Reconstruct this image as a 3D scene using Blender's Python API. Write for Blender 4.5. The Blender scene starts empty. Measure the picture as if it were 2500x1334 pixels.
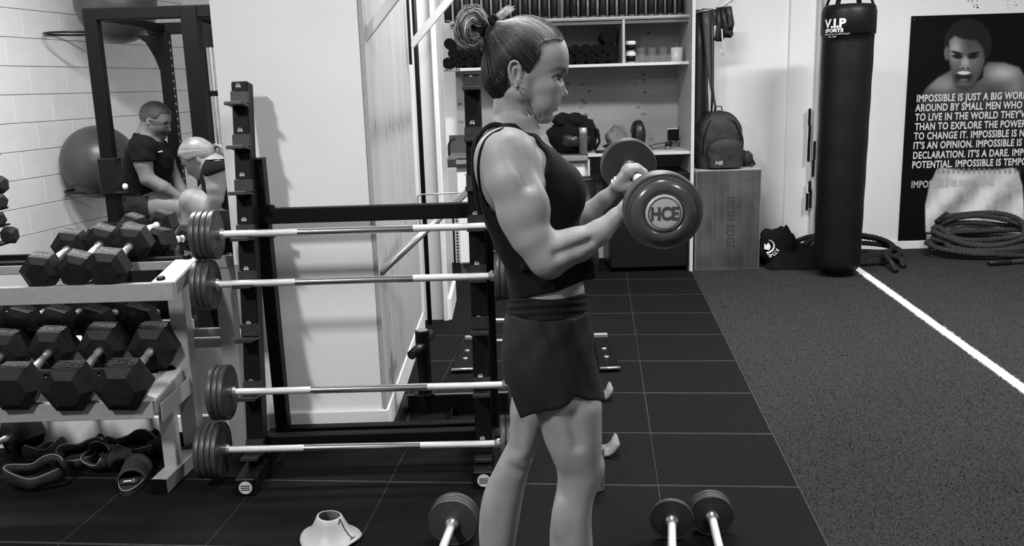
import bpy, bmesh, math, random
import numpy as np
from mathutils import Vector, Matrix, Euler
random.seed(7); np.random.seed(7)
SC = bpy.context.scene
COL = SC.collection
PI = math.pi
# ---------------------------------------------------------------- camera
F = 2190.0; PITCH = math.radians(11.9); ROLL = math.radians(1.75); CAMH = 1.45
_f0 = np.array([0, math.cos(PITCH), -math.sin(PITCH)]); _r0 = np.array([1., 0, 0]); _u0 = np.cross(_r0, _f0)
_r = math.cos(ROLL)*_r0 - math.sin(ROLL)*_u0
_u = math.cos(ROLL)*_u0 + math.sin(ROLL)*_r0
cd = bpy.data.cameras.new('camera'); cam = bpy.data.objects.new('camera', cd); COL.objects.link(cam)
cd.sensor_width = 36; cd.lens = F/2500*36; cd.clip_start = 0.05
M = Matrix(((_r[0], _u[0], -_f0[0], 0), (_r[1], _u[1], -_f0[1], 0), (_r[2], _u[2], -_f0[2], CAMH), (0, 0, 0, 1)))
cam.matrix_world = M
SC.camera = cam
# ---------------------------------------------------------------- world, lights, exposure
SC.view_settings.view_transform = 'Standard'; SC.view_settings.look = 'None'
SC.view_settings.gamma = 1; SC.view_settings.exposure = 0.12
SC.view_settings.use_curve_mapping = False
ORD = ['first', 'second', 'third', 'fourth', 'fifth', 'sixth', 'seventh', 'eighth', 'ninth', 'tenth', 'eleventh', 'twelfth', 'thirteenth', 'fourteenth', 'fifteenth', 'sixteenth', 'seventeenth']
w = bpy.data.worlds.new('world'); SC.world = w; w.use_nodes = True
w.node_tree.nodes['Background'].inputs[0].default_value = (1, 1, 1, 1)
w.node_tree.nodes['Background'].inputs[1].default_value = 0.22
def area(name, loc, size, power, rot=(0, 0, 0)):
    l = bpy.data.lights.new(name, 'AREA'); l.shape = 'RECTANGLE'; l.size = size[0]; l.size_y = size[1]; l.energy = power
    o = bpy.data.objects.new(name, l); o.location = loc; o.rotation_euler = rot; COL.objects.link(o); return o
TUBES = [(-1.9, 0.3, 140, 'y'), (1.7, 0.4, 34, 'y'), (0.35, 2.35, 36, 'y'), (-2.1, 4.6, 120, 'x'), (0.6, 4.7, 90, 'x'), (3.0, 4.5, 140, 'x')]
for (x, y, pw, o_) in TUBES:
    area('tube_lamp', (x, y, 3.05), (0.2, .6) if o_ == 'y' else (1.2, .22), pw)

# ---------------------------------------------------------------- measuring helpers
def ray(x, y):
    return _f0 + _r*((x-1250)/F) + _u*((667-y)/F)
def G(x, y, z=0.):
    d = ray(x, y); t = (z-CAMH)/d[2]; return Vector((t*d[0], t*d[1], CAMH+t*d[2]))
def P(x, y, Y):
    d = ray(x, y); t = Y/d[1]; return Vector((t*d[0], t*d[1], CAMH+t*d[2]))
def pxm(Y):      # metres per photo pixel at that distance
    return Y/F*1.0
def proj(p):
    q = np.array(p) - np.array([0, 0, CAMH]); z = q@_f0
    return 1250+F*(q@_r)/z, 667-F*(q@_u)/z
# ---------------------------------------------------------------- materials
MATS = {}
def mat(name, v, rough=.5, metal=0., nz=0., scale=20., bump=0., bscale=None, spec=.5, coat=0., v2=None, stretch=(1, 1, 1), sheen=0., trans=0., alpha=1., attr=None, sss=0., detail=5.):
    if name in MATS: return MATS[name]
    m = bpy.data.materials.new(name); m.use_nodes = True; nt = m.node_tree; N = nt.nodes; L = nt.links
    b = N['Principled BSDF']
    b.inputs['Base Color'].default_value = (v, v, v, 1); b.inputs['Roughness'].default_value = rough
    b.inputs['Metallic'].default_value = metal; b.inputs['Specular IOR Level'].default_value = spec
    b.inputs['Coat Weight'].default_value = coat; b.inputs['Sheen Weight'].default_value = sheen
    b.inputs['Transmission Weight'].default_value = trans; b.inputs['Alpha'].default_value = alpha
    if sss:
        b.inputs['Subsurface Weight'].default_value = sss; b.inputs['Subsurface Radius'].default_value = (.012, .012, .012); b.inputs['Subsurface Scale'].default_value = 1
    src = None
    if attr:
        a = N.new('ShaderNodeAttribute'); a.attribute_name = attr; src = a.outputs['Color']
    if nz or v2 is not None or bump:
        tc = N.new('ShaderNodeTexCoord'); mp = N.new('ShaderNodeMapping'); mp.inputs['Scale'].default_value = stretch
        L.new(tc.outputs['Object'], mp.inputs['Vector'])
    if nz or v2 is not None:
        n = N.new('ShaderNodeTexNoise'); n.inputs['Scale'].default_value = scale; n.inputs['Detail'].default_value = detail
        L.new(mp.outputs[0], n.inputs['Vector'])
        r = N.new('ShaderNodeMapRange'); r.inputs['From Min'].default_value = .3; r.inputs['From Max'].default_value = .7
        if v2 is not None: lo, hi = v, v2
        else: lo, hi = (1-nz), (1+nz)
        r.inputs['To Min'].default_value = lo; r.inputs['To Max'].default_value = hi
        L.new(n.outputs['Fac'], r.inputs['Value'])
        if v2 is not None and not attr:
            L.new(r.outputs[0], b.inputs['Base Color'])
        else:
            mm = N.new('ShaderNodeVectorMath'); mm.operation = 'SCALE'
            if src: L.new(src, mm.inputs[0])
            else: mm.inputs[0].default_value = (v, v, v)
            L.new(r.outputs[0], mm.inputs['Scale']); L.new(mm.outputs[0], b.inputs['Base Color'])
    elif src: L.new(src, b.inputs['Base Color'])
    if bump:
        n2 = N.new('ShaderNodeTexNoise'); n2.inputs['Scale'].default_value = bscale or scale; n2.inputs['Detail'].default_value = 6
        L.new(mp.outputs[0], n2.inputs['Vector'])
        bp = N.new('ShaderNodeBump'); bp.inputs['Strength'].default_value = min(1, bump); bp.inputs['Distance'].default_value = .004
        L.new(n2.outputs['Fac'], bp.inputs['Height']); L.new(bp.outputs[0], b.inputs['Normal'])
    MATS[name] = m; return m
M_wall = mat('white_paint', .80, .6, nz=.03, scale=3, bump=.08, bscale=60)
M_block = mat('painted_block', .78, .7, nz=.05, scale=6, bump=.25, bscale=90)
M_joint = mat('mortar_joint', .42, .9)
M_trim = mat('white_gloss_trim', .84, .35)
M_tile = mat('black_rubber', .0062, .8, nz=.4, scale=160, bump=.35, bscale=350, spec=.09)
M_dust = mat('dusty_gap', .008, .9, v2=.036, scale=45)
M_turf = mat('charcoal_turf', .012, .95, v2=.05, scale=150, bump=1, bscale=260, spec=.1)
M_blk = mat('black_powder_coat', .0035, .5, spec=.14)
M_blk2 = mat('black_satin_steel', .006, .35, spec=.28)
M_rubber = mat('black_plate_rubber', .042, .42, nz=.15, scale=30, spec=.5)
M_hex = mat('hex_rubber', .010, .55, nz=.3, scale=40, bump=.15, bscale=200, spec=.25)
M_chrome = mat('chrome', .85, .16, metal=1.)
M_knurl = mat('knurled_chrome', .82, .42, metal=.85, bump=.5, bscale=900)
M_silver = mat('silver_powder_coat', .36, .42, metal=.25, nz=.06, scale=40)
M_steel = mat('brushed_steel', .62, .28, metal=.9)
M_sticker = mat('pale_sticker', .62, .4)
M_darkcloth = mat('dark_cloth', .005, .85, nz=.5, scale=12, bump=.6, bscale=25, spec=.15, sheen=.02)
M_ply = mat('plywood_edge', .36, .6, nz=.15, scale=40, stretch=(1, 1, 6))
M_white_print = mat('white_print', .78, .6)
M_glass = mat('clear_glass', .25, .04, alpha=.16, spec=1.)
# ---------------------------------------------------------------- mesh builder
class MB:
    def __init__(s): s.v = []; s.f = []; s.sm = []; s.c = []
    def add(s, verts, faces, smooth=False):
        o = len(s.v); s.v += [tuple(p) for p in verts]; s.f += [tuple(i+o for i in f) for f in faces]; s.sm += [smooth]*len(faces); return s
    def box(s, c, size, R=None, bev=0.):
        hx, hy, hz = [q/2 for q in size]; c = Vector(c)
        if bev <= 0:
            vs = [Vector((sx*hx, sy*hy, sz*hz)) for sz in (-1, 1) for sy in (-1, 1) for sx in (-1, 1)]
            fs = [(0, 2, 3, 1), (4, 5, 7, 6), (0, 1, 5, 4), (2, 6, 7, 3), (0, 4, 6, 2), (1, 3, 7, 5)]
        else:
            b = min(bev, hx*.9, hy*.9, hz*.9); vs = []; idx = {}
            for sz in (-1, 1):
                for sy in (-1, 1):
                    for sx in (-1, 1):
                        for k in range(3):
                            q = [sx*(hx-b), sy*(hy-b), sz*(hz-b)]; q[k] = (sx*hx, sy*hy, sz*hz)[k]
                            idx[(sx, sy, sz, k)] = len(vs); vs.append(Vector(q))
            I = lambda a, b_, c_, k: idx[(a, b_, c_, k)]
            fs = []
            for t in (-1, 1):
                fs.append([I(t, -1, -1, 0), I(t, 1, -1, 0), I(t, 1, 1, 0), I(t, -1, 1, 0)][::t])
                fs.append([I(-1, t, -1, 1), I(-1, t, 1, 1), I(1, t, 1, 1), I(1, t, -1, 1)][::t])
                fs.append([I(-1, -1, t, 2), I(1, -1, t, 2), I(1, 1, t, 2), I(-1, 1, t, 2)][::t])
            for a in (-1, 1):
                for b2 in (-1, 1):
                    fs.append([I(-1, a, b2, 1), I(1, a, b2, 1), I(1, a, b2, 2), I(-1, a, b2, 2)][::-a*b2])
                    fs.append([I(a, -1, b2, 0), I(a, 1, b2, 0), I(a, 1, b2, 2), I(a, -1, b2, 2)][::a*b2])
                    fs.append([I(a, b2, -1, 0), I(a, b2, 1, 0), I(a, b2, 1, 1), I(a, b2, -1, 1)][::-a*b2])
                    for c3 in (-1, 1):
                        fs.append([I(a, b2, c3, 0), I(a, b2, c3, 1), I(a, b2, c3, 2)][::a*b2*c3])
        if R is not None: vs = [R @ p for p in vs]
        return s.add([p+c for p in vs], fs)
    def beam(s, a, b, w, h, up=(0, 0, 1), bev=.002, ext=0.):
        a = Vector(a); b = Vector(b); d = (b-a); L = d.length; d.normalize(); up = Vector(up)
        x = d.cross(up)
        if x.length < 1e-4: x = d.cross(Vector((0, 1, 0)))
        x.normalize(); z = x.cross(d)
        R = Matrix((x, d, z)).transposed()
        return s.box((a+b)/2, (w, L+2*ext, h), R, bev)
    def tube(s, pts, r, seg=12, cap=True, smooth=True, close=False, flat=1.):
        pts = [Vector(p) for p in pts]; n = len(pts)
        rs = r if isinstance(r, (list, tuple)) else [r]*n
        T = []
        for i in range(n):
            if close: t = pts[(i+1) % n]-pts[i-1]
            else: t = pts[min(i+1, n-1)]-pts[max(i-1, 0)]
            T.append(t.normalized())
        u = T[0].orthogonal().normalized(); vs = []
        for i in range(n):
            u = (u - T[i]*u.dot(T[i]));
            if u.length < 1e-6: u = T[i].orthogonal()
            u.normalize(); v = T[i].cross(u)
            for k in range(seg):
                a = 2*PI*k/seg; vs.append(pts[i]+u*math.cos(a)*rs[i]+v*math.sin(a)*rs[i]*flat)
        fs = []
        for i in range(n if close else n-1):
            j = (i+1) % n
            for k in range(seg):
                l = (k+1) % seg; fs.append((i*seg+k, i*seg+l, j*seg+l, j*seg+k))
        s.add(vs, fs, smooth)
        if cap and not close:
            o = len(s.v)-len(vs)
            s.f += [tuple(o+k for k in reversed(range(seg))), tuple(o+(n-1)*seg+k for k in range(seg))]; s.sm += [False, False]
        return s
    def lathe(s, a, axis, prof, seg=32, smooth=True):
        """prof: (distance along axis, radius)"""
        a = Vector(a); ax = Vector(axis).normalized(); u = ax.orthogonal().normalized(); v = ax.cross(u)
        for i in range(len(prof)-1):
            (h0, r0), (h1, r1) = prof[i], prof[i+1]; vs = []
            for (h, r) in ((h0, r0), (h1, r1)):
                for k in range(seg):
                    t = 2*PI*k/seg; vs.append(a+ax*h+(u*math.cos(t)+v*math.sin(t))*max(r, 1e-5))
            s.add(vs, [(k, (k+1) % seg, seg+(k+1) % seg, seg+k) for k in range(seg)], smooth)
        return s
    def slathe(s, a, axis, prof, seg=32):   # shared verts, fully smooth
        a = Vector(a); ax = Vector(axis).normalized(); u = ax.orthogonal().normalized(); v = ax.cross(u); vs = []; fs = []
        for (h, r) in prof:
            for k in range(seg):
                t = 2*PI*k/seg; vs.append(a+ax*h+(u*math.cos(t)+v*math.sin(t))*max(r, 1e-5))
        for i in range(len(prof)-1):
            for k in range(seg):
                l = (k+1) % seg; fs.append((i*seg+k, i*seg+l, (i+1)*seg+l, (i+1)*seg+k))
        return s.add(vs, fs, True)
    def cyl(s, a, b, r, seg=20, r2=None):
        a = Vector(a); b = Vector(b); L = (b-a).length; r2 = r if r2 is None else r2
        return s.lathe(a, b-a, [(0, 0), (0, r), (L, r2), (L, 0)], seg)
    def prism(s, poly, a, n, smooth=False):
        """poly 3d points, extruded by vector n"""
        k = len(poly); p = [Vector(q) for q in poly]; n = Vector(n)
        vs = p+[q+n for q in p]
        fs = [tuple(reversed(range(k))), tuple(range(k, 2*k))]+[(i, (i+1) % k, k+(i+1) % k, k+i) for i in range(k)]
        return s.add(vs, fs, smooth)
    def mesh(s, name):
        me = bpy.data.meshes.new(name); me.from_pydata(s.v, [], s.f); me.update()
        me.polygons.foreach_set('use_smooth', s.sm)
        bm = bmesh.new(); bm.from_mesh(me); bmesh.ops.recalc_face_normals(bm, faces=bm.faces); bm.to_mesh(me); bm.free()
        return me
    def build(s, name, m, parent=None):
        me = s.mesh(name); me.materials.append(m)
        return link(name, me, parent)
def link(name, me, parent=None):
    o = bpy.data.objects.new(name, me); COL.objects.link(o)
    if parent is not None:
        o.parent = parent
        o.matrix_parent_inverse = parent.matrix_basis.inverted()
    return o
def thing(name, label, cat, loc=(0, 0, 0), group=None, kind=None):
    o = bpy.data.objects.new(name, None); o.empty_display_size = .05; COL.objects.link(o); o.location = loc
    tag(o, label, cat, group, kind); return o
def tag(o, label=None, cat=None, group=None, kind=None):
    if label: o['label'] = label
    if cat: o['category'] = cat
    if group: o['group'] = group
    if kind: o['kind'] = kind
    return o
def struct(o, label=None):
    o['kind'] = 'structure'
    if label: o['label'] = label
    return o
def copy_tree(o, parent=None):
    c = o.copy(); COL.objects.link(c)
    if parent is not None: c.parent = parent
    for ch in list(o.children): copy_tree(ch, c)
    return c
def text_mesh(s, size=1., bold=0., width=1., spacing=1., align='LEFT', depth=0.):
    cu = bpy.data.curves.new('txt', 'FONT'); cu.body = s; cu.size = size; cu.offset = bold; cu.align_x = align; cu.extrude = depth
    cu.space_character = spacing; cu.resolution_u = 3
    o = bpy.data.objects.new('txt', cu); COL.objects.link(o)
    dg = bpy.context.evaluated_depsgraph_get(); dg.update()
    me = bpy.data.meshes.new_from_object(o.evaluated_get(dg))
    bpy.data.objects.remove(o); bpy.data.curves.remove(cu)
    n = len(me.vertices); co = np.zeros(n*3); me.vertices.foreach_get('co', co); co = co.reshape(-1, 3)
    co[:, 0] *= width
    fs = [tuple(p.vertices) for p in me.polygons]; bpy.data.meshes.remove(me)
    return co, fs
def np_mesh(name, V, Fq, m, parent=None, smooth=True, cols=None, attr='tone'):
    me = bpy.data.meshes.new(name); V = np.asarray(V, np.float32)
    if isinstance(Fq, np.ndarray):
        k = Fq.shape[1]
        me.vertices.add(len(V)); me.vertices.foreach_set('co', V.ravel())
        me.loops.add(Fq.size); me.loops.foreach_set('vertex_index', Fq.ravel().astype(np.int32))
        me.polygons.add(len(Fq)); me.polygons.foreach_set('loop_start', (np.arange(len(Fq))*k).astype(np.int32))
        me.polygons.foreach_set('loop_total', np.full(len(Fq), k, np.int32))
        me.update(calc_edges=True)
    else:
        me.from_pydata([tuple(p) for p in V.tolist()], [], [tuple(f) for f in Fq]); me.update()
    me.polygons.foreach_set('use_smooth', [smooth]*len(me.polygons))
    if cols is not None:
        c = np.ones((len(V), 4), np.float32); c[:, :3] = np.asarray(cols, np.float32)[:, None]
        a = me.color_attributes.new(attr, 'FLOAT_COLOR', 'POINT'); a.data.foreach_set('color', c.ravel())
    me.validate(); me.materials.append(m)
    return link(name, me, parent)
def grid_panel(name, fn, nu, nv, colfn, m, parent=None):
    """fn(u,v)->xyz arrays with u,v in 0..1, coloured per vertex by colfn(u,v)"""
    u, v = np.meshgrid(np.linspace(0, 1, nu), np.linspace(0, 1, nv), indexing='ij')
    X = fn(u.ravel(), v.ravel()); c = np.clip(colfn(u.ravel(), v.ravel()), 0, 1)
    i = np.arange(nu*nv).reshape(nu, nv)
    q = np.stack([i[:-1, :-1], i[1:, :-1], i[1:, 1:], i[:-1, 1:]], -1).reshape(-1, 4)
    return np_mesh(name, X, q, m, parent, False, c)
# smooth value noise in 2d
_rs = np.random.RandomState(3)
_NT = _rs.rand(64, 64)
def vnoise(x, y):
    x = np.asarray(x, float); y = np.asarray(y, float)
    xi = np.floor(x).astype(int); yi = np.floor(y).astype(int); fx = x-xi; fy = y-yi
    fx = fx*fx*(3-2*fx); fy = fy*fy*(3-2*fy); g = lambda a, b: _NT[a % 64, b % 64]
    return (g(xi, yi)*(1-fx)+g(xi+1, yi)*fx)*(1-fy)+(g(xi, yi+1)*(1-fx)+g(xi+1, yi+1)*fx)*fy
def fbm(x, y, o=4):
    s = 0; a = .5
    for k in range(o): s = s+a*vnoise(x*2**k+7*k, y*2**k+3*k); a *= .5
    return s
def sstep(a, b, x):
    t = np.clip((x-a)/(b-a), 0, 1); return t*t*(3-2*t)
M_attr = mat('printed_tone', .5, .5, attr='tone')
M_plyp = mat('plywood_face', .5, .55, attr='tone', nz=.04, scale=60)
# ================================================================ SETTING
# floor frame: rubber tiles are laid at a slight angle to the far wall
_n = math.sqrt(1.01)
def UV(u, v, z=0.):   # floor grid axes -> world
    return Vector(((u+.1*v)/_n, (v-.1*u)/_n, z))
floor = MB().box((0, 3.5, -.0411), (12, 14, .08)).build('floor', M_dust); struct(floor, 'dusty dark base under black rubber floor tiles')
tm = MB().box((0, 0, -.008), (.4984, .489, .016), bev=.002).mesh('floor_tile'); tm.materials.append(M_tile)
RZ = -math.atan(.1)
cnt = 0
for i in range(-10, 2):
    for j in range(-3, 12):
        u0 = .205+.5*i; v0 = 3.08+.5*(j-3)
        if u0 > .3: continue
        c = UV(u0+.25, v0+.25)
        if c.y < 1.2 or c.y > 8.6 or c.x < -4: continue
        t = link('floor_tile', tm, floor); t.location = (c.x, c.y, .000+random.uniform(-.0008, .0008)); t.rotation_euler = (0, 0, RZ+random.uniform(-.001, .001)); cnt += 1
# turf strip on the right
uE = .712
q = [UV(uE, -1), UV(5.5, -1), UV(5.5, 9), UV(uE, 9)]
turf = MB().prism([(p.x, p.y, -.02) for p in q], None, (0, 0, .022)).build('floor', M_turf); struct(turf, 'charcoal grey artificial turf strip right of the rubber tiles')
q = [UV(1.912, -1), UV(1.968, -1), UV(1.968, 8), UV(1.912, 8)]
wl = MB().prism([(p.x, p.y, .0) for p in q], None, (0, 0, .006)).build('trim_1', M_white_print); struct(wl, 'white line inlaid in the charcoal turf')
# turf pile: short blades
def turf_blades(n, ulo, uhi, vlo, vhi, name, m, tone, hgt, parent, near=True):
    r = np.random.RandomState(11)
    t = r.rand(n)
    v = vlo+(vhi-vlo)*(t**1.35 if near else t); u = ulo+(uhi-ulo)*r.rand(n)
    x = (u+.1*v)/_n; y = (v-.1*u)/_n; a = r.rand(n)*2*PI; wd = .0022+.0012*r.rand(n); h = hgt*(.5+r.rand(n)); la = r.rand(n)*2*PI; ln = h*.8*r.rand(n)
    A = np.stack([x-np.cos(a)*wd, y-np.sin(a)*wd, np.full(n, .0)], 1); B = np.stack([x+np.cos(a)*wd, y+np.sin(a)*wd, np.full(n, .0)], 1)
    C = np.stack([x+np.cos(la)*ln, y+np.sin(la)*ln, h], 1)
    V = np.stack([A, B, C], 1).reshape(-1, 3); Fc = np.arange(3*n).reshape(-1, 3)
    c = np.repeat(tone[0]+(tone[1]-tone[0])*r.rand(n)**3, 3)
    o = np_mesh(name, V, Fc, m, parent, False, c); o['kind'] = 'stuff'; return o
M_blade = mat('turf_blade', .05, .8, attr='tone', spec=.2)
turf_blades(110000, uE, 3.9, 2.3, 7.45, 'turf_pile', M_blade, (.012, .16), .006, turf)
turf_blades(5000, 1.903, 1.977, 3.0, 6.7, 'line_pile', M_blade, (.7, .85), .008, wl, False)

# far wall, pilaster
YB = 7.38
wb = MB().box((2.6, YB+.06, 1.6), (6.6, .12, 3.4)).build('wall_back', M_wall); struct(wb)
a = P(1925, 300, YB); b = P(2004, 300, YB)
struct(MB().box(((a.x+b.x)/2+.03, YB-.012, 1.6), (b.x-a.x+.1, .03, 3.3), bev=.006).build('trim_2', M_wall), 'shallow white pilaster on the far wall beside the punching bag')
struct(MB().box((3.8, YB-.01, .035), (2.4, .02, .07), bev=.003).build('baseboard_back', M_trim))
# left painted block wall: blocks are separate pieces
lw_o = Vector((-3.5, 6.5, 0)); lw_d = Vector((.196, .98, 0)).normalized(); lw_n = Vector((lw_d.y, -lw_d.x, 0))
ang = math.atan2(lw_d.y, lw_d.x)
wl_ = MB(); Rl = Matrix.Rotation(ang, 3, 'Z')
wl_.box(lw_o+lw_d*(-.7)-lw_n*.105+Vector((0, 0, 1.5)), (6.4, .18, 3.4), Rl)
wleft = wl_.build('wall_left', M_joint); struct(wleft)
BH = .2; bm_ = MB().box((0, 0, 0), (.3985, .03, .196), bev=.002).mesh('block'); bm_.materials.append(M_block)
z0 = P(0, 372, (lw_o.y)).z % BH
for r_ in range(0, 16):
    z = (z0-BH)+BH*r_+BH/2
    if z < -.1: continue
    for k in range(-9, 7):
        s_ = k*.4+(.2 if r_ % 2 else 0)
        c = lw_o+lw_d*s_
        if c.y < 3.2 or c.y > 8.98: continue
        o = link('block', bm_, wleft); o.location = (c.x-lw_n.x*.015, c.y-lw_n.y*.015, z); o.rotation_euler = (0, 0, ang)
# left rear wall portion beyond the rack
struct(MB().box((-1.6, 8.9, 1.6), (3.4, .12, 3.4)).build('wall_back', M_wall), 'plain white wall in the far left corner')
struct(MB().box((-.62, 8.1, 1.6), (.12, 1.6, 3.4)).build('wall_right', M_wall), 'short white return wall behind the cabinet')
# big white pillar with plywood cheek
pf = G(940, 1062); px0 = P(516, 60, pf.y).x
PW = (px0, pf.x-.003); PY = (pf.y, pf.y+1.7)
pil = MB().box(((PW[0]+PW[1])/2, (PY[0]+PY[1])/2, 1.6), (PW[1]-PW[0], PY[1]-PY[0], 3.4)).build('wall_front', M_wall); struct(pil, 'wide white pillar behind the barbell rack')
# rest of the wall base running left of the pillar, low
struct(MB().box(((PW[0]-3.6)/2, PY[0]+.16, .2), (3.6+PW[0], .12, .46), bev=.004).build('wall_front', M_wall), 'low white wall behind the dumbbell racks')
bb = MB()
bb.box(((-3.6+pf.x+.018)/2, pf.y-.011, .055), (3.6+pf.x+.018, .022, .13), bev=.005)
bb.build('baseboard_front', M_trim); struct(bpy.data.objects['baseboard_front'])
bb = MB().box((pf.x+.012, (PY[0]+PY[1])/2-.01, .055), (.022, PY[1]-PY[0]+.02, .13), bev=.004).build('baseboard_right', M_trim); struct(bb)
# plywood cheek on the pillar's right side
PXR = pf.x+.016
kn = [(_rs.rand(), z) for z in (.12, .2, .28, .38, .45, .52, .6)]
kn2 = [(f, 1.27+_rs.uniform(-.03, .03)) for f in (.1, .3, .38, .45, .55, .6, .67, .72, .8, .86)]
PH = 3.2-.12
def ply_uv(u, v): return np.stack([np.full_like(u, PXR), PY[0]-.004+(PY[1]-PY[0]-.05)*u, .12+PH*v], 1)
def ply_c(u, v):
    y = u*1.7; z = .12+PH*v
    g = .36+.10*(fbm(y*9+.6*np.sin(z*1.3), z*.7)-.45)+.04*(fbm(y*60, z*2)-.45)
    for (f, zz) in kn2:
        g = g*(1-.7*np.exp(-(((y-f*1.7)/.011)**2+((z-zz)/.030)**2)))
    g = g*(1-.35*np.exp(-((z-1.27)/.06)**2)*(.6+.4*fbm(y*20, z*3)))
    for (f, zz) in [(.15, .45), (.25, .62), (.4, .7), (.5, .85), (.62, .75), (.35, .3), (.7, .6), (.8, .9), (.15, .75), (.55, .5)]:
        g = g*(1-.5*np.exp(-(((y-f*1.7)/.014)**2+((z-zz)/.035)**2)))
    d = np.abs((z-.35)-(y*.55)); g = g*(1-.12*np.exp(-(d/.05)**2)*0)
    return g
cheek = grid_panel('plywood_sheet', ply_uv, 200, 560, ply_c, M_plyp)
tag(cheek, 'knotty plywood sheet screwed on the side of the white pillar', 'board')
ce = MB().box((PXR-.008, PY[0]-.004, 1.66), (.017, .006, PH)).build('sheet_edge', M_ply, cheek)
ce2 = MB()
ce2.box((PXR+.003, PY[1]-.05, 1.66), (.02, .045, PH)); ce2.build('edge_strip', M_trim, cheek)
# black pipe behind the cheek, then the white stub wall
gp = P(1040, 600, 5.40)
bp_ = MB().tube([(gp.x, 5.40, 0), (gp.x, 5.40, 3.0)], .014, 10).build('black_pole', M_blk2); tag(bp_, 'thin black vertical pole in the gap beside the plywood', 'pole')
st = G(1047, 782); sr = G(1104, 780)
struct(MB().box((st.x-.12+(sr.x-st.x-.02)/2, st.y+.25, 1.6), (sr.x-st.x-.02+.24, .5, 3.4)).build('wall_front', M_wall), 'narrow white wall end beyond the plywood cheek')
struct(MB().box((sr.x-.035, st.y+.22, 1.6), (.03, .5, 3.4), bev=.003).build('trim_3', M_trim), 'white corner trim on the narrow wall end')
struct(MB().box((sr.x-.015, st.y+.25, .07), (.03, .53, .14), bev=.003).build('baseboard_right', M_trim), 'white baseboard at the narrow wall end')
# ceiling
struct(MB().box((0, 3.4, 3.35), (13, 14, .1)).build('ceiling', M_wall))
# ================================================================ BARBELL RACK (A-frame)
XL = -1.0; XR = -.128
M_peg = mat('grey_black_coat', .016, .45, nz=.3, scale=50, spec=.35)
rack = thing('barbell_rack', 'black steel barbell storage rack with staggered pegs in front of the white pillar', 'rack', (XL, 3.25, 0))
def up_pt(X, z, off=0.):     # point on the leaning upright centreline, off = towards the viewer
    return Vector((X, 3.235+.165*z-off, z))
LEAN = math.atan(.165); RL = Matrix.Rotation(-LEAN, 3, 'X')
peg_px = {'L': [(590, 240, 'out'), (600, 355, 'out'), (607, 470, 'out'), (0, 583, 'c'), (0, 703, 'c'), (0, 830, 'c'), (0, 968, 'c'), (0, 1112, 'c')]}
zL = lambda y, x=585: P(x, y, 3.30).z
for X, nm, xx in ((XL, 'left', 585), (XR, 'right', 1172)):
    uh = 1.485 if nm == 'left' else 1.49
    MB().beam(up_pt(X, .04), up_pt(X, uh), .062, .075, up=(0, 1, 0), bev=.004).build('upright', M_blk, rack)
    # foot with sticker on its end cap
    MB().box((X, 3.305, .034), (.075, .50, .066), bev=.004).build('foot', M_blk2, rack)
    st_ = MB().cyl((X+.002, 3.0545, .034), (X+.002, 3.0515, .034), .024, 24).build('foot_badge', M_sticker, rack)
    b2 = MB()
    for dz in (-.008, 0, .008): b2.box((X+.002, 3.051, .034+dz), (.034, .001, .003))
    b2.build('badge_band', M_blk, st_)
    # rear leg
    MB().beam(up_pt(X+.035, 1.2, -.04), (X+.03, 3.53, .06), .05, .06, up=(0, 1, 0), bev=.003).build('rear_leg', M_blk, rack)
    MB().box((X+.03, 3.53, .03), (.09, .10, .01), bev=.001).build('foot_plate', M_blk2, rack)
    ys = [242, 350, 462, 572, 683, 808, 940, 1072]
    if nm == 'right': ys = [205, 332, 452, 548, 668, 790, 930, 1072]
    for k, y in enumerate(ys):
        z = zL(y, xx); c = up_pt(X, z, .0375)
        # sleeve bracket: raised box plus a forward tray with a lip
        pg = MB(); pg.box(c+Vector((0, .002, .004)), (.068, .016, .048), RL, .002)
        pg.box(c+Vector((0, -.045, -.02)), (.066, .10, .010), RL, .002)
        pg.box(c+Vector((0, -.091, -.014)), (.066, .008, .014), RL, .002)
        pg.build('peg', M_peg, rack)
    for y in ((210, 322, 433, 543, 661, 790, 925, 1066) if nm == 'left' else (190, 303, 418, 527, 648, 776, 911, 1052)):
        z = zL(y, xx); c = up_pt(X, z, .0375)
        d = MB(); d.tube([c+Vector((-.004+.0085*math.cos(a_), -.0015-.0015*math.sin(a_), .0085*math.sin(a_))) for a_ in [2*PI*q_/20 for q_ in range(20)]], .0015, 6, close=True)
        dd = d.build('badge', M_sticker, rack)
        MB().box(c+Vector((-.004, -.0025, 0)), (.013, .003, .0055)).build('badge_band', M_sticker, dd)
a = up_pt(XL, zL(545), -.075); bq = up_pt(XR, zL(540, 1172), -.075)
MB().beam(a, (bq.x, a.y, a.z+.0), .05, .058, bev=.003).build('crossbeam', M_blk, rack)
zb = .105
MB().box(((XL+XR)/2, 3.30, zb), (XR-XL-.06, .045, .07), bev=.003).build('crossbeam', M_blk, rack)
MB().box(((XL+XR)/2, 3.535, .05), (XR-XL, .045, .06), bev=.003).build('crossbeam', M_blk, rack)
for X in (XL+.05, XR+.05):
    for y in (525, 590):
        p = up_pt(X, zL(y), -.08); MB().cyl(p, p+Vector((.03, -.02, 0)), .014, 12).build('bolt_head', M_blk2, rack)

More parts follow.
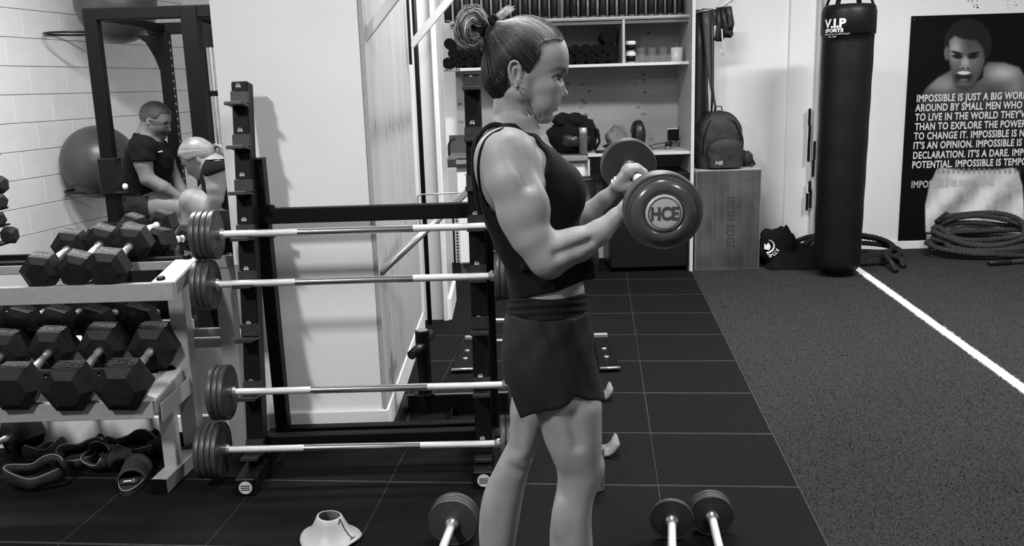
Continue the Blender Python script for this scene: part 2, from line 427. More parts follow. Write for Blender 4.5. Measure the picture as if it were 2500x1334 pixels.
# ---- fixed barbells resting on the pegs
def barbell(a, b, R, nplates, label, group, shaft_r=.0135, thk=.021, near_cap=False, plate_mat=None, name='fixed_barbell', gapL=None, col=.022, mid=.42, nR=None):
    """a,b: inner faces of the two plate packs"""
    a = Vector(a); b = Vector(b); d = (b-a).normalized(); L = (b-a).length
    t = thing(name, label, 'barbell', tuple((a+b)/2), group)
    MB().cyl(a-d*.01, b+d*.01, shaft_r, 20).build('shaft', M_knurl, t)
    # smooth centre portion
    MB().cyl(a+d*L*(.5-mid/2), a+d*L*(.5+mid/2), shaft_r+.0006, 20).build('shaft_sleeve', M_chrome, t)
    for p, s, n in ((a, -1, nplates), (b, 1, nR or nplates)):
        MB().lathe(p, -d*s, [(0, .0), (0, col), (.012, col), (.022, col*.72), (.022, 0)], 24).build('collar', M_steel, t)
        q = p
        for k in range(n):
            Rk = R*(1-.012*(k % 2))
            pr = [(0, col*.9), (.001, Rk*.80), (.002, Rk*.90), (.0005, Rk*.955), (.003, Rk*.992), (thk*.5, Rk), (thk-.003, Rk*.992), (thk-.0003, Rk*.955), (thk-.0015, Rk*.9), (thk-.004, Rk*.8), (thk-.004, .01), (thk-.004, 0)]
            MB().lathe(q, d*s, pr, 48).build('plate', plate_mat or M_rubber, t)
            q = q+d*s*thk
        # rounded end cap
        cp = MB().slathe(q-d*s*.005, d*s, [(0, R*.5), (.004, R*.49), (.010, R*.44), (.013, R*.36), (.013, 0)], 40).build('end_cap', plate_mat or M_rubber, t)
        if near_cap and s == -1 or near_cap == 2:
            MB().lathe(q+d*s*.0075, d*s, [(0, R*.43), (.0025, R*.42), (.0025, 0)], 40).build('end_badge', M_capbadge, cp)
    return t
M_capbadge = mat('pale_cap_badge', .42, .35)
rows = [(533, 573, 1203, 552, .093, 4, 'topmost'), (523, 695, 1207, 674, .094, 3, 'second from the top'), (563, 958, 1240, 940, .104, 3, 'third from the top'), (547, 1099, 1222, 1084, .106, 4, 'lowest')]
for (xa, ya, xb, yb, R, n, w_) in rows:
    zz = P(xa+20, ya, 3.2).z
    Yc = 3.235+.165*zz-.0375-.045
    A = P(xa, ya, Yc); Bp = P(xb, yb, Yc)
    barbell(A, Bp, R, n, '%s chrome barbell on the black rack, black plates at both ends' % w_, 'barbells on the black rack', nR=3)

# ================================================================ DUMBBELL RACKS
def hex_dumbbell(c, d, R, hl, gap, label, group, roll=0., name='hex_dumbbell'):
    """c centre, d unit axis, R across flats/2, hl head length, gap handle length"""
    c = Vector(c); d = Vector(d).normalized()
    t = thing(name, label, 'dumbbell', tuple(c), group)
    up = Vector((0, 0, 1)); x = d.cross(up).normalized(); z = x.cross(d)
    for s in (-1, 1):
        m = MB(); vs = []
        rc = R/math.cos(PI/6)
        prof = [(0, .80), (.12, 1.0), (.88, 1.0), (1.0, .80)]
        prof = [(0, .62), (.16, 1.0), (.84, 1.0), (1.0, .62)]
        for (h, k_) in prof:
            for k in range(6):
                a_ = PI/3*k+roll+PI/6*0; vs.append(c+d*s*(gap/2+h*hl)+(x*math.cos(a_)+z*math.sin(a_))*rc*k_)
        fs = []
        for i in range(3):
            for k in range(6):
                l = (k+1) % 6; fs.append((i*6+k, i*6+l, (i+1)*6+l, (i+1)*6+k))
        fs.append(tuple(range(6))[::-1]); fs.append(tuple(18+k for k in range(6)))
        m.add(vs, fs); h_ = m.build('head', M_hex, t)
        # raised weight panel on an upper face
        fa = roll+PI/3*.5+PI/3*0
        for fa in (roll+PI/2,):
            nrm = x*math.cos(fa)+z*math.sin(fa); tg = -x*math.sin(fa)+z*math.cos(fa)
            cc = c+d*s*(gap/2+hl*.5)+nrm*(R+.0004)
            Rm = Matrix((tg, d, nrm)).transposed()
            pm = MB()
            for (ox, oy, sx, sy) in ((0, .31, .74, .05), (0, -.31, .74, .05), (.36, 0, .05, .62), (-.36, 0, .05, .62)):
                pm.box(cc+tg*ox*R+d*oy*hl*.8, (sx*R, sy*hl*.8, .0016), Rm)
            pm.build('weight_panel', M_hexlt, h_)
        co, fs2 = text_mesh('%s' % WT[0], size=R*.55, bold=.0015, align='CENTER')
        fa = roll+PI/2; nrm = x*math.cos(fa)+z*math.sin(fa); tg = (x*math.sin(fa)-z*math.cos(fa))
        V = [c+d*s*(gap/2+hl*.5)+nrm*(R+.001)+tg*p[0]+d*(p[1]-R*.19) for p in co]
        np_mesh('weight_mark', [tuple(v) for v in V], fs2, M_hexlt, h_, False)
    g = gap/2
    MB().slathe(c-d*g, d, [(0, .0155), (.10*gap, .0155), (.14*gap, .0118), (.3*gap, .0145), (.5*gap, .0155), (.7*gap, .0145), (.86*gap, .0118), (.9*gap, .0155), (gap, .0155)], 16).build('handle', mat('satin_chrome', .9, .3, metal=.85), t)
    return t
M_hexlt = mat('worn_rubber_relief', .040, .6)
WT = ['5KG']
rk = thing('dumbbell_rack', 'silver two tier dumbbell rack at the lower left, nearest the viewer', 'rack', (-1.3, 3.3, 0))
XE = -1.27
def beamP(pa, pb, w_, h_, nm, m=M_silver, par=rk, up=(0, 0, 1), bev=.003):
    return MB().beam(pa, pb, w_, h_, up, bev).build(nm, m, par)
# foot and posts at the visible end
f0 = G(388, 1190, .03); f1 = G(497, 1085, .03)
beamP(f0, f1, .06, .06, 'foot')
fd = (f1-f0).normalized()
MB().box(f0-fd*.001, (.061, .004, .061), Matrix.Rotation(math.atan2(-fd.x, fd.y), 3, 'Z')).build('foot_cap', M_blk, rk)
tp = P(448, 662, 3.42)
beamP((f1.x-.012, 3.43, .03), (f1.x-.012, 3.43, tp.z), .062, .075, 'post', up=(0, 1, 0))
lp = P(392, 960, 3.22)
fm = f0+fd*.14
beamP((fm.x-.004, fm.y, .05), (fm.x-.03, fm.y+.06, lp.z), .05, .06, 'post', up=(0, 1, 0))
# tiers: front rail lower, rear rail higher, end bracket
def tier(yf, xf, Yf, yr, xr, Yr, lab):
    a = P(xf, yf, Yf); b = P(xr, yr, Yr); X0 = -3.1
    # front angle rail: face + top flange
    beamP((X0, a.y, a.z-.03), (a.x, a.y, a.z-.03), .004, .065, 'front_rail')
    beamP((X0, a.y+.015, a.z), (a.x, a.y+.015, a.z), .034, .004, 'front_rail')
    beamP((X0, b.y, b.z+.004), (b.x-.01, b.y, b.z+.004), .045, .012, 'rear_rail', M_blk)
    beamP((X0, b.y-.03, b.z-.018), (b.x-.01, b.y-.03, b.z-.018), .008, .035, 'rear_rail')
    beamP(a+Vector((-.035, 0, .004)), b+Vector((-.03, .02, .006)), .085, .006, 'end_bracket', M_brk, bev=.002)
    beamP(a+Vector((.01, 0, -.02)), b+Vector((.015, .02, -.02)), .005, .05, 'end_bracket')
    for q in (a+Vector((-.05, .03, .012)), b+Vector((-.03, -.01, .012))):
        MB().slathe(q, (0, -.3, 1), [(0, .016), (.006, .015), (.009, .008), (.009, 0)], 16).build('bolt', M_blk, rk)
    return a, b
M_brk = mat('silver_bracket_top', .62, .4, metal=.15)
a1, b1 = tier(693, 420, 3.16, 632, 478, 3.44, 'top')
a2, b2 = tier(982, 372, 3.05, 905, 437, 3.40, 'low')
for (yy, zt) in ((3.43, tp.z), (3.27, lp.z)):
    MB().beam((-3.06, yy, .03), (-3.06, yy, zt), .06, .07, (0, 1, 0), .003).build('post', M_silver, rk)
MB().beam((-3.06, 3.05, .03), (-3.06, 3.5, .03), .06, .06, bev=.003).build('foot', M_silver, rk)
for (pa, pb) in ((a1, b1), (a2, b2)):
    MB().beam((-3.06, pa.y, pa.z-.03), (-3.06, 3.46, pb.z-.02), .05, .05, bev=.003).build('end_bracket', M_silver, rk)
# inner diagonal braces on the end frame
beamP(a2+Vector((.02, .02, -.05)), b2+Vector((.04, 0, -.06)), .004, .07, 'end_plate')
dbl = []
def db_px(pf, Yf, pr, Yr, Rpx, lab, grp, roll=0., hl=None, wt='5KG'):
    A = P(pf[0], pf[1], Yf); B = P(pr[0], pr[1], Yr); R = Rpx*Yf/F*1.06; roll *= .5
    d = B-A; L = d.length; hl = hl or min(L*.45, R*1.5); WT[0] = wt
    return hex_dumbbell((A+B)/2, d, R, hl, max(L-hl, .05), lab, grp, roll)
g1 = 'hex dumbbells on the top tier'
db_px((104, 660), 3.20, (176, 600), 3.46, 39, 'leftmost hex dumbbell on the top tier of the silver rack', g1, -.30, wt='6KG')
db_px((190, 655), 3.20, (252, 588), 3.46, 38, 'middle hex dumbbell on the top tier, weight panel turned up to the right', g1, -.62, wt='5KG')
db_px((266, 653), 3.20, (326, 592), 3.46, 42, 'rightmost hex dumbbell on the top tier of the silver rack', g1, -.30, wt='7KG')
g2 = 'hex dumbbells on the lower tier'
for (xf, yf, xr, yr, R, lab, wt) in ((-85, 945, 18, 858, 55, 'hex dumbbell cut off by the left edge on the lower tier', '20KG'), (42, 942, 133, 848, 52, 'large hex dumbbell on the lower tier, first whole one from the left', '20KG'), (174, 942, 256, 842, 54, 'large hex dumbbell in the middle of the lower tier', '22KG'), (304, 938, 380, 842, 56, 'large hex dumbbell at the right end of the lower tier', '25KG')):
    db_px((xf, yf), 3.05, (xr, yr), 3.38, R*1.0, lab, g2, -.10, wt=wt)
WT[0] = '30KG'; A_ = G(-90, 1112, .080); B_ = G(42, 1062, .080)
hex_dumbbell((A_+B_)/2, B_-A_, .080, .13, .14, 'large black hex dumbbell lying on the floor below the lower tier', None, 0.)
# second rack behind
rk2 = thing('dumbbell_rack', 'silver dumbbell rack standing behind, dark top rail and wide rear post', 'rack', (-1.2, 3.62, 0))
t0 = P(430, 628, 3.54); X0 = -3.3
MB().beam((X0, 3.56, t0.z+.012), (t0.x-.01, 3.56, t0.z+.012), .02, .028, bev=.002).build('top_rail', M_blk, rk2)
MB().beam((X0, 3.525, t0.z-.022), (P(570, 628, 3.525).x, 3.525, t0.z-.022), .004, .05, bev=.001).build('front_rail', M_silver, rk2)
for (xp, xb, Yp) in ((545, 575, 3.555),):
    q = P(xp, 640, Yp)
    MB().beam((q.x+.0, Yp, .0), (q.x, Yp, q.z), .07, .05, up=(0, 1, 0), bev=.003).build('post', M_silver, rk2)
MB().beam((-3.2, 3.555, .0), (-3.2, 3.555, q.z), .07, .05, up=(0, 1, 0), bev=.003).build('post', M_silver, rk2)
for y in (812, 838):
    z = P(500, y, 3.555).z
    MB().beam((-1.5, 3.555, z), (q.x, 3.555, z), .02, .036, bev=.002).build('cross_rail', M_silver, rk2)
zc = P(300, 800, 3.53).z
MB().beam((X0, 3.53, zc), (-1.3, 3.53, zc), .03, .05, bev=.002).build('front_rail', M_silver, rk2)
MB().beam((X0, 3.565, zc+.02), (-1.3, 3.565, zc+.02), .03, .02, bev=.002).build('rear_rail', M_blk, rk2)
def db2(x, y, Y, Rp, lab, grp, roll=-.3, ln=.2, dx=.05):
    A = P(x, y, Y); R = Rp*Y/F; WT[0] = '10KG'
    return hex_dumbbell(A+Vector((dx/2, ln/2, .0)), (dx, ln, .02), R, .085, ln-.06, lab, grp, roll)
g3 = 'hex dumbbells on the rear rack'
for (x, y, Rp, lab) in ((245, 582, 33, 'left one of the hex dumbbells on the rear rack top, behind the middle front dumbbell'), (322, 570, 31, 'hex dumbbell on the rear rack top, partly hidden in the middle of three'),):
    db2(x, y, 3.60, Rp, lab, g3)
hex_dumbbell((P(400, 588, 3.60)+P(462, 582, 3.72))/2, P(480, 578, 3.76)-P(400, 588, 3.60), .052, .085, .07, 'right one of the hex dumbbells on the rear rack top, its chrome handle showing', g3, -.15)
g4 = 'hex dumbbells under the top tier'
for k, x in enumerate((-20, 62, 150, 240, 345)):
    db2(x, 782, 3.48, 44 if k < 4 else 50, 'black hex dumbbell in the shadow under the top tier, %s from the silver post' % ORD[4-k], g4, -.25, .14, .03)

# ---- dumbbell tree at far left
tree = thing('dumbbell_stand', 'dumbbell tree stand cut off by the left edge of the photo', 'stand', tuple(P(-70, 700, 4.3)))
pt_ = P(-75, 560, 4.3)
MB().beam((pt_.x, 4.3, .05), (pt_.x, 4.3, 1.35), .06, .06, up=(0, 1, 0)).build('post', M_blk, tree)
MB().box((pt_.x, 4.3, .03), (.4, .4, .05), bev=.004).build('base', M_blk, tree)
lb = ['topmost', 'second from the top', 'third from the top', 'third from the bottom', 'second from the bottom', 'lowest']
for k, (x, y, r, ya) in enumerate(((-14, 340, 17, .05), (-9, 374, 18, .05), (12, 451, 20, .05), (20, 491, 20, -.05), (24, 532, 20, -.12), (33, 575, 20, .1))):
    c = P(x-22, y, 4.2); R = r*4.2/F*.93; WT[0] = '2KG'
    hex_dumbbell(c-Vector((.052, -ya*.2, 0)), (1, ya*2-.35, 0), R, .062, .085, '%s small black hex dumbbell on the stand at the left edge' % lb[k], 'small dumbbells on the stand', .3*k)
    MB().box((c.x-.05, 4.22, c.z-R-.006), (.09, .12, .008)).build('shelf_arm', M_blk, tree)
# ================================================================ POWER FRAME, BALLS (left background)
YA = 5.5; YBk = 6.4
fa = thing('power_rack', 'tall black steel training rack in front of the block wall', 'frame', (-2.2, 5.5, 0))
XA = P(226, 60, YA).x; XC = P(468, 60, YA).x; ztop = P(350, 32, YA).z
ppost = lambda X, Y, z1, w_=.075: MB().beam((X, Y, 0), (X, Y, z1), w_, w_, up=(0, 1, 0), bev=.004).build('post', M_blk, fa)
ppost(XA, YA, ztop+.03); ppost(XC, YA, ztop+.03, .095); ppost(P(398, 75, YBk).x, YBk, ztop-.01)
ppost(XC-.02, YBk, ztop-.01)
MB().beam((XA-.04, YA, ztop), (XC+.12, YA, ztop), .07, .07, bev=.004).build('top_beam', M_blk, fa)
MB().beam((P(398, 75, YBk).x-.1, YBk, ztop-.03), (XC+.2, YBk, ztop-.03), .07, .075, bev=.004).build('top_beam', M_blk, fa)
MB().beam((XA, YA, ztop), (P(398, 75, YBk).x, YBk, ztop-.03), .06, .05, bev=.004).build('side_beam', M_blk, fa)
MB().beam((XC, YA, ztop), (XC-.02, YBk, ztop-.03), .06, .05, bev=.004).build('side_beam', M_blk, fa)
q = P(398, 75, YBk)
gs = MB(); gp_ = [(q.x-.19, ztop-.07), (q.x-.04, ztop-.07), (q.x-.04, ztop-.32), (q.x-.07, ztop-.22), (q.x-.12, ztop-.12)]
gs.prism([(x, YBk-.02, z) for x, z in gp_], None, (0, .04, 0)).build('gusset', M_blk, fa)
# perforation strip on the rear post
ps = MB()
for k in range(26):
    ps.cyl((q.x+.0385, YBk-.01, .5+k*.052), (q.x+.0405, YBk-.01, .5+k*.052), .009, 8)
ps.build('hole_row', M_steel, fa)
# sleeve and pin on front left post
s1 = P(270, 430, YA)
MB().box((XA, YA, s1.z), (.105, .105, .22), bev=.005).build('sleeve', M_blk2, fa)
MB().cyl((XA+.05, YA-.06, s1.z-.1), (XA+.12, YA-.06, s1.z-.1), .012, 12).build('pin', M_blk2, fa)
MB().slathe(P(300, 456, YA-.1), (1, 0, 0), [(0, .004), (.004, .016), (.014, .02), (.024, .016), (.03, .003)], 16).build('pin_knob', M_white_print, fa)
MB().box((XA+.005, YA-.0, P(275, 547, YA).z), (.17, .17, .03), bev=.003).build('flange', M_blk2, fa)
MB().box((XA-.01, YA+.45, .03), (.07, 1.0, .06), bev=.003).build('base_rail', M_blk, fa)
MB().box((XC-.01, YA+.45, .03), (.07, 1.0, .06), bev=.003).build('base_rail', M_blk, fa)
# cable machine, partly behind the pillar: pulley housing, rail and guide rods
cm = thing('cable_machine', 'black cable pulley tower with chrome guide rods beside the white pillar', 'machine', (-1.75, 6.0, 0))
Yc = 6.0; h0 = P(505, 62, Yc); 
pr_ = MB(); pp = []
cx = P(508, 100, Yc).x; 
for k in range(9):
    a_ = PI - PI*k/8; pp.append((cx+.055*math.cos(a_)*1.0, Yc-.03, P(508, 85, Yc).z+.06*math.sin(a_)))
pp += [(cx+.055, Yc-.03, P(508, 108, Yc).z-.02), (cx-.055, Yc-.03, P(508, 108, Yc).z-.02)]
pr_.prism(pp, None, (0, .07, 0)); pr_.build('pulley_housing', M_blk2, cm)
MB().beam((cx-.045, Yc, .1), (cx-.045, Yc, P(508, 100, Yc).z), .035, .06, up=(0, 1, 0)).build('upright', M_blk, cm)
for dx in (.012, .05):
    MB().cyl((cx+dx, Yc-.01, .1), (cx+dx, Yc-.01, P(508, 106, Yc).z), .011, 10).build('guide_rod', M_chrome, cm)
MB().box((cx+.03, Yc-.01, P(530, 228, Yc).z), (.09, .03, .035), bev=.003).build('weight_carriage', M_blk, cm)
for y in (278, 328, 372):
    MB().box((cx+.085, Yc-.03, P(535, y, Yc).z), (.016, .016, .07), bev=.004).build('cable_stop', M_blk, cm)
MB().box((cx, Yc, .05), (.25, .6, .1), bev=.004).build('base', M_blk, cm)
# swiss balls
M_ball = mat('grey_vinyl', .05, .36, nz=.08, scale=3, spec=.55)
def ball(c, R, label):
    m = MB(); prof = []
    for i in range(49):
        th = PI*i/48; r = R*math.sin(th); h = -R*math.cos(th)
        la = abs(th-PI/2); rr = 1.0
        if .25 < la < 1.15: rr = 1-.006*abs(math.sin((la-.25)*22))
        prof.append((R+h*rr, r*rr))
    ax = Vector((.75, -.55, .35)).normalized()
    m.slathe(Vector(c)-ax*R, ax, prof, 56)
    t = thing('exercise_ball', label, 'ball', tuple(c), 'exercise balls on the wall')
    m.build('ball_body', M_ball, t)
    MB().slathe(Vector(c)+ax*(R-.004), ax, [(0, .02), (.005, .018), (.005, 0)], 16).build('valve_plug', M_rubber, t)
    return t
bc = P(243, 396, 6.95)
ball(bc, 88*6.95/F*1.0, 'large grey exercise ball held on the block wall behind the sitting man')
bc2 = P(283, 8, 6.95)
ball(bc2, 92*6.95/F, 'large grey exercise ball high on the wall, cut off by the top edge')
# wall rings that hold the balls
for c, R in ((bc, .2), (bc2, .2)):
    t = MB(); pts = [Vector((c.x-.17+lw_d.x*0, c.y+.02, c.z-.12))+Vector((lw_d.x*.2*math.cos(a_), lw_d.y*.2*math.cos(a_), 0))*1.0+Vector((.2*lw_n.x*math.sin(a_), .2*lw_n.y*math.sin(a_), 0)) for a_ in [2*PI*k/24 for k in range(24)]]
    w0 = lw_o+lw_d*((c.y-6.5)/lw_d.y)
    pts = [Vector((w0.x, w0.y, c.z-R*1.05))+lw_n*(.2+.19*math.cos(a_))+lw_d*.19*math.sin(a_) for a_ in [2*PI*k/24 for k in range(24)]]
    t.tube(pts, .008, 8, close=True); o = t.build('ball_ring', M_blk2); tag(o, 'steel wall ring under the %s exercise ball' % ('lower' if c is bc else 'upper'), 'ring', 'wall rings')
# bench the pair sit on, white tub etc
bt = thing('flat_bench', 'black padded bench the man sits on, hidden partly by dumbbells', 'bench', (-2.1, 5.95, 0))
sz = P(385, 520, 6.0).z-.08
MB().box((P(385, 520, 6.0).x, 6.0, sz-.05), (.34, .9, .08), bev=.02).build('pad', M_darkcloth, bt)
for sx in (-.12, .12):
    for sy in (-.35, .35):
        MB().box((P(385, 520, 6.0).x+sx, 6.0+sy, (sz-.09)/2), (.05, .05, sz-.09), bev=.003).build('leg', M_blk, bt)
bt2 = thing('weight_bench', 'black bench under the stooping blonde woman behind the barbell rack', 'bench', (-1.7, 5.4, 0))
q = P(535, 560, 5.5)
MB().box((q.x+.05, 5.6, q.z-.1), (.6, .3, .09), bev=.02).build('pad', M_darkcloth, bt2)
for sx in (-.2, .25):
    MB().box((q.x+sx, 5.6, (q.z-.14)/2), (.05, .05, q.z-.14), bev=.003).build('leg', M_blk, bt2)
# towel lying on that bench
tw = MB(); c = P(566, 533, 5.45)
vs = []
for i in range(9):
    for j in range(7):
        u = i/8-.5; v = j/6-.5
        vs.append((c.x+u*.24, c.y+v*.16, c.z-.025+.05*math.exp(-(u*3+.2)**2)*math.cos(v*5+u*4)*.9-.03*abs(u)))
fs = [(i*7+j, (i+1)*7+j, (i+1)*7+j+1, i*7+j+1) for i in range(8) for j in range(6)]
tw.add(vs, fs, True); o = tw.build('towel', mat('grey_towel', .35, .9, bump=.5, bscale=200)); tag(o, 'small crumpled grey towel on the bench beside the blonde woman', 'towel')
so = o.modifiers.new('s', 'SOLIDIFY'); so.thickness = .008
# ================================================================ CABINET AGAINST THE FAR WALL
YF = 6.74; YBK = 7.30
XR_ = P(1693, 400, YF).x; XL_ = -.40
zz = lambda x, y, Y: P(x, y, Y).z
z_sh2 = zz(1600, 152, YF+.12); z_sh1 = zz(1600, 38, YF+.12); z_ct = zz(1600, 372, YF); 
cab = thing('storage_unit', 'tall open plywood storage unit with shelves against the far white wall', 'shelving', (.5, 7.0, 0))
def ply_tone(y, z, kn, base=.34, sc=1.):
    g = base+.10*(fbm(y*1.2, z*14+.5*np.sin(y*2.1))-.45)+.03*(fbm(y*3, z*90)-.45)
    for (a, b, ra, rb, s) in kn:
        dd = ((y-a)/ra)**2+((z-b)/rb)**2
        g = g*(1-s*np.exp(-dd**1.5))+.03*np.exp(-(np.sqrt(dd)-1.9)**2*4)
    return g
kn = []
for (x, y, s) in ((1422, 206, .5), (1439, 223, .75), (1572, 181, .6), (1552, 206, .3), (1571, 195, .7), (1575, 226, .75), (1422, 245, .5), (1428, 252, .6), (1420, 262, .4), (1558, 262, .5), (1430, 281, .6), (1572, 279, .45), (1112, 187, .5), (1122, 254, .85), (1126, 299, .5), (1385, 205, .6), (1340, 300, .4), (1583, 80, .8), (1590, 340, .4), (1660, 60, .3), (1115, 60, .4)):
    p = P(x, y, YBK-.02); kn.append((p.x, p.z, .016 if s > .6 else .022, .011 if s > .6 else .012, s))
def bk(u, v): return np.stack([XL_+(XR_-XL_)*u, np.full_like(u, YBK-.012), .5+2.6*v], 1)
def bkc(u, v): return ply_tone(XL_+(XR_-XL_)*u, .5+2.6*v, kn, .26)
grid_panel('back_panel', bk, 330, 420, bkc, M_plyp, cab)
M_plyf = mat('plywood_varnished', .33, .5, v2=.42, scale=9, stretch=(1, 9, 1))
MB().box((XR_-.009, (YF+YBK)/2, 1.6), (.022, YBK-YF, 3.2)).build('side_panel', mat('plywood_side', .27, .55, v2=.38, scale=12, stretch=(6, 6, .8)), cab)
MB().box((XR_-.009, YF-.001, 1.6), (.024, .004, 3.2)).build('panel_edge', mat('sawn_ply_edge', .5, .6, nz=.1, scale=60), cab)
def shelf(z, x0, x1, yf, nm='shelf', th=.02, m=None):
    s_ = MB().box(((x0+x1)/2, (yf+YBK)/2, z-th/2), (x1-x0, YBK-yf-.005, th)).build(nm, m or M_plyf, cab)
    return s_
s2 = shelf(z_sh2, XL_, XR_-.02, YF+.12)
MB().box(((XL_+XR_)/2-.01, YF+.118, z_sh2-.010), (XR_-XL_-.02, .004, .021)).build('shelf_edge', mat('bare_edge_band', .58, .5), s2)
s1 = shelf(z_sh1, XL_, XR_-.02, YF+.12)
MB().box(((XL_+XR_)/2-.01, YF+.118, z_sh1-.006), (XR_-XL_-.02, .004, .014)).build('shelf_edge', M_ply, s1)
MB().box(((XL_+XR_)/2-.01, YF+.15, z_sh1-.035), (XR_-XL_-.02, .02, .03)).build('shelf_rail', mat('dark_ply', .1, .7), cab)
xd = P(1523, 100, YF+.12).x
MB().box((xd, (YF+.12+YBK)/2, (z_sh1+z_sh2)/2-.01), (.018, YBK-YF-.13, z_sh1-z_sh2-.02)).build('divider', M_plyf, cab)
for x in (1291, 1375):
    xx = P(x, 10, YF+.14).x
    MB().box((xx, (YF+.3+YBK)/2, z_sh1+.25), (.014, YBK-YF-.31, .5)).build('divider', M_plyf, cab)
shelf(z_sh1+.5, XL_, XR_-.02, YF+.12)
# bench top: plywood part on the right, laminate part with sink on the left
xm = P(1436, 390, YF).x
wt = MB().box(((xm+XR_-.02)/2, (YF+YBK)/2+.0, z_ct-.011), (XR_-.02-xm, YBK-YF-.02, .022), bev=.002).build('worktop', mat('pale_worktop', .5, .5, nz=.08, scale=14)); tag(wt, 'pale plywood worktop on the right half of the far cabinet', 'worktop')
wt2 = MB().box(((XL_+xm)/2, (YF+YBK)/2-.02, z_ct-.03), (xm-XL_-.002, YBK-YF, .045), bev=.01).build('worktop', mat('grey_laminate', .22, .35, nz=.15, scale=80)); tag(wt2, 'thick grey laminate bench top with rounded edge left of the plywood top', 'worktop')
# lower cupboards
lc = thing('floor_cupboard', 'white laminate cupboard under the grey bench top', 'cupboard', (0, 7.0, 0))
MB().box(((XL_+xm)/2, (YF+.05+YBK)/2, (z_ct-.055+.1)/2), (xm-XL_-.012, YBK-YF-.06, z_ct-.155)).build('carcass', M_wall, lc)
nx = 4; wdt = (xm-XL_-.02)/nx
for k in range(nx):
    d_ = MB().box((XL_+.005+wdt*(k+.5), YF+.04, (z_ct-.06+.11)/2), (wdt-.006, .018, z_ct-.18), bev=.002).build('door', mat('white_laminate', .74, .4), lc)
    MB().cyl((XL_+wdt*(k+.5)-.05, YF+.022, z_ct-.12), (XL_+wdt*(k+.5)+.05, YF+.022, z_ct-.12), .005, 8).build('handle', M_steel, d_)
MB().box(((XL_+xm)/2, YF+.12, .05), (xm-XL_-.012, .02, .1)).build('kickboard', mat('grey_kick', .12, .5), lc)
MB().box((xm+.004, YF+.02, z_ct/2-.02), (.018, .03, z_ct-.04)).build('end_panel', mat('bare_edge_band2', .45, .5), lc)
# sink with tap
sk = thing('steel_sink', 'stainless steel sink with splashback and tap at the left end of the bench', 'sink', (-.2, 7.0, z_ct))
x0 = P(1088, 380, YF).x; x1 = P(1190, 380, YF).x
zs0 = zz(1110, 381, YF+.05)
MB().box(((x0+x1)/2, YBK-.06, zz(1110, 352, YBK)+.0), (x1-x0, .03, zz(1110, 330, YBK)-zz(1110, 375, YBK)), bev=.002).build('splashback', mat('dark_steel', .1, .35, metal=.6), sk)
MB().box(((x0+x1)/2, YF+.24, z_ct+.004), (x1-x0, .46, .012), bev=.004).build('sink_top', M_steel, sk)
MB().box(((x0+x1)/2, YF-.005, z_ct-.035), (x1-x0+.02, .02, .06), bev=.006).build('front_lip', mat('dark_lip', .03, .4), sk)
px = P(1096, 360, YF+.2); MB().tube([(px.x, px.y, z_ct), (px.x, px.y, z_ct+.09), (px.x+.015, px.y-.01, z_ct+.12), (px.x+.05, px.y-.03, z_ct+.135)], .009, 10).build('tap', M_blk2, sk)
# bar fridge in the open bay
fx0 = P(1489, 500, YF+.04).x; fx1 = P(1686, 500, YF+.04).x
fr = thing('bar_fridge', 'black bar fridge standing under the plywood worktop', 'fridge', ((fx0+fx1)/2, 7.0, 0))
M_fr = mat('black_appliance', .008, .35, spec=.35)
fz = z_ct-.16
MB().box(((fx0+fx1)/2, (YF+.1+YBK)/2, fz/2+.01), (fx1-fx0, YBK-YF-.14, fz-.02), bev=.008).build('cabinet_body', M_fr, fr)
dd = MB().box(((fx0+fx1)/2, YF+.06, fz/2+.015), (fx1-fx0-.004, .05, fz-.03), bev=.01).build('door', M_fr, fr)
MB().box((fx1-.03, YF+.028, fz*.62), (.012, .018, .18), bev=.004).build('handle', M_blk2, dd)
bn = thing('waste_bin', 'slim black bin with rounded lid beside the white cupboard', 'bin', (xm, 6.66, 0))
bxx = P(1426, 460, 6.62).x; bz = zz(1426, 432, 6.62)
MB().slathe((bxx, 6.62, 0), (0, 0, 1), [(0, 0), (0, .07), (bz-.02, .085), (bz-.02, 0)], 24).build('bin_body', M_blk2, bn)
MB().slathe((bxx, 6.62, bz-.02), (0, 0, 1), [(0, .088), (.012, .088), (.02, .075), (.024, 0)], 24).build('lid', M_fr, bn)
# ---- bottles on top shelf
bt_m = MB(); 
bt_m.slathe((0, 0, 0), (0, 0, 1), [(0, 0), (0, .026), (.006, .029), (.15, .029), (.18, .022), (.2, .012), (.215, .012), (.215, 0)], 14)
bme = bt_m.mesh('bottle'); bme.materials.append(mat('dark_bottle', .006, .4, spec=.2))
bme2 = MB().slathe((0, 0, .004), (0, 0, 1), [(0, .0295), (.012, .0297), (.014, .0295)], 14).mesh('base_band'); bme2.materials.append(mat('bottle_base_band', .06, .4))
bme3 = MB().slathe((0, 0, .215), (0, 0, 1), [(0, .014), (.02, .014), (.02, 0)], 12).mesh('cap'); bme3.materials.append(M_blk2)
for k in range(25):
    x = 1093+k*23.6
    if abs(x-1291) < 8 or abs(x-1375) < 8: x += 9
    p = P(x, 20, YF+.22)
    o = thing('drink_bottle', 'dark drink bottle on the top shelf, %s from the %s end of the row' % ((ORD[24-k], 'right') if k > 8 else (ORD[k], 'left')), 'bottle', (p.x, YF+.22+.012*math.sin(k*2.3), z_sh1), 'dark bottles on the top shelf')
    for n_, me in (('bottle_body', bme), ('base_band', bme2), ('cap', bme3)):
        c_ = bpy.data.objects.new(n_, me); COL.objects.link(c_); c_.parent = o
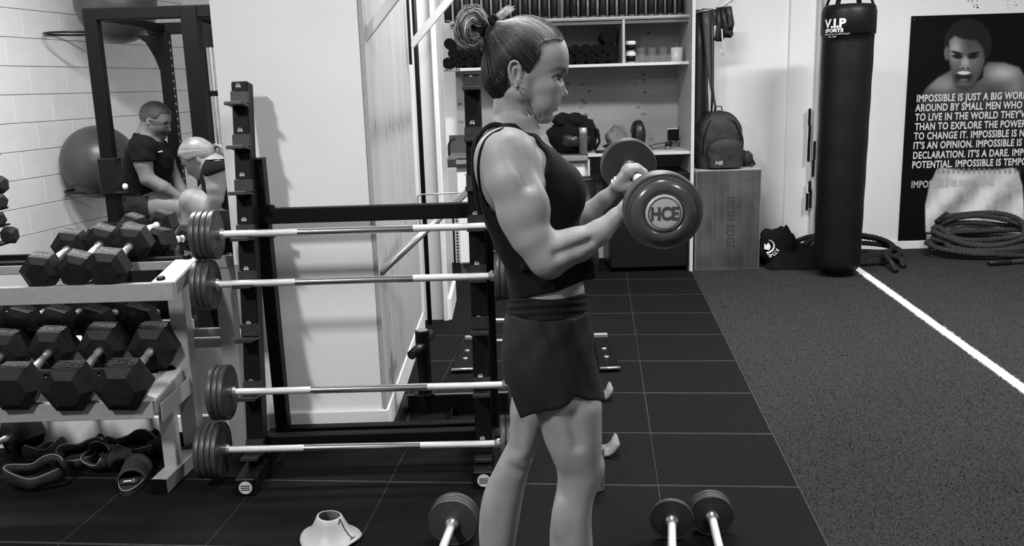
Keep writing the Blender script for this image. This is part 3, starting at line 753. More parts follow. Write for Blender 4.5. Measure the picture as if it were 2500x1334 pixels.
# ---- rolled black mats on the middle shelf
def roll_item(x, y, r, label, Y=YF+.17):
    c = P(x, y, Y); R = r*Y/F
    t = thing('rolled_mat', label, 'roll', tuple(c), 'black rolls on the middle shelf')
    MB().lathe((c.x, Y, c.z), (0, 1, 0), [(0, 0), (0, R*.9), (.008, R), (.3, R), (.308, R*.9), (.308, 0)], 24).build('roll_body', M_darkcloth, t)
    sp = [Vector((c.x+R*(.1+.8*k/40)*math.cos(k*.5), Y-.001, c.z+R*(.1+.8*k/40)*math.sin(k*.5))) for k in range(41)]
    MB().tube(sp, .002, 5).build('wound_edge', mat('wound_edge', .004, .9, spec=.1), t)
rz = lambda x: proj((P(x, 140, YF+.17).x, YF+.17, z_sh2))[1]
R1 = 13.2
k = 0
for x in [1093+27*i for i in range(16)]:
    if x > 1512: break
    roll_item(x, rz(x)-R1-.3, R1, 'black roll in the bottom row of the middle shelf, %s from the left' % ORD[k]); k += 1
k = 0
for x in [1107+27*i for i in range(15)]:
    if x > 1500: break
    roll_item(x, rz(x)-R1*2.74-.5, R1, 'black roll in the upper row of the middle shelf, %s from the left' % ORD[k]); k += 1
roll_item(1488, rz(1488)-R1*5.0, 17, 'single large black roll lying on top of the others')
roll_item(1097, rz(1097)-R1*4.6, 13, 'black roll on top of the stack at the left end of the shelf')
# ---- cups, glasses, jar
def at_shelf(x, Y=YF+.22): p = P(x, 130, Y); return Vector((p.x, Y, z_sh2))
c = at_shelf(1540)
M_cupw = mat('white_cup', .68, .35)
for k, lab in enumerate(('lower white travel cup with a black grip band on the middle shelf', 'upper white travel cup with a black grip band, stacked on another')):
    t = thing('travel_cup', lab, 'cup', (c.x, c.y, c.z+k*.082), 'stacked travel cups')
    b_ = c+Vector((0, 0, k*.082))
    MB().slathe(b_, (0, 0, 1), [(0, 0), (0, .028), (.055, .036), (.062, .038), (.066, .04), (.076, .036), (.081, .033), (.081, 0)], 24).build('cup_body', M_cupw, t)
    MB().slathe(b_+Vector((0, 0, .012)), (0, 0, 1), [(0, .031), (.001, .0325), (.040, .0385), (.041, .036)], 24).build('grip_band', M_blk, t)
for x, lab in ((1566, 'clear glass tumbler nearest the travel cups on the shelf'), (1592, 'clear glass tumbler in the middle of three'), (1619, 'clear glass tumbler nearest the candle jar')):
    c = at_shelf(x); m = MB()
    m.slathe(c, (0, 0, 1), [(0, 0), (0, .026), (.004, .028), (.112, .033), (.112, .031), (.012, .0255), (.010, 0)], 24)
    o = m.build('glass_tumbler', M_glass); tag(o, lab, 'glass', 'glass tumblers')
c = at_shelf(1652); t = thing('candle_jar', 'glass jar with pale wax and a knobbed lid on the shelf', 'jar', tuple(c))
MB().slathe(c, (0, 0, 1), [(0, 0), (0, .043), (.004, .045), (.105, .045), (.105, .0425), (.085, .0425), (.085, 0)], 28).build('jar_body', mat('frosted_wax_jar', .5, .35), t)
MB().slathe(c+Vector((0, 0, .106)), (0, 0, 1), [(0, .044), (.006, .044), (.010, .03), (.012, .008), (.02, .006), (.028, .01), (.034, .008), (.036, 0)], 24).build('lid', M_glass, t)
# marks on shelf edge
co, fs = text_mesh('CAIIIIN', size=.033, bold=.001, width=1.1, spacing=1.25)
p = P(1076, 165, YF+.115)
V = [(p.x+a[0], YF+.1145, z_sh2-.021+a[1]*.9) for a in co]
np_mesh('edge_lettering', V, fs, M_blk, cab, False)
# ---- things on the worktop
def blob(c, rad, name, m, seed=0, amp=.12, seg=28, parent=None, fr=2.2, sq=2., taper=0.):
    r = np.random.RandomState(seed); ph = r.rand(6)*6
    vs = []; fs = []; n = seg; h = seg//2
    for i in range(h+1):
        th = PI*i/h
        for k in range(n):
            a = 2*PI*k/n; d = np.array([math.sin(th)*math.cos(a), math.sin(th)*math.sin(a), math.cos(th)])
            s = (abs(d)**sq).sum()**(-1/sq)
            w_ = 1+amp*(math.sin(fr*3*d[0]+ph[0])*math.sin(fr*2.5*d[2]+ph[1])+.6*math.sin(fr*6*d[2]+ph[2]+3*d[1])*math.sin(fr*5*d[0]+ph[3])+.12*math.sin(fr*9*d[0]+4*d[2]+ph[4]))
            q_ = d*s*w_*np.array(rad); q_[:2] *= 1-taper*(d[2]*.5+.5)
            q_[2] = max(q_[2], -rad[2]*.86)
            vs.append((c[0]+q_[0], c[1]+q_[1], c[2]+q_[2]))
    for i in range(h):
        for k in range(n):
            l = (k+1) % n; fs.append((i*n+k, i*n+l, (i+1)*n+l, (i+1)*n+k))
    return MB().add(vs, fs, True).build(name, m, parent)
Yw = 6.98
c = P(1397, 340, Yw); g_ = thing('duffel_bag', 'slumped black sports bag at the left of the worktop', 'bag', tuple(c))
blob((c.x, Yw, z_ct+.125), (.20, .15, .15), 'bag_body', M_darkcloth, 3, .09, 40, g_)
blob((c.x-.02, Yw-.02, z_ct+.235), (.14, .11, .07), 'folded_flap', M_darkcloth, 5, .12, 32, g_)
blob((c.x+.02, Yw-.12, z_ct+.10), (.11, .045, .055), 'side_pocket', mat('shiny_black_nylon', .025, .35), 7, .12, 28, g_)
MB().tube([(c.x+.12, Yw-.05, z_ct+.2), (c.x+.19, Yw-.08, z_ct+.17), (c.x+.2, Yw-.1, z_ct+.08), (c.x+.16, Yw-.12, z_ct+.02)], .012, 8, flat=.4).build('strap', M_darkcloth, g_)
c = P(1424, 372, YF+.06); wb_ = thing('water_bottle', 'clear water bottle with a silver lid in front of the black bag', 'bottle', (c.x, c.y, z_ct))
hb = zz(1424, 310, c.y)-z_ct
MB().slathe((c.x, c.y, z_ct-.005), (0, 0, 1), [(0, 0), (0, .028), (.004, .031), (hb-.045, .031), (hb-.04, .029), (hb-.045, .029), (.004, .028), (.004, 0)], 24).build('bottle_wall', mat('smoky_plastic', .5, .1, trans=.85), wb_)
MB().slathe((c.x, c.y, z_ct), (0, 0, 1), [(0, 0), (0, .027), (.07, .027), (.07, 0)], 24).build('water', mat('water_grey', .35, .1, trans=.6), wb_)
MB().slathe((c.x, c.y, z_ct+hb-.045), (0, 0, 1), [(0, .031), (.038, .031), (.04, .028), (.04, 0)], 24).build('lid', mat('satin_lid', .4, .3, metal=.5), wb_)
c = P(1508, 335, Yw); cp = thing('sports_cap', 'crumpled grey cap on the worktop beside a black pouch', 'cap', tuple(c))
blob((c.x, Yw-.05, z_ct+.10), (.115, .10, .10), 'crown', mat('grey_cloth', .12, .85, nz=.5, scale=9, bump=.9, bscale=14), 11, .1, 36, cp, taper=.25)
blob((c.x-.07, Yw-.14, z_ct+.05), (.06, .06, .014), 'peak', M_darkcloth, 12, .05, 24, cp)
c = P(1559, 325, Yw); o = thing('black_pouch', 'rounded black zip case standing behind the grey cap', 'case', tuple(c))
blob((c.x, Yw+.04, z_ct+.105), (.058, .09, .125), 'case_body', mat('black_case', .01, .35, spec=.4), 2, .02, 32, o, sq=2.4)
MB().tube([(c.x-.012, Yw-.045, z_ct+.03), (c.x-.012, Yw-.055, z_ct+.1), (c.x-.01, Yw-.04, z_ct+.18), (c.x-.005, Yw+.0, z_ct+.226)], .003, 6).build('zip', M_rubber, o)
c = P(1465, 369, YF+.08); o = blob((c.x, c.y, z_ct+.010), (.038, .03, .012), 'sunglasses_case', M_blk2, 4, .08, 20); tag(o, 'small flat black case at the front edge of the worktop', 'case')
c = P(1484, 368, YF+.1); o = MB().slathe((c.x, c.y, z_ct), (0, 0, 1), [(0, 0), (0, .024), (.03, .03), (.032, .034), (.03, .028), (.006, .02), (.006, 0)], 20).build('small_bowl', M_cupw); tag(o, 'small white cup next to the flat black case', 'cup')
# power outlet, adapters, cable
c = P(1649, 325, YBK-.02); po = thing('power_outlet', 'white double power outlet on the plywood back panel', 'outlet', tuple(c))
wd = 38*7.28/F; hg = 38*7.28/F*.62
MB().box((c.x, YBK-.018, c.z), (wd, .010, hg), bev=.002).build('face_plate', M_cupw, po)
MB().box((c.x-.02, YBK-.025, c.z+hg*.33), (.008, .006, .012)).build('rocker', M_trim, po)
MB().box((c.x+.045, YBK-.025, c.z+hg*.33), (.008, .006, .012)).build('rocker', M_trim, po)
MB().box((P(1663, 355, YBK).x, YBK-.02, P(1663, 350, YBK).z), (.016, .016, .13)).build('conduit', M_trim, po)
ad = thing('power_adapter', 'square black charger plugged into the outlet', 'charger', tuple(P(1643, 330, YBK-.06)))
c = P(1643, 329, YBK-.05); MB().box((c.x, YBK-.055, c.z), (.082, .06, .085), bev=.008).build('adapter_body', M_blk, ad)
cb = [P(x, y, YY) for x, y, YY in ((1655, 320, 7.2), (1658, 310, 7.2), (1664, 318, 7.19), (1664, 335, 7.15), (1652, 345, 7.1), (1640, 352, 7.05), (1636, 362, 7.0))]
MB().tube(cb, .003, 6).build('cord', M_blk, ad)
ad2 = MB().box(P(1647, 353, 7.2)+Vector((0, 0, -.0)), (.055, .05, .06), bev=.006).build('grey_adapter', mat('grey_plastic', .12, .5)); tag(ad2, 'grey charger block below the black one', 'charger')
ca = MB(); pts = []
for k in range(60):
    t = k/59; a_ = t*9
    pts.append(Vector((P(1625, 360, 6.95).x-.02+(.09*math.cos(a_)+.05*math.sin(a_*1.7))*(1-.3*t)-.06*t*3*(t > .8)*(t-.8), 6.98+.05*math.sin(a_*1.3), z_ct+.007+.05*abs(math.sin(a_*.8+.5))*(1-t))))
pts += [P(1590, 358, 6.9), P(1578, 362, 6.85)]
ca.tube(pts, .0028, 6); o = thing('charging_cable', 'tangled black charging cable with a plug on the worktop', 'cable', tuple(pts[0]))
ca.build('cord', M_blk, o)
blob(P(1632, 352, 6.98), (.028, .02, .02), 'plug', M_blk2, 3, .05, 16, o, sq=3)
# ================================================================ PLYO BOX, BACKPACK, BANDS
pb = thing('plyo_box', 'tall dark stained plywood jump box with faint vertical lettering', 'box', (1.65, 6.95, 0))
b0 = G(1694, 662); b1 = G(1858, 656); bh = P(1697, 419, b0.y).z; bx1 = P(1861, 415, b0.y).x
bxc = (b0.x+.008+bx1)/2; bw = bx1-b0.x-.012; bd = .48; by = b0.y+.012
M_bxs = mat('box_side', .16, .6, v2=.24, scale=6)
def bf(u, v): return np.stack([bxc-bw/2+bw*u, np.full_like(u, by), bh*v], 1)
def bfc(u, v):
    g = .055+.06*(fbm(u*2.4, v*3.1)-.4)+.04*(fbm(u*26, v*1.6)-.45)+.05*(fbm(u*5+3, v*5)-.4)
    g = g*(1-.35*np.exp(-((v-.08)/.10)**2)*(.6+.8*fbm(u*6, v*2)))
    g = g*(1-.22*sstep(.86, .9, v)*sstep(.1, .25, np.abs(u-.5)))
    for (a, b) in ((.3, .33), (.75, .3), (.45, .62)):
        g = g*(1-.25*np.exp(-(((u-a)/.03)**2+((v-b)/.015)**2)))
    edge = np.minimum(np.minimum(u, 1-u)*bw, np.minimum(v, 1-v)*bh)
    g = g+.12*np.exp(-(edge/.004)**2)
    return g
grid_panel('front_panel', bf, 130, 190, bfc, M_plyp, pb)
for nm, c_, s_ in (('side_panel', (bxc+bw/2-.008, by+bd/2, bh/2), (.018, bd-.002, bh-.002)), ('side_panel', (bxc-bw/2+.009, by+bd/2, bh/2), (.018, bd-.002, bh-.002)), ('rear_panel', (bxc, by+bd-.01, bh/2), (bw-.04, .018, bh-.002))):
    MB().box(c_, s_, bev=.001).build(nm, M_bxs, pb)
MB().box((bxc+.0, by+bd/2+.002, bh-.008), (bw+.002, bd-.004, .018), bev=.001).build('top_panel', mat('box_top', .30, .6, v2=.42, scale=8), pb)
co, fs = text_mesh('IRON EDGE', size=.088, bold=.0025, width=.80, spacing=1.12)
p = P(1796, 480, by)
V = [(p.x-.062+a[1], by-.0012, p.z-a[0]) for a in co]
np_mesh('stencil', V, fs, mat('faded_ink', .030, .7), pb, False)['kind'] = 'stuff'
# backpack
c = P(1757, 340, 6.95); yb_ = 6.98
bp = thing('backpack', 'dark camouflage backpack standing on the plywood box', 'backpack', (c.x, yb_, bh))
hp = zz(1757, 270, yb_)-bh
M_camo = mat('camo_nylon', .004, .7, v2=.022, scale=13, bump=.4, bscale=20, detail=2.)
def shell(cx, cy, z0, w_, d_, h_, top=.45, n=40, nm='shell', m=None, par=None, seed=1, yshift=0):
    vs = []; fs = []; H = 30; r = np.random.RandomState(seed)
    for i in range(H+1):
        v = i/H
        k_ = 1.0 if v < 1-top else math.sqrt(max(0, 1-((v-(1-top))/top)**2.2))
        k_ *= .94+.06*math.sin(min(v*3, 1.57))
        for j in range(n):
            a = 2*PI*j/n; ca_, sa_ = math.cos(a), math.sin(a)
            ex = 2/3.0
            x = math.copysign(abs(ca_)**ex, ca_)*w_/2*k_; y = math.copysign(abs(sa_)**ex, sa_)*d_/2*(k_*.7+.3 if v < .99 else .2)
            wv = 1+.02*math.sin(9*v+3*a)+.015*math.sin(21*v+a*5)
            vs.append((cx+x*wv, cy+y*wv+yshift*v, z0+v*h_))
    for i in range(H):
        for j in range(n):
            l = (j+1) % n; fs.append((i*n+j, i*n+l, (i+1)*n+l, (i+1)*n+j))
    fs.append(tuple(range(n))[::-1]); fs.append(tuple(H*n+j for j in range(n)))
    return MB().add(vs, fs, True).build(nm, m or M_camo, par)
pw = 116*6.98/F
shell(c.x-.0, yb_, bh+.002, pw, .22, hp, .55, par=bp, nm='main_body')
shell(c.x+.02, yb_-.125, bh+.012, pw*.74, .10, hp*.52, .4, par=bp, nm='front_pocket')
z1 = MB().tube([(c.x-pw*.40, yb_-.115, bh+.12), (c.x-pw*.39, yb_-.115, bh+hp*.55), (c.x-pw*.25, yb_-.09, bh+hp*.82), (c.x, yb_-.07, bh+hp*.92), (c.x+pw*.28, yb_-.09, bh+hp*.8), (c.x+pw*.42, yb_-.115, bh+hp*.5)], .004, 6).build('zip', M_blk, bp)
MB().tube([(c.x-.03, yb_+.03, bh+hp*.98), (c.x-.025, yb_+.02, bh+hp+.03), (c.x+.02, yb_+.02, bh+hp+.03), (c.x+.03, yb_+.03, bh+hp*.98)], .008, 8, flat=.5).build('grab_loop', M_darkcloth, bp)
blob((c.x+pw*.5+.035, yb_+.03, bh+.06), (.055, .07, .062), 'side_pouch', M_camo, 6, .06, 28, bp)
MB().tube([(c.x+pw*.45, yb_+.08, bh+.14), (c.x+pw*.5+.06, yb_+.03, bh+.10), (c.x+pw*.5+.09, yb_-.02, bh+.02), (c.x+pw*.5+.05, yb_-.06, bh+.012)], .012, 8, flat=.35).build('shoulder_strap', M_darkcloth, bp)
co, fs = text_mesh('NB', size=.04, bold=.002, width=1.05)
lp_ = P(1746, 403, yb_-.18)
np_mesh('logo', [(lp_.x+a[0]+a[1]*.2, yb_-.181+.004, lp_.z+a[1]) for a in co], fs, mat('grey_logo', .3, .5), bp, False)
# bands on a hook
YH = 7.15
hk = P(1788, 2, YH); hook = thing('wall_hook', 'slim steel hook arm on the wall holding the resistance bands', 'hook', tuple(hk))
MB().tube([Vector((hk.x+.03, YB, hk.z+.09)), hk, P(1764, 18, YH-.08), P(1700, 30, YH-.12)], .006, 8).build('arm', M_steel, hook)
def band(pxs, w_, label, m, Ys=None, th=.005, par=None, name='resistance_band'):
    """flat strip following pixels; each entry (x, y, Y, width_px)"""
    vs = []; n = len(pxs)
    for (x, y, Y, wp) in pxs:
        for s in (-.5, .5):
            p_ = P(x+wp*s, y, Y); vs.append(p_)
    fs = [(2*i, 2*i+1, 2*i+3, 2*i+2) for i in range(n-1)]
    o = MB().add(vs, fs, True).build(name, m, par); s_ = o.modifiers.new('s', 'SOLIDIFY'); s_.thickness = th; s_.offset = 0
    return o
M_bd = mat('black_latex', .010, .5); M_bg = mat('grey_latex', .06, .5); M_bg2 = mat('mid_grey_latex', .03, .5)
t = thing('resistance_band', 'widest black resistance band hanging beside the cabinet', 'band', tuple(P(1708, 200, YH)), 'bands on the wall hook')
band([(1709, 24, YH-.06, 20), (1708, 120, YH-.06, 21), (1706, 260, YH-.05, 22), (1703, 350, YH-.04, 22), (1700, 400, YH-.04, 20)], 0, '', M_bd, par=t, name='front_strand')
band([(1707, 24, YH+.04, 24), (1710, 260, YH+.03, 30), (1706, 400, YH+.0, 26)], 0, '', M_bd, par=t, name='rear_strand')
t = thing('resistance_band', 'long grey resistance band looped down to the backpack', 'band', tuple(P(1735, 150, YH)), 'bands on the wall hook')
o = band([(1724, 21, YH-.09, 22), (1726, 60, YH-.09, 21), (1730, 140, YH-.09, 14), (1736, 200, YH-.09, 10), (1742, 240, YH-.08, 7), (1747, 262, YH-.07, 5), (1745, 275, YH-.05, 6), (1736, 280, YH-.04, 8), (1730, 272, YH-.02, 8)], 0, '', M_bg, par=t, name='front_strand')
band([(1727, 21, YH-.0, 18), (1725, 120, YH-.01, 11), (1724, 220, YH-.02, 8), (1726, 270, YH-.03, 9), (1730, 280, YH-.03, 9)], 0, '', M_bg2, par=t, name='rear_strand')
t = thing('resistance_band', 'narrow pale edged resistance band between the wider ones', 'band', tuple(P(1745, 150, YH)), 'bands on the wall hook')
band([(1739, 22, YH-.1, 8), (1740, 100, YH-.1, 7), (1740, 200, YH-.1, 6), (1737, 276, YH-.09, 5)], 0, '', M_bg2, par=t, name='strand')
for k, (xs, lab, m_) in enumerate((([(1744, 22), (1748, 40), (1747, 58), (1744, 62)], 'short grey mini band folded at the left on the hook', M_bg2), ([(1756, 18), (1757, 55), (1753, 85), (1750, 98), (1757, 101), (1763, 90), (1763, 60)], 'short black mini band hanging lowest in the cluster', M_bd), ([(1766, 17), (1770, 50), (1774, 80), (1778, 92), (1783, 85), (1780, 55), (1774, 20)], 'short black mini band at the right end of the hook', M_bd), ([(1779, 15), (1782, 35), (1786, 58), (1782, 72), (1776, 60)], 'short grey mini band nearest the hook bend', M_bg2), ([(1762, 70), (1764, 98), (1768, 118), (1767, 130), (1763, 134), (1759, 120)], 'thin white cord loop under the mini bands', mat('white_cord', .6, .6)))):
    t = thing('mini_band' if k < 4 else 'cord_loop', lab, 'band', tuple(P(xs[0][0], xs[0][1], YH)), 'mini bands on the wall hook')
    band([(x, y, YH-.11-.012*k+.004*j, 14 if k < 4 else 3.) for j, (x, y) in enumerate(xs)], 0, '', m_, par=t, name='loop')
# ================================================================ PUNCHING BAG, CONDUITS
Yp = 6.47; top = P(2074, 12, Yp); bot = P(2041, 668, Yp); bot.z = max(bot.z, .03)
M_vinyl = mat('black_vinyl', .005, .45, spec=.22, bump=.05, bscale=10)
bag = thing('punching_bag', 'tall black hanging punching bag marked V.I.P SPORTS', 'punching bag', tuple(bot))
ax = (top-bot); Lb = ax.length; ax.normalize(); rb0 = .163; rb1 = .183
prof = [(0, 0), (0, .10), (.012, .135), (.04, rb0-.004), (.07, rb0)]
for k in range(1, 30): prof.append((.07+(Lb-.27)*k/29, rb0+(rb1-.008-rb0)*k/29+.0015*math.sin(k*1.3)))
prof += [(Lb-.199, rb1-.001), (Lb-.198, rb1), (Lb-.05, rb1), (Lb-.01, rb1-.01), (Lb, rb1-.03), (Lb+.005, 0)]
MB().slathe(bot, ax, prof, 64).build('bag_body', M_vinyl, bag)
for a_ in (-2.4, -.8, .8, 2.4):
    q = bot+ax*(Lb-.03)+Vector((rb1*math.cos(a_)*.97, rb1*math.sin(a_)*.97, 0)); q2 = bot+ax*(Lb+.42)+Vector((0, 0, 0))
    MB().beam(q, q+(q2-q)*.25, .035, .006, up=(math.cos(a_), math.sin(a_), .3), bev=.001).build('hanging_strap', M_darkcloth, bag)
    MB().tube([q+(q2-q)*.25, q2], .005, 6).build('chain', M_steel, bag)
MB().tube([bot+ax*(Lb+.42), Vector((bot.x+ax.x*(Lb+.42), bot.y+ax.y*(Lb+.42), 3.3))], .008, 8).build('chain', M_steel, bag)
def wrap(s, size, cpx, width, sp, nm, bold=.002, m=M_white_print):
    co, fs = text_mesh(s, size=size, bold=bold, width=width, spacing=sp, align='CENTER')
    # target centre angle on the cylinder
    c_ = P(cpx[0], cpx[1], Yp-rb1); zc_ = c_.z; axp = bot+ax*((zc_-bot.z)/ax.z)
    R = rb1+.0012; x0 = c_.x-axp.x; th0 = math.asin(max(-.97, min(.97, x0/R)))
    V = []
    for a in co:
        z_ = zc_+a[1]-size*.36; ap = bot+ax*((z_-bot.z)/ax.z)
        Rz = (R if z_ > bot.z+ax.z*(Lb-.198) else R-.006); th = th0+a[0]/R; V.append((ap.x+Rz*math.sin(th), ap.y-Rz*math.cos(th), z_))
    np_mesh(nm, V, fs, m, bag, False)
wrap('V.I.P', .080, (2045, 55), 1.1, 1.0, 'logo_lettering', .0035)
wrap('SPORTS', .031, (2043, 73), 1.3, 1.02, 'logo_lettering', .0015)
wrap('MADE IN AUSTRALIA', .013, (2047, 82), 1.5, 1.05, 'small_print', .0005)
wrap('EST. 1978', .011, (2040, 88.5), 1.3, 1.05, 'small_print', .0003)
# conduits on the pilaster with black clamps
for k, (x, r) in enumerate(((1990, .014), (2003, .012))):
    p = P(x, 300, YB-.05)
    t = thing('wall_conduit', ('left of two white conduits on the pilaster behind the bag', 'right of two white conduits, mostly hidden by the bag')[k], 'pipe', (p.x, YB-.05, 0), 'white conduits')
    MB().cyl((p.x, YB-.052, .0), (p.x, YB-.052, 3.3), r, 12).build('pipe', mat('grey_white_pvc', .5, .4), t)
hg_ = thing('strap_rail', 'thin wall rail with small black buckles behind the punching bag', 'rail', tuple(P(1980, 400, YB-.06)))
MB().tube([P(1979, 262, YB-.07), P(1976, 515, YB-.07)], .006, 8).build('rail', M_trim, hg_)
for (x, y0, y1) in ((1977, 265, 307), (1977, 305, 345), (1975, 340, 395), (1986, 390, 432), (1977, 442, 470), (1971, 472, 514), (1979, 462, 508), (1989, 345, 390)):
    a_ = P(x, y0, YB-.085); b_ = P(x-1, y1, YB-.085)
    MB().box((a_+b_)/2, (.020, .018, (a_-b_).length), bev=.004).build('buckle', M_blk2, hg_)
# small stain spots high on the wall
stn = MB(); rr = random.Random(4)
for k in range(16):
    p = P(2375+rr.uniform(-16, 14)+(95 if k % 3 == 0 else 0), 6+rr.uniform(-6, 16), YB-.003); R = rr.uniform(.003, .009)
    stn.cyl(p, p+Vector((0, .002, 0)), R, 8)
o = stn.build('paint_scuff', mat('scuff', .4, .8), wb); o['kind'] = 'stuff'
# ================================================================ POSTER
YP = YB-.012
A = P(2224, 38, YP); B = P(2194, 598, YP)
pxl = (A.x+B.x)/2; pzt = A.z-.005; pzb = B.z; PWd = 1.36
poster = thing('wall_poster', 'large black wall poster of a shirtless shouting boxer in white shorts with a motivational text', 'poster', (pxl+PWd/2, YP, pzb))
def pfn(u, v): return np.stack([pxl+PWd*u, np.full_like(u, YP-.004), pzb+(pzt-pzb)*v], 1)
def pcol(u, v):
    X = pfn(u, v); q = X-np.array([0, 0, CAMH]); zc_ = q@_f0
    x = 1250+F*(q@_r)/zc_; y = 667-F*(q@_u)/zc_
    g = np.full_like(x, .004)
    def ell(cx, cy, rx, ry, soft=.12, rot=0.):
        c_, s_ = math.cos(rot), math.sin(rot); dx = (x-cx)*c_+(y-cy)*s_; dy = -(x-cx)*s_+(y-cy)*c_
        return 1-sstep(1-soft, 1+soft, np.sqrt((dx/rx)**2+(dy/ry)**2))
    def put(m_, t_): 
        nonlocal g
        g = g*(1-m_)+t_*m_
    def poly(pts, soft=2.5):
        P_ = np.array(pts, float); ins = np.zeros(len(x), bool); dmin = np.full(len(x), 1e9)
        for i in range(len(P_)):
            a_, b_ = P_[i], P_[(i+1) % len(P_)]; e = b_-a_
            t_ = np.clip(((x-a_[0])*e[0]+(y-a_[1])*e[1])/(e@e), 0, 1)
            dmin = np.minimum(dmin, np.hypot(x-a_[0]-t_*e[0], y-a_[1]-t_*e[1]))
            cr = ((a_[1] > y) != (b_[1] > y)); xi = a_[0]+(y-a_[1])/(e[1] if e[1] else 1e-9)*e[0]; ins ^= cr & (x < xi)
        return sstep(-soft, soft, np.where(ins, dmin, -dmin))
    n_ = fbm(x/22, y/22)-.45
    # shoulders and chest
    body = poly([(2243, 245), (2262, 215), (2290, 190), (2322, 172), (2336, 182), (2380, 205), (2400, 190), (2402, 165), (2412, 152), (2450, 153), (2488, 165), (2503, 190), (2560, 230), (2590, 330), (2540, 420), (2300, 420), (2262, 330)], 4)
    sh = .07+.18*np.exp(-((x-2300)/35)**2-((y-205)/22)**2)+.34*np.exp(-((x-2450)/38)**2-((y-178)/20)**2)+.12*np.exp(-((x-2480)/20)**2-((y-215)/18)**2)+.05*n_
    fade = np.exp(-np.clip(y-215, 0, 400)/45.)
    put(body, sh*fade+.012)
    # neck, head, hair
    put(ell(2355, 190, 30, 34, .2), .05+.04*n_)
    put(ell(2363, 105, 58, 59, .05), .014+.02*np.clip(fbm(x/3, y/3)-.45, 0, 1))
    put(poly([(2318, 100), (2330, 88), (2350, 96), (2385, 100), (2400, 118), (2404, 150), (2392, 185), (2372, 206), (2345, 207), (2326, 190), (2318, 150)], 4), .07+.28*np.exp(-((x-2332)/17)**2-((y-120)/30)**2)+.08*np.exp(-((x-2375)/20)**2-((y-150)/22)**2)+.03*n_)
    put(ell(2312, 130, 7, 16, .3), .12)
    for cx in (2338, 2375): put(ell(cx, 138, 14, 6, .4, .12 if cx < 2350 else -.15), .012)
    put(ell(2336, 129, 16, 3.5, .4, .25), .015); put(ell(2377, 131, 16, 3.5, .4, -.2), .012)
    put(ell(2356, 153, 9, 13, .5), .34); put(ell(2356, 163, 13, 5, .4), .25); put(ell(2351, 166, 3, 2, .4), .02); put(ell(2363, 166, 3, 2, .4), .02)
    put(ell(2352, 188, 21, 14, .3), .02); put(ell(2353, 178, 15, 4.5, .3), .62); put(ell(2352, 196, 10, 4, .4), .12); put(ell(2350, 205, 16, 5, .5), .10)
    # white shorts
    shp = poly([(2287, 414), (2300, 410), (2360, 418), (2430, 416), (2472, 410), (2486, 420), (2496, 455), (2500, 520), (2502, 600), (2420, 600), (2405, 560), (2385, 572), (2320, 574), (2260, 566), (2259, 500), (2270, 450)], 2.5)
    fold = .5+.25*np.sin((x-2380)*.06+(y-480)*.05)*np.exp(-((y-500)/60)**2)+.3*(fbm(x/30, y/18)-.45)+.2*(fbm(x/9, y/30)-.45)
    put(shp, np.clip(fold*1.05, .12, .8))
    put(poly([(2287, 412), (2486, 412), (2490, 424), (2284, 424)], 3)*(.5+.5*np.sin(x*.5)), .25)
    put(poly([(2262, 572), (2300, 575), (2310, 598), (2262, 598)], 2), .30+.2*np.exp(-((x-2275)/8)**2))
    put(poly([(2420, 580), (2500, 575), (2500, 598), (2430, 598)], 2), .3)
    return g
MB().box((pxl+PWd/2, YP+.002, (pzt+pzb)/2), (PWd, .008, pzt-pzb)).build('board', M_blk, poster)
grid_panel('print', pfn, 430, 520, pcol, mat('poster_ink', .5, .6, attr='tone', spec=.1), poster)
LN = [('IMPOSSIBLE IS JUST A BIG WORD THROWN', 2237, 249), ('AROUND BY SMALL MEN WHO FIND IT', 2235, 272), ("TO LIVE IN THE WORLD THEY'VE BEEN", 2234, 295), ('THAN TO EXPLORE THE POWER THEY', 2233, 318), ('TO CHANGE IT. IMPOSSIBLE IS NOT A', 2231, 341), ("IT'S AN OPINION. IMPOSSIBLE IS NOT", 2229, 364), ("DECLARATION. IT'S A DARE. IMPOSSIBLE", 2228, 388), ('POTENTIAL. IMPOSSIBLE IS TEMPORARY', 2226, 411), ('IMPOSSIBLE IS NOTHING.', 2224, 459)]
co0, _ = text_mesh('IMPOSSIBLE IS JUST A BIG WORD', size=.080, bold=.0024, spacing=1.08)
wref = 263*YP/F*1.02; kx = wref/(co0[:, 0].max()-co0[:, 0].min())
M_pt = mat('poster_lettering', .68, .5)
for k, (s, x, y) in enumerate(LN):
    co, fs = text_mesh(s, size=.080, bold=.0024, spacing=1.08)
    p = P(x, y, YP-.006)
    np_mesh('text_line', [(p.x+a[0]*kx, YP-.0062, p.z+a[1]) for a in co], fs, M_pt if k < 8 else mat('poster_lettering_grey', .45, .5), poster, False)
for (x, y) in ((2232, 48), (2203, 588)):
    p = P(x, y, YP-.006); MB().slathe(p, (0, -1, 0), [(0, .005), (.002, .004), (.003, 0)], 12).build('screw', M_steel, poster)
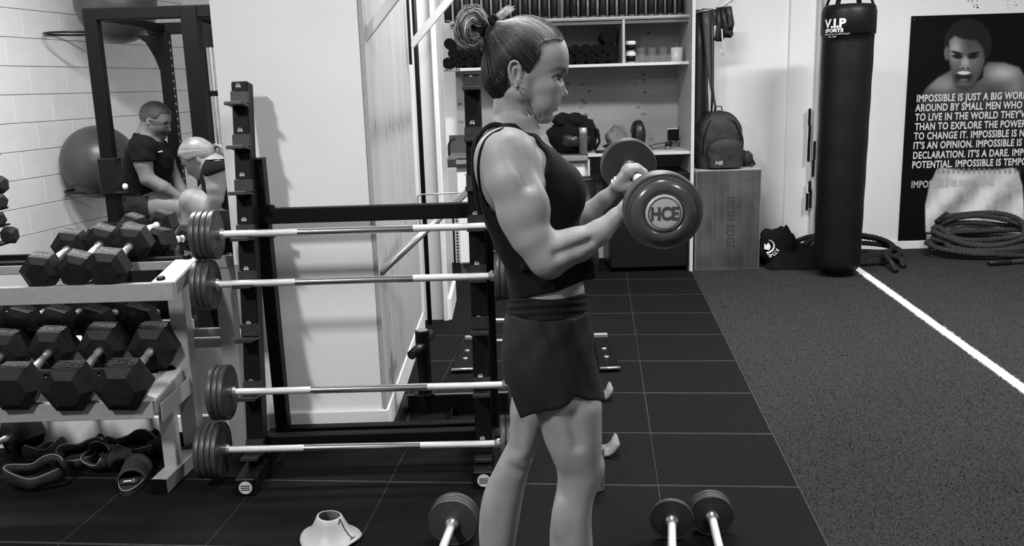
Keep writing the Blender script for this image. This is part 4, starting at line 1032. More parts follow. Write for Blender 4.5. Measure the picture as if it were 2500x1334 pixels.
# ================================================================ ROPES
M_rope = mat('dark_rope_fibre', .022, .85, v2=.055, scale=60, bump=.6, bscale=160, spec=.2)
def rope(path, R, label, name='battle_rope', pitch=.085, caps=(True, True), m=None, group=None):
    P_ = [Vector(p) for p in path]
    # resample
    d = [0]
    for i in range(1, len(P_)): d.append(d[-1]+(P_[i]-P_[i-1]).length)
    L = d[-1]; n = int(L/.012); S = []; j = 0
    for k in range(n+1):
        s = L*k/n
        while j < len(d)-2 and d[j+1] < s: j += 1
        t_ = (s-d[j])/max(1e-6, d[j+1]-d[j]); S.append(P_[j].lerp(P_[j+1], min(1, t_)))
    T = [(S[min(k+1, n)]-S[max(k-1, 0)]).normalized() for k in range(n+1)]
    u = T[0].orthogonal().normalized(); U = []
    for k in range(n+1):
        u = (u-T[k]*u.dot(T[k])).normalized(); U.append(u)
    t = thing(name, label, 'rope', tuple(S[0]), group)
    for q in range(3):
        pts = []
        for k in range(n+1):
            a = 2*PI*(k*.012/pitch+q/3); pts.append(S[k]+(U[k]*math.cos(a)+T[k].cross(U[k])*math.sin(a))*R*.5)
        MB().tube(pts, R*.55, 7).build('strand', m or M_rope, t)
    for e, on in zip((0, -1), caps):
        if on:
            a_ = S[e]; dr = (S[1]-S[0]).normalized() if e == 0 else (S[-2]-S[-1]).normalized()
            MB().slathe(a_-dr*.01, dr, [(0, 0), (0, R*.8), (.006, R*1.05), (.17, R*1.08), (.18, R)], 16).build('end_sleeve', M_fr, t)
    return t
def spline(pts, n=14):
    pts = [Vector(p) for p in pts]; out = []
    for i in range(len(pts)-1):
        p0 = pts[max(i-1, 0)]; p1 = pts[i]; p2 = pts[i+1]; p3 = pts[min(i+2, len(pts)-1)]
        for k in range(n):
            t = k/n; out.append(.5*((2*p1)+(p2-p0)*t+(2*p0-5*p1+4*p2-p3)*t*t+(3*p1-p0-3*p2+p3)*t**3))
    out.append(pts[-1]); return out
RR = .021
# right pile: loops leaning on the wall
pth = []
cX = P(2420, 600, 7.0).x
loops = [(.46, .05, .00, 0, 0), (.44, .07, .02, .02, .02), (.47, .10, .03, -.03, .0), (.42, .16, .03, .04, -.02), (.43, .2, .05, .0, .03), (.38, .26, .06, -.06, .0), (.34, .28, .08, -.05, .02)]
for i, (rx, hz, zb_, ox, oy) in enumerate(loops):
    for k in range(20):
        a = 2*PI*k/20+PI
        t_ = (i+k/20)
        ry = .25-.012*i
        zz_ = RR+zb_*.7+(hz*.62)*(.5+.5*math.sin(a))+.010*i
        pth.append(Vector((cX+ox+rx*math.cos(a)*(1+.03*math.sin(5*a+i)), 6.99+oy+ry*math.sin(a)+.02*i*.5, zz_+.012*math.sin(3*a+i*2))))
tail = [pth[0], P(2330, 612, 6.9), P(2400, 625, 6.72), P(2440, 640, 6.62)]
pth = [Vector((P(2425, 641, 6.55).x, 6.60, RR)), Vector((P(2500, 636, 6.6).x, 6.64, RR)), Vector((cX+.5, 6.8, RR))]+pth[6:]
rope(spline(pth, 5), RR, 'thick dark battle rope coiled in a heap under the poster')
# left pile behind and beside the bag
cX2 = P(2060, 620, 7.0).x
pth = []
for i, (rx, hz, ox) in enumerate(((.42, .03, .0), (.40, .1, .02), (.38, .17, -.02), (.34, .12, .03))):
    for k in range(20):
        a = 2*PI*k/20
        pth.append(Vector((cX2+ox+rx*math.cos(a), 6.93+.2*math.sin(a)+.02*i, RR+.016*i+hz*.75*(.5+.5*math.sin(a)))))
e1 = P(2187, 652, 6.45); e1.z = RR
pth = pth[:78]+[Vector((cX2+.32, 6.74, RR+.03)), P(2160, 630, 6.72)+Vector((0, 0, .03)), P(2175, 640, 6.62), e1]
for p in pth: p.z = max(p.z, RR)
rope(spline(pth, 4), RR, 'thick black battle rope coiled on the turf behind the punching bag', m=mat('black_rope_fibre', .010, .85, v2=.026, scale=60, bump=.6, bscale=160, spec=.2))
pth = [Vector((P(2120, 640, 6.8).x, 6.85, RR+.06)), Vector((P(2160, 622, 6.8).x, 6.84, RR+.05)), Vector((P(2195, 625, 6.75).x, 6.74, RR+.02)), Vector((P(2212, 655, 6.55).x, 6.6, RR))]
rope(spline(pth, 6), RR, 'short free end of black rope lying right of the bag', caps=(False, True), m=MATS['black_rope_fibre'])
# clothes heap
ch = thing('black_tshirt', 'crumpled black T-shirt with white print on the turf beside the box', 'shirt', tuple(G(1900, 640)))
q = G(1895, 630)
def cloth_heap(cx, cy, wx, wy, h, seed, nm, par, m):
    n = 44; vs = []; fs = []
    for i in range(n+1):
        for j in range(n+1):
            u = i/n*2-1; v = j/n*2-1; r_ = max(abs(u), abs(v)); ang_ = math.atan2(v, u)
            rad = math.sqrt(u*u+v*v)+1e-6; sq = r_/rad
            x = u*sq**.5; y = v*sq**.5
            e = max(0, 1-r_**3)
            f_ = float(fbm(np.array(u*1.9+seed), np.array(v*1.9+seed*2)))
            f2 = abs(math.sin(4*u+3*v+6*f_))*.25+abs(math.sin(7*v-3*u+8*f_+seed))*.18
            z = h*e*(.55+.55*f_+f2*.25)
            vs.append((cx+wx*x*(1+.1*math.sin(3*ang_+seed)), cy+wy*y*(1+.12*math.sin(4*ang_+seed*2)), max(.004, z)))
    for i in range(n):
        for j in range(n):
            fs.append((i*(n+1)+j, (i+1)*(n+1)+j, (i+1)*(n+1)+j+1, i*(n+1)+j+1))
    o = MB().add(vs, fs, True).build(nm, m, par); s_ = o.modifiers.new('s', 'SOLIDIFY'); s_.thickness = .006; s_.offset = -1
    return o
M_tee = mat('black_jersey', .0055, .9, spec=.12)
cloth_heap(q.x-.02, 6.98, .17, .26, .30, 1, 'shirt_body', ch, M_tee)
cloth_heap(P(1935, 610, 6.9).x, 6.85, .24, .20, .17, 3, 'sleeve_folds', ch, M_tee)
# print: an arc badge and letters on a flap
fl = P(1872, 602, 6.74); n_ = Vector((0, -1, .25)).normalized()
ring = MB(); rp = []
for k in range(17):
    a = -1.6+2.9*k/16; rp.append(fl+Vector((.055*math.cos(a), 0, .055*math.sin(a)*.9)))
ring.tube(rp, .008, 6, flat=.3); ring.build('print_ring', M_white_print, ch)
MB().add([fl+Vector((x, -.002, z)) for x, z in ((-.02, -.02), (.02, -.03), (.03, .0), (.012, .03), (-.005, .012), (-.02, .025))], [(0, 1, 2, 3, 4, 5)]).build('print_emblem', M_white_print, ch)
co, fs = text_mesh('ATHL', size=.046, bold=.001)
V = []
for a in co:
    th = .25+a[0]/.09; r_ = .072+a[1]; V.append((fl.x+r_*math.cos(th), fl.y-.006, fl.z-r_*math.sin(th)*.85))
np_mesh('print_lettering', V, fs, M_white_print, ch, False)
flp = []
blob((fl.x+.095, fl.y+.062, fl.z-.01), (.135, .05, .14), 'front_flap', M_tee, 9, .10, 40, ch, sq=3.)
# ================================================================ SLED, BRACES (middle ground)
sl = thing('push_sled', 'low black push sled with an upright post behind the barbell rack', 'sled', tuple(G(1040, 1050)))
s0 = G(1032, 1045); pp = Vector((s0.x+.0, s0.y+.18, 0))
ztp = P(1028, 808, pp.y).z
MB().cyl((pp.x, pp.y, .02), (pp.x, pp.y, ztp), .032, 24).build('post', M_blk, sl)
MB().cyl((pp.x, pp.y, ztp), (pp.x, pp.y, ztp+.004), .026, 24).build('post_cap', M_steel, sl)
MB().tube([P(1052, 815, pp.y+.14), P(1026, 848, pp.y-.03), P(1004, 868, pp.y-.10)], .021, 14).build('grip', M_blk2, sl)
zbm = P(1020, 985, pp.y).z
MB().box((pp.x+.27, pp.y+.02, zbm), (.70, .08, .09), bev=.006).build('cross_tube', M_blk, sl)
MB().box((pp.x+.27, pp.y-.021, zbm+.047), (.70, .006, .003)).build('weld_edge', M_silver, sl)
MB().cyl((pp.x, pp.y, zbm+.045), (pp.x, pp.y, zbm+.052), .05, 24).build('collar', M_blk2, sl)
def skid(x0, x1, y, dpt, nm='runner', up=.035, m=M_blk2):
    pts = [(x0-.03, up), (x0, .006), (x1, .006), (x1+.03, up)]
    vs = [(x, y, z) for x, z in pts]+[(x, y+dpt, z) for x, z in pts]
    o = MB().add(vs, [(0, 1, 5, 4), (1, 2, 6, 5), (2, 3, 7, 6)]).build(nm, m, sl); s_ = o.modifiers.new('s', 'SOLIDIFY'); s_.thickness = .006
    return o
l0 = G(985, 1052); l1 = G(1085, 1050)
skid(l0.x, l1.x, l0.y-.0, .36)
pe = MB(); zq = .012
ex = [(l0.x-.03, .038), (l0.x, .010), (l1.x, .010), (l1.x+.03, .038)]
pe.tube([(x, l0.y-.001, z) for x, z in ex], .004, 6); pe.build('runner_edge', M_silver, sl)
# far right runner ends peeping out beside the woman's leg
for (x, y, w_) in ((1488, 982, 30), (1500, 1120, 44)):
    g = G(x, y); wdm = w_*g.y/F
    vs = []
    pr = [(-.14, .006), (wdm*.1, .006), (wdm*.45, .022), (wdm*.75, .06)]
    for (dx, dz) in pr: vs.append((g.x-wdm*.4+dx, g.y+.0, dz))
    for (dx, dz) in pr: vs.append((g.x-wdm*.4+dx, g.y+.10, dz))
    o = MB().add(vs, [(0, 1, 5, 4), (1, 2, 6, 5), (2, 3, 7, 6)], True).build('runner_tip', mat('worn_grey_steel', .20, .7, nz=.3, scale=60), sl); s_ = o.modifiers.new('s', 'SOLIDIFY'); s_.thickness = .012
MB().box((G(1480, 1050).x-.1, (G(1488, 982).y+G(1500, 1120).y)/2+.03, .05), (.06, G(1488, 982).y-G(1500, 1120).y+.1, .06), bev=.004).build('side_tube', M_blk, sl)
# two black footplates
for k, (x0, x1, xb0, xb1, yt, yb, lab) in enumerate(((1136, 1160, 1102, 1156, 828, 905, 'black steel ramp plate with pale ends left of the woman, beyond the rack'), (1450, 1483, 1464, 1514, 822, 902, 'black steel ramp plate with pale ends right of the woman on the tiles'))):
    Yn = G(xb0, yb).y; Yf_ = Yn+.42
    t = thing('ramp_plate', lab, 'plate', (G(xb0, yb).x, Yn, 0), 'black ramp plates')
    a0 = G(xb0, yb, .015); a1 = G(xb1, yb-2, .015); c0 = P(x0, yt, Yf_); c1 = P(x1, yt, Yf_); 
    zc_ = max(.03, c0.z); c0.z = c1.z = zc_
    MB().prism([a0, a1, c1, c0], None, (0, 0, -.014)).build('plate_body', M_blk, t)
    MB().tube([a0+Vector((0, -.004, .004)), a1+Vector((0, -.004, .004))], .009, 8).build('front_lip', M_steel, t)
    MB().box((c0+c1)/2+Vector((0, 0, .006)), ((c1-c0).length, .03, .02), bev=.002).build('rear_lip', M_silver, t)
    for f_ in (.35, .6):
        p = (a0+a1)/2*(1-f_)+(c0+c1)/2*f_; MB().slathe(p, (0, 0, 1), [(0, .014), (.004, .013), (.006, .006), (.006, 0)], 14).build('bolt', M_steel, t)
    if zc_ > .045:
        MB().box(((c0+c1)/2)-Vector((0, 0, zc_/2)), (.05, .05, zc_), bev=.002).build('foot', M_blk, t)
# chrome bars seen through the rack near the woman's hip
for y, lab in ((783, 'upper'), (833, 'lower')):
    Yq = 4.3; a = P(1202, y, Yq); b = P(1330, y-2, Yq)
    o = MB().cyl(a, b, .011, 12).build('steel_bar', M_steel); tag(o, '%s of two short steel bars behind the woman at hip height of the rack' % y if 0 else '%s of two grey steel rods seen between the rack and the woman' % lab, 'bar', 'grey rods behind the woman')
sp_ = MB().box((P(1330, 800, 4.3).x, 4.3, P(1330, 808, 4.3).z/2+.03), (.05, .05, P(1330, 808, 4.3).z+.12), bev=.003).build('rod_stand', M_blk); tag(sp_, 'black stand carrying two grey rods, hidden behind the woman', 'stand')
# grey roller behind the knee
p = G(1460, 1208); fr_ = thing('foam_roller', 'grey foam roller standing on end behind the woman\'s knee', 'roller', (p.x, p.y+.04, 0))
MB().lathe((p.x, p.y+.04, 0), (0, 0, 1), [(0, .0), (0, .024), (.004, .028), (.16, .028), (.164, .024), (.164, 0)], 28).build('roller_body', mat('grey_foam', .10, .8, nz=.2, scale=60), fr_)
# wall mounted braces on the pillar cheek
br = thing('wall_bracket', 'pale steel diagonal braces of a pull-up bar bolted to the plywood cheek', 'bracket', (PXR, 4.2, 2))
def brace(p0, Y0, p1, Y1, w_, nm='brace', m=None):
    a = P(p0[0], p0[1], Y0); b = P(p1[0], p1[1], Y1)
    MB().beam(a, b, .012, w_, up=(0, .3, 1), bev=.002).build(nm, m or M_brc, br)
M_brc = mat('white_coated_steel', .6, .35, metal=.1)
brace((882, 100), 3.68, (975, -22), 3.68, .045)
brace((1003, 112), 5.1, (1115, -22), 5.1, .045)
MB().beam(P(884, 145, 3.66), P(876, 20, 3.66), .02, .012, up=(0, 1, 0)).build('wall_plate', M_blk2, br)
MB().beam(P(1003, 158, 5.1), P(995, 0, 5.1), .016, .012, up=(0, 1, 0)).build('wall_plate', M_blk2, br)
a = P(926, 668, 3.66); b = P(1148, 462, 4.4)
ls = thing('steel_tube', 'long steel tube with a black cap slanting from the pillar to the rack', 'tube', tuple(a))
MB().tube([a, b], .017, 16).build('tube_body', M_steel, ls)
MB().tube([b-(b-a).normalized()*.01, b+(b-a).normalized()*.05], .024, 16).build('end_cap', M_blk, ls)
wr = MB().tube([Vector((PXR, 5.18, P(1026, 560, 5.15).z)), P(1026, 556, 5.15), P(1020, 500, 5.15), P(1019, 482, 5.15), P(1022, 477, 5.15), P(1030, 475, 5.15), P(1150, 470, 5.15)], .0045, 8).build('wire_frame', M_steel); tag(wr, 'thin bent grey wire with a rounded corner beside the plywood cheek', 'wire')
cl_ = thing('chain_strap', 'short black toothed strap hanging at the far end of the white wall', 'strap', tuple(P(1108, 560, 5.85)))
MB().beam(P(1106, 528, 5.85), P(1111, 650, 5.85), .012, .02, up=(0, 1, 0)).build('strap_body', M_blk, cl_)
for k in range(16):
    p = P(1110+k*.3, 533+k*7.4, 5.84); MB().box(p+Vector((.012, 0, 0)), (.012, .012, .01)).build('tooth', M_blk, cl_)
# ================================================================ FLOOR ITEMS
def floor_bar(c, R, n, tip, label, thk=.02):
    zc_ = R
    A_ = G(c[0], c[1], zc_); B_ = G(tip[0], tip[1], zc_); d = (B_-A_).normalized()
    return barbell(A_+d*.0, A_+d*.62, R, n, label, 'barbells lying on the floor', thk=thk, nR=n, mid=0.05)
floor_bar((1104, 1279), .080, 3, (1083, 1334), 'barbell on the floor left of the woman\'s legs, three rubber plates', .021)
floor_bar((1640, 1272), .070, 1, (1641, 1334), 'barbell with one thin plate on the floor right of the woman, left of the pair', .02)
floor_bar((1738, 1262), .070, 3, (1755, 1334), 'barbell with three plates on the floor right of the woman, right of the pair', .018)
# disc cone
cn = thing('marker_cone', 'pale soft disc cone with a black number 1 on the rubber floor', 'cone', tuple(G(810, 1330)))
cc = G(809, 1318); M_cone = mat('pale_soft_plastic', .42, .45, nz=.04, scale=8)
n = 64; vs = []; fs = []; pr = [(.034, .085), (.037, .0855), (.040, .083), (.047, .068), (.058, .045), (.072, .026), (.086, .014), (.097, .008), (.099, .004), (.096, .004), (.084, .010), (.070, .022), (.056, .041), (.045, .064), (.036, .082)]
def cone_pt(r_, z_, a):
    sag = .010*math.cos(2*a+.9)*(r_/.099)**2
    x = r_*math.cos(a)*(1+.04*math.cos(2*a+.6)); y = r_*math.sin(a)
    return Vector((cc.x+x, cc.y+y, z_+max(0, sag)*1.3+.012*(x/.1)*-.5*(z_/.08)))
for (r_, z_) in pr:
    for k in range(n): vs.append(cone_pt(r_, z_, 2*PI*k/n))
for i in range(len(pr)):
    j = (i+1) % len(pr)
    for k in range(n): l = (k+1) % n; fs.append((i*n+k, i*n+l, j*n+l, j*n+k))
MB().add(vs, fs, True).build('cone_body', M_cone, cn)
def cone_stroke(pts):
    out = []
    for (a, t) in pts:
        f_ = t*5; i = min(int(f_), 4); s_ = f_-i; r_ = pr[2+i][0]*(1-s_)+pr[3+i][0]*s_; z_ = pr[2+i][1]*(1-s_)+pr[3+i][1]*s_
        out.append(cone_pt(r_, z_, a)+Vector((0, 0, .0012)))
    return out
for st_ in ([(-.48, .02), (-.50, .2), (-.50, .4), (-.50, .62), (-.50, .8)], [(-.48, .02), (-.62, .1), (-.78, .2)], [(-.62, .8), (-.38, .8)]):
    m = MB().tube(cone_stroke(st_), .0016, 6); m.build('number_stroke', M_blk, cn)
# ankle weights and straps under the rack
M_str = mat('black_neoprene', .016, .8, nz=.4, scale=30, bump=.4, bscale=120)
M_pip = mat('pale_piping', .32, .6)
def cuff(c, rx, ry, h, tilt, rotz, label, arc=(0, 5.6), pip=True, th=.014):
    c = Vector(c); t = thing('ankle_weight', label, 'ankle weight', tuple(c), 'black ankle weights under the rack')
    n = 34; R = Matrix.Rotation(rotz, 3, 'Z') @ Matrix.Rotation(tilt, 3, 'X'); vs = []; fs = []
    for k in range(n+1):
        a = arc[0]+(arc[1]-arc[0])*k/n; bump_ = 1+.25*math.sin(a*6)
        for (dr, dz) in ((-th/2, -h/2), (th/2*bump_, -h/2*.9), (th*.9*bump_, 0), (th/2*bump_, h/2*.9), (-th/2, h/2)):
            wob = 1+.16*math.sin(2*a+rx*90)+.10*math.sin(3*a+h*70); vs.append(c+R @ Vector(((rx*wob+dr)*math.cos(a), (ry*wob+dr)*math.sin(a), dz*(1+.25*math.sin(2*a+rotz*5))+.012*math.sin(3*a+tilt*9))))
    for k in range(n):
        for j in range(5):
            l = (j+1) % 5; fs.append((k*5+j, k*5+l, (k+1)*5+l, (k+1)*5+j))
    fs += [(0, 1, 2, 3, 4), tuple(n*5+j for j in (4, 3, 2, 1, 0))]
    mz = min(v.z for v in vs)
    dz = .003-mz if mz < .003 or c.z < .1 else 0
    vs = [v+Vector((0, 0, dz)) for v in vs]
    MB().add(vs, fs, True).build('cuff', M_str, t)
    if pip:
        for s_ in (-1, 1):
            MB().tube([c+Vector((0, 0, dz))+R @ Vector((rx*(1+.16*math.sin(2*a+rx*90)+.10*math.sin(3*a+h*70))*math.cos(a), ry*(1+.16*math.sin(2*a+rx*90)+.10*math.sin(3*a+h*70))*math.sin(a), s_*h/2*(1+.25*math.sin(2*a+rotz*5))+.012*math.sin(3*a+tilt*9))) for a in np.linspace(arc[0], arc[1], 40)], .0018, 5).build('piping', M_pip, t)
    a = arc[0]+.6
    MB().box(c+Vector((0, 0, dz))+R @ Vector(((rx+th)*math.cos(a), (ry+th)*math.sin(a), 0)), (.05, .03, h*.7), R @ Matrix.Rotation(a, 3, 'Z'), .004).build('tab', M_darkcloth, t)
    return t
cuff(G(95, 1165, .05), .085, .05, .075, .5, .2, 'leftmost black ankle weight lying open on the floor', (.3, 6.0))
cuff(G(100, 1120, .05)+Vector((0, .06, .0)), .07, .045, .06, -.3, .5, 'black ankle weight behind the leftmost one', (1.0, 6.2))
cuff(G(200, 1110, .06), .075, .045, .08, .7, .35, 'upright black ankle weight with pale piping in the middle', (.2, 5.8))
cuff(G(240, 1135, .04)+Vector((0, .02, 0)), .06, .04, .06, 1.0, -.4, 'black ankle weight with a wide tab in front of the middle one', (.6, 6.0))
cuff(G(330, 1095, .06), .09, .05, .07, .4, -.1, 'flat black ankle weight near the silver rack foot', (.4, 5.9))
cuff(G(300, 1120, .05), .06, .04, .05, -.5, .9, 'small dark ankle weight between the sandals and the straps', (.0, 5.0), False)
cuff(G(420, 1105, .06)+Vector((0, .07, 0)), .09, .05, .08, .2, .1, 'dark ankle weight half hidden behind the silver rack post', (0, 5.5), False)
# slide sandal / slipper shaped wrist support with logo
sd = thing('slide_sandal', 'black slide sandal with a small white logo beside the silver rack foot', 'sandal', tuple(G(320, 1190)))
q = G(318, 1200); ax_ = (G(345, 1120)-G(300, 1215)).normalized(); ax_.z = 0; ax_.normalize(); sx = Vector((ax_.y, -ax_.x, 0))
sole = []
for k in range(28):
    a = 2*PI*k/28; l = math.cos(a)*.125; w_ = math.sin(a)*.048*(1+.12*math.cos(a)); sole.append(q+ax_*(l+.07)+sx*w_)
MB().prism([(p.x, p.y, .002) for p in sole], None, (0, 0, .024), False).build('sole', M_str, sd)
MB().tube([Vector((p.x, p.y, .027)) for p in sole], .002, 5, close=True).build('sole_edge', M_pip, sd)
vs = []; fs = []
for i in range(9):
    l = .0+.13*i/8
    for j in range(11):
        a = PI*j/10; vs.append(q+ax_*(l+.035)+sx*(-math.cos(a)*.055)+Vector((0, 0, .02+math.sin(a)*(.052+.012*i/8))))
for i in range(8):
    for j in range(10): fs.append((i*11+j, (i+1)*11+j, (i+1)*11+j+1, i*11+j+1))
o = MB().add(vs, fs, True).build('strap', mat('grey_black_strap', .03, .7), sd); s_ = o.modifiers.new('s', 'SOLIDIFY'); s_.thickness = .007
MB().box(q+ax_*.0+Vector((0, 0, .040)), (.062, .004, .022), Matrix.Rotation(math.atan2(sx.y, sx.x), 3, 'Z') @ Matrix.Rotation(-.7, 3, 'X'), .001).build('logo_patch', M_blk, sd)
mk = MB()
for q_ in range(7): mk.add([Vector((-.020+.0042*q_+dx_+(.0015 if dz_ > 0 else 0), dz_, 0)) for dx_, dz_ in ((0, .003), (.0034, .003), (.0034, .0085), (0, .0085))], [(0, 1, 2, 3)])
for q_ in range(6):
    a0_, a1_ = -1.3+.45*q_, -1.3+.45*(q_+1); mk.add([Vector((.012+r_*math.cos(t_), .006+r_*math.sin(t_)*.9, 0)) for r_, t_ in ((.006, a0_), (.0078, a0_), (.0078, a1_), (.006, a1_))], [(0, 1, 2, 3)])
co, fs = np.array([tuple(v_) for v_ in mk.v]), mk.f
Rq = Matrix.Rotation(math.atan2(sx.y, sx.x), 3, 'Z') @ Matrix.Rotation(-.7, 3, 'X')
np_mesh('logo', [tuple(q+Vector((0, 0, .040))+Rq @ Vector((a[0], -.0026, a[1]-.005))) for a in co], fs, M_white_print, sd, False)
# ================================================================ PEOPLE: sculpted as distance fields, meshed as one surface
def surface_nets(D, xs, ys, zs):
    S = D < 0
    n0, n1, n2 = S.shape
    c = S[:-1, :-1, :-1].astype(np.uint8)
    corners = [(0, 0, 0), (1, 0, 0), (0, 1, 0), (1, 1, 0), (0, 0, 1), (1, 0, 1), (0, 1, 1), (1, 1, 1)]
    tot = np.zeros_like(c)
    for (a, b, d) in corners: tot += S[a:n0-1+a, b:n1-1+b, d:n2-1+d]
    I, J, K_ = np.nonzero((tot > 0) & (tot < 8))
    m = len(I); vals = np.stack([D[I+a, J+b, K_+d] for (a, b, d) in corners], 1)
    acc = np.zeros((m, 3)); cnt = np.zeros(m)
    cc = np.array(corners, float)
    for i in range(8):
        for j in range(i+1, 8):
            if abs(cc[i]-cc[j]).sum() != 1: continue
            a, b = vals[:, i], vals[:, j]; x = (a < 0) != (b < 0)
            t = np.where(x, a/np.where(x, a-b, 1), 0)
            acc += np.where(x[:, None], cc[i]+(cc[j]-cc[i])*t[:, None], 0); cnt += x
    f = acc/cnt[:, None]
    V = np.stack([xs[I]+f[:, 0]*(xs[I+1]-xs[I]), ys[J]+f[:, 1]*(ys[J+1]-ys[J]), zs[K_]+f[:, 2]*(zs[K_+1]-zs[K_])], 1)
    idx = np.full((n0-1, n1-1, n2-1), -1, np.int32); idx[I, J, K_] = np.arange(m)
    Q = []
    for ax in range(3):
        A = [slice(None)]*3; B = [slice(None)]*3; A[ax] = slice(0, -1); B[ax] = slice(1, None)
        s0, s1 = S[tuple(A)], S[tuple(B)]
        e = np.argwhere(s0 != s1)
        o = [k for k in range(3) if k != ax]
        ok = (e[:, o[0]] > 0) & (e[:, o[1]] > 0) & (e[:, o[0]] < S.shape[o[0]]-1) & (e[:, o[1]] < S.shape[o[1]]-1)
        e = e[ok]; ins = s0[e[:, 0], e[:, 1], e[:, 2]]
        def g(d0, d1):
            q = e.copy(); q[:, o[0]] -= d0; q[:, o[1]] -= d1; return idx[q[:, 0], q[:, 1], q[:, 2]]
        q = np.stack([g(0, 0), g(1, 0), g(1, 1), g(0, 1)], 1)
        flip = ins if ax != 1 else ~ins
        q[~flip] = q[~flip][:, ::-1]
        Q.append(q)
    return V, np.concatenate(Q)
def axis(segs):
    out = []
    for (a, b, h) in segs: out += list(np.arange(a, b-1e-9, h))
    out.append(segs[-1][1]); return np.array(out)
def smin(a, b, k):
    if k <= 0: return np.minimum(a, b)
    h = np.maximum(k-np.abs(a-b), 0)/k; return np.minimum(a, b)-h*h*k*.25
class Sculpt:
    def __init__(s, xs, ys, zs):
        s.xs, s.ys, s.zs = xs, ys, zs; s.D = np.full((len(xs), len(ys), len(zs)), .05, np.float32)
    def reg(s, lo, hi, pad):
        sl = []; cs = []
        for k, (ax, l, h) in enumerate(zip((s.xs, s.ys, s.zs), lo, hi)):
            i0 = max(0, np.searchsorted(ax, l-pad)-1); i1 = min(len(ax), np.searchsorted(ax, h+pad)+1)
            sl.append(slice(i0, max(i1, i0)))
            sh = [1, 1, 1]; sh[k] = -1; cs.append(ax[sl[-1]].reshape(sh).astype(np.float32))
        return tuple(sl), cs
    def add(s, d, lo, hi, k=.01, pad=.03, sub=False):
        sl, (X, Y, Z) = s.reg(lo, hi, pad+k)
        if 0 in s.D[sl].shape: return
        v = d(X, Y, Z)
        s.D[sl] = smin(s.D[sl], v, k) if not sub else -smin(-s.D[sl], v, k)
    def cap(s, a, b, r1, r2, k=.01, sub=False, fl=None, dz=0.):
        a = np.array(a, float); b = np.array(b, float); ba = b-a; L2 = ba@ba+1e-12
        def d(X, Y, Z):
            px, py, pz = X-a[0], Y-a[1], Z-a[2]
            t = np.clip((px*ba[0]+py*ba[1]+pz*ba[2])/L2, 0, 1)
            qx, qy, qz = px-t*ba[0], py-t*ba[1], pz-t*ba[2]
            if fl is not None:   # flatten along axis fl[0..2] by fl[3]
                e = qx*fl[0]+qy*fl[1]+qz*fl[2]; g = fl[3]-1
                qx, qy, qz = qx+e*g*fl[0], qy+e*g*fl[1], qz+e*g*fl[2]
            return np.sqrt(qx*qx+qy*qy+qz*qz)-(r1+(r2-r1)*t)
        R = max(r1, r2)*(1 if fl is None or fl[3] >= 1 else 1/fl[3])
        s.add(d, np.minimum(a, b)-R, np.maximum(a, b)+R, k, sub=sub)
    def chain(s, pts, rs, k=.006, kin=None, fl=None):
        for i in range(len(pts)-1): s.cap(pts[i], pts[i+1], rs[i], rs[i+1], k if kin is None or i else kin, fl=fl)
    def ell(s, c, r, k=.01, sub=False, rot=0.):   # rot about Y (image plane), radians clockwise in the picture
        c = np.array(c, float); ca, sa = math.cos(rot), math.sin(rot); R = max(r)
        def d(X, Y, Z):
            x, y, z = X-c[0], Y-c[1], Z-c[2]
            u = x*ca-z*sa; w_ = x*sa+z*ca
            k0 = np.sqrt((u/r[0])**2+(y/r[1])**2+(w_/r[2])**2); k1 = np.sqrt((u/r[0]**2)**2+(y/r[1]**2)**2+(w_/r[2]**2)**2)+1e-9
            return k0*(k0-1)/k1
        s.add(d, c-R, c+R, k, sub=sub)
    def loft(s, lv, k=.01, p=2.2, dome=True, sub=False):
        """lv rows: z, x0, x1, yc, hw (descending or ascending z)"""
        L = np.array(sorted(lv)); z0, z1 = L[0, 0], L[-1, 0]
        zi = s.zs
        cols = [smooth_interp(zi, L[:, 0], L[:, j]) for j in range(1, 5)]
        ix0, ix1, iy, ih = cols
        lo = (L[:, 1].min(), (L[:, 3]-L[:, 4]).min(), z0); hi = (L[:, 2].max(), (L[:, 3]+L[:, 4]).max(), z1)
        zs_ = s.zs
        def d(X, Y, Z):
            zf = Z.ravel(); i = np.searchsorted(zs_, zf-1e-7); sh = (1, 1, -1)
            cx = ((ix0+ix1)/2)[i].reshape(sh); a = np.maximum(((ix1-ix0)/2)[i], .002).reshape(sh); cy = iy[i].reshape(sh); b = np.maximum(ih[i], .002).reshape(sh)
            u = np.abs(X-cx)/a; v = np.abs(Y-cy)/b
            q = (u**p+v**p)**(1/p)
            e = (q-1)*np.minimum(a, b)
            out = np.maximum(z0-Z, Z-z1)
            return np.where(out > 0, np.sqrt(np.maximum(e, 0)**2+out**2)+np.minimum(e, 0)*0, np.maximum(e, -.04))
        s.add(d, lo, hi, k, sub=sub)
    def mesh(s): return surface_nets(s.D, s.xs, s.ys, s.zs)
def smooth_interp(x, xp, fp):
    # monotone-ish cubic (Catmull-Rom slopes)
    x = np.clip(x, xp[0], xp[-1]); n = len(xp); m = np.zeros(n)
    for i in range(n):
        if i == 0: m[i] = (fp[1]-fp[0])/(xp[1]-xp[0])
        elif i == n-1: m[i] = (fp[-1]-fp[-2])/(xp[-1]-xp[-2])
        else: m[i] = (fp[i+1]-fp[i-1])/(xp[i+1]-xp[i-1])
    i = np.clip(np.searchsorted(xp, x)-1, 0, n-2); h = xp[i+1]-xp[i]; t = (x-xp[i])/h
    return (2*t**3-3*t**2+1)*fp[i]+(t**3-2*t**2+t)*h*m[i]+(-2*t**3+3*t**2)*fp[i+1]+(t**3-t**2)*h*m[i+1]
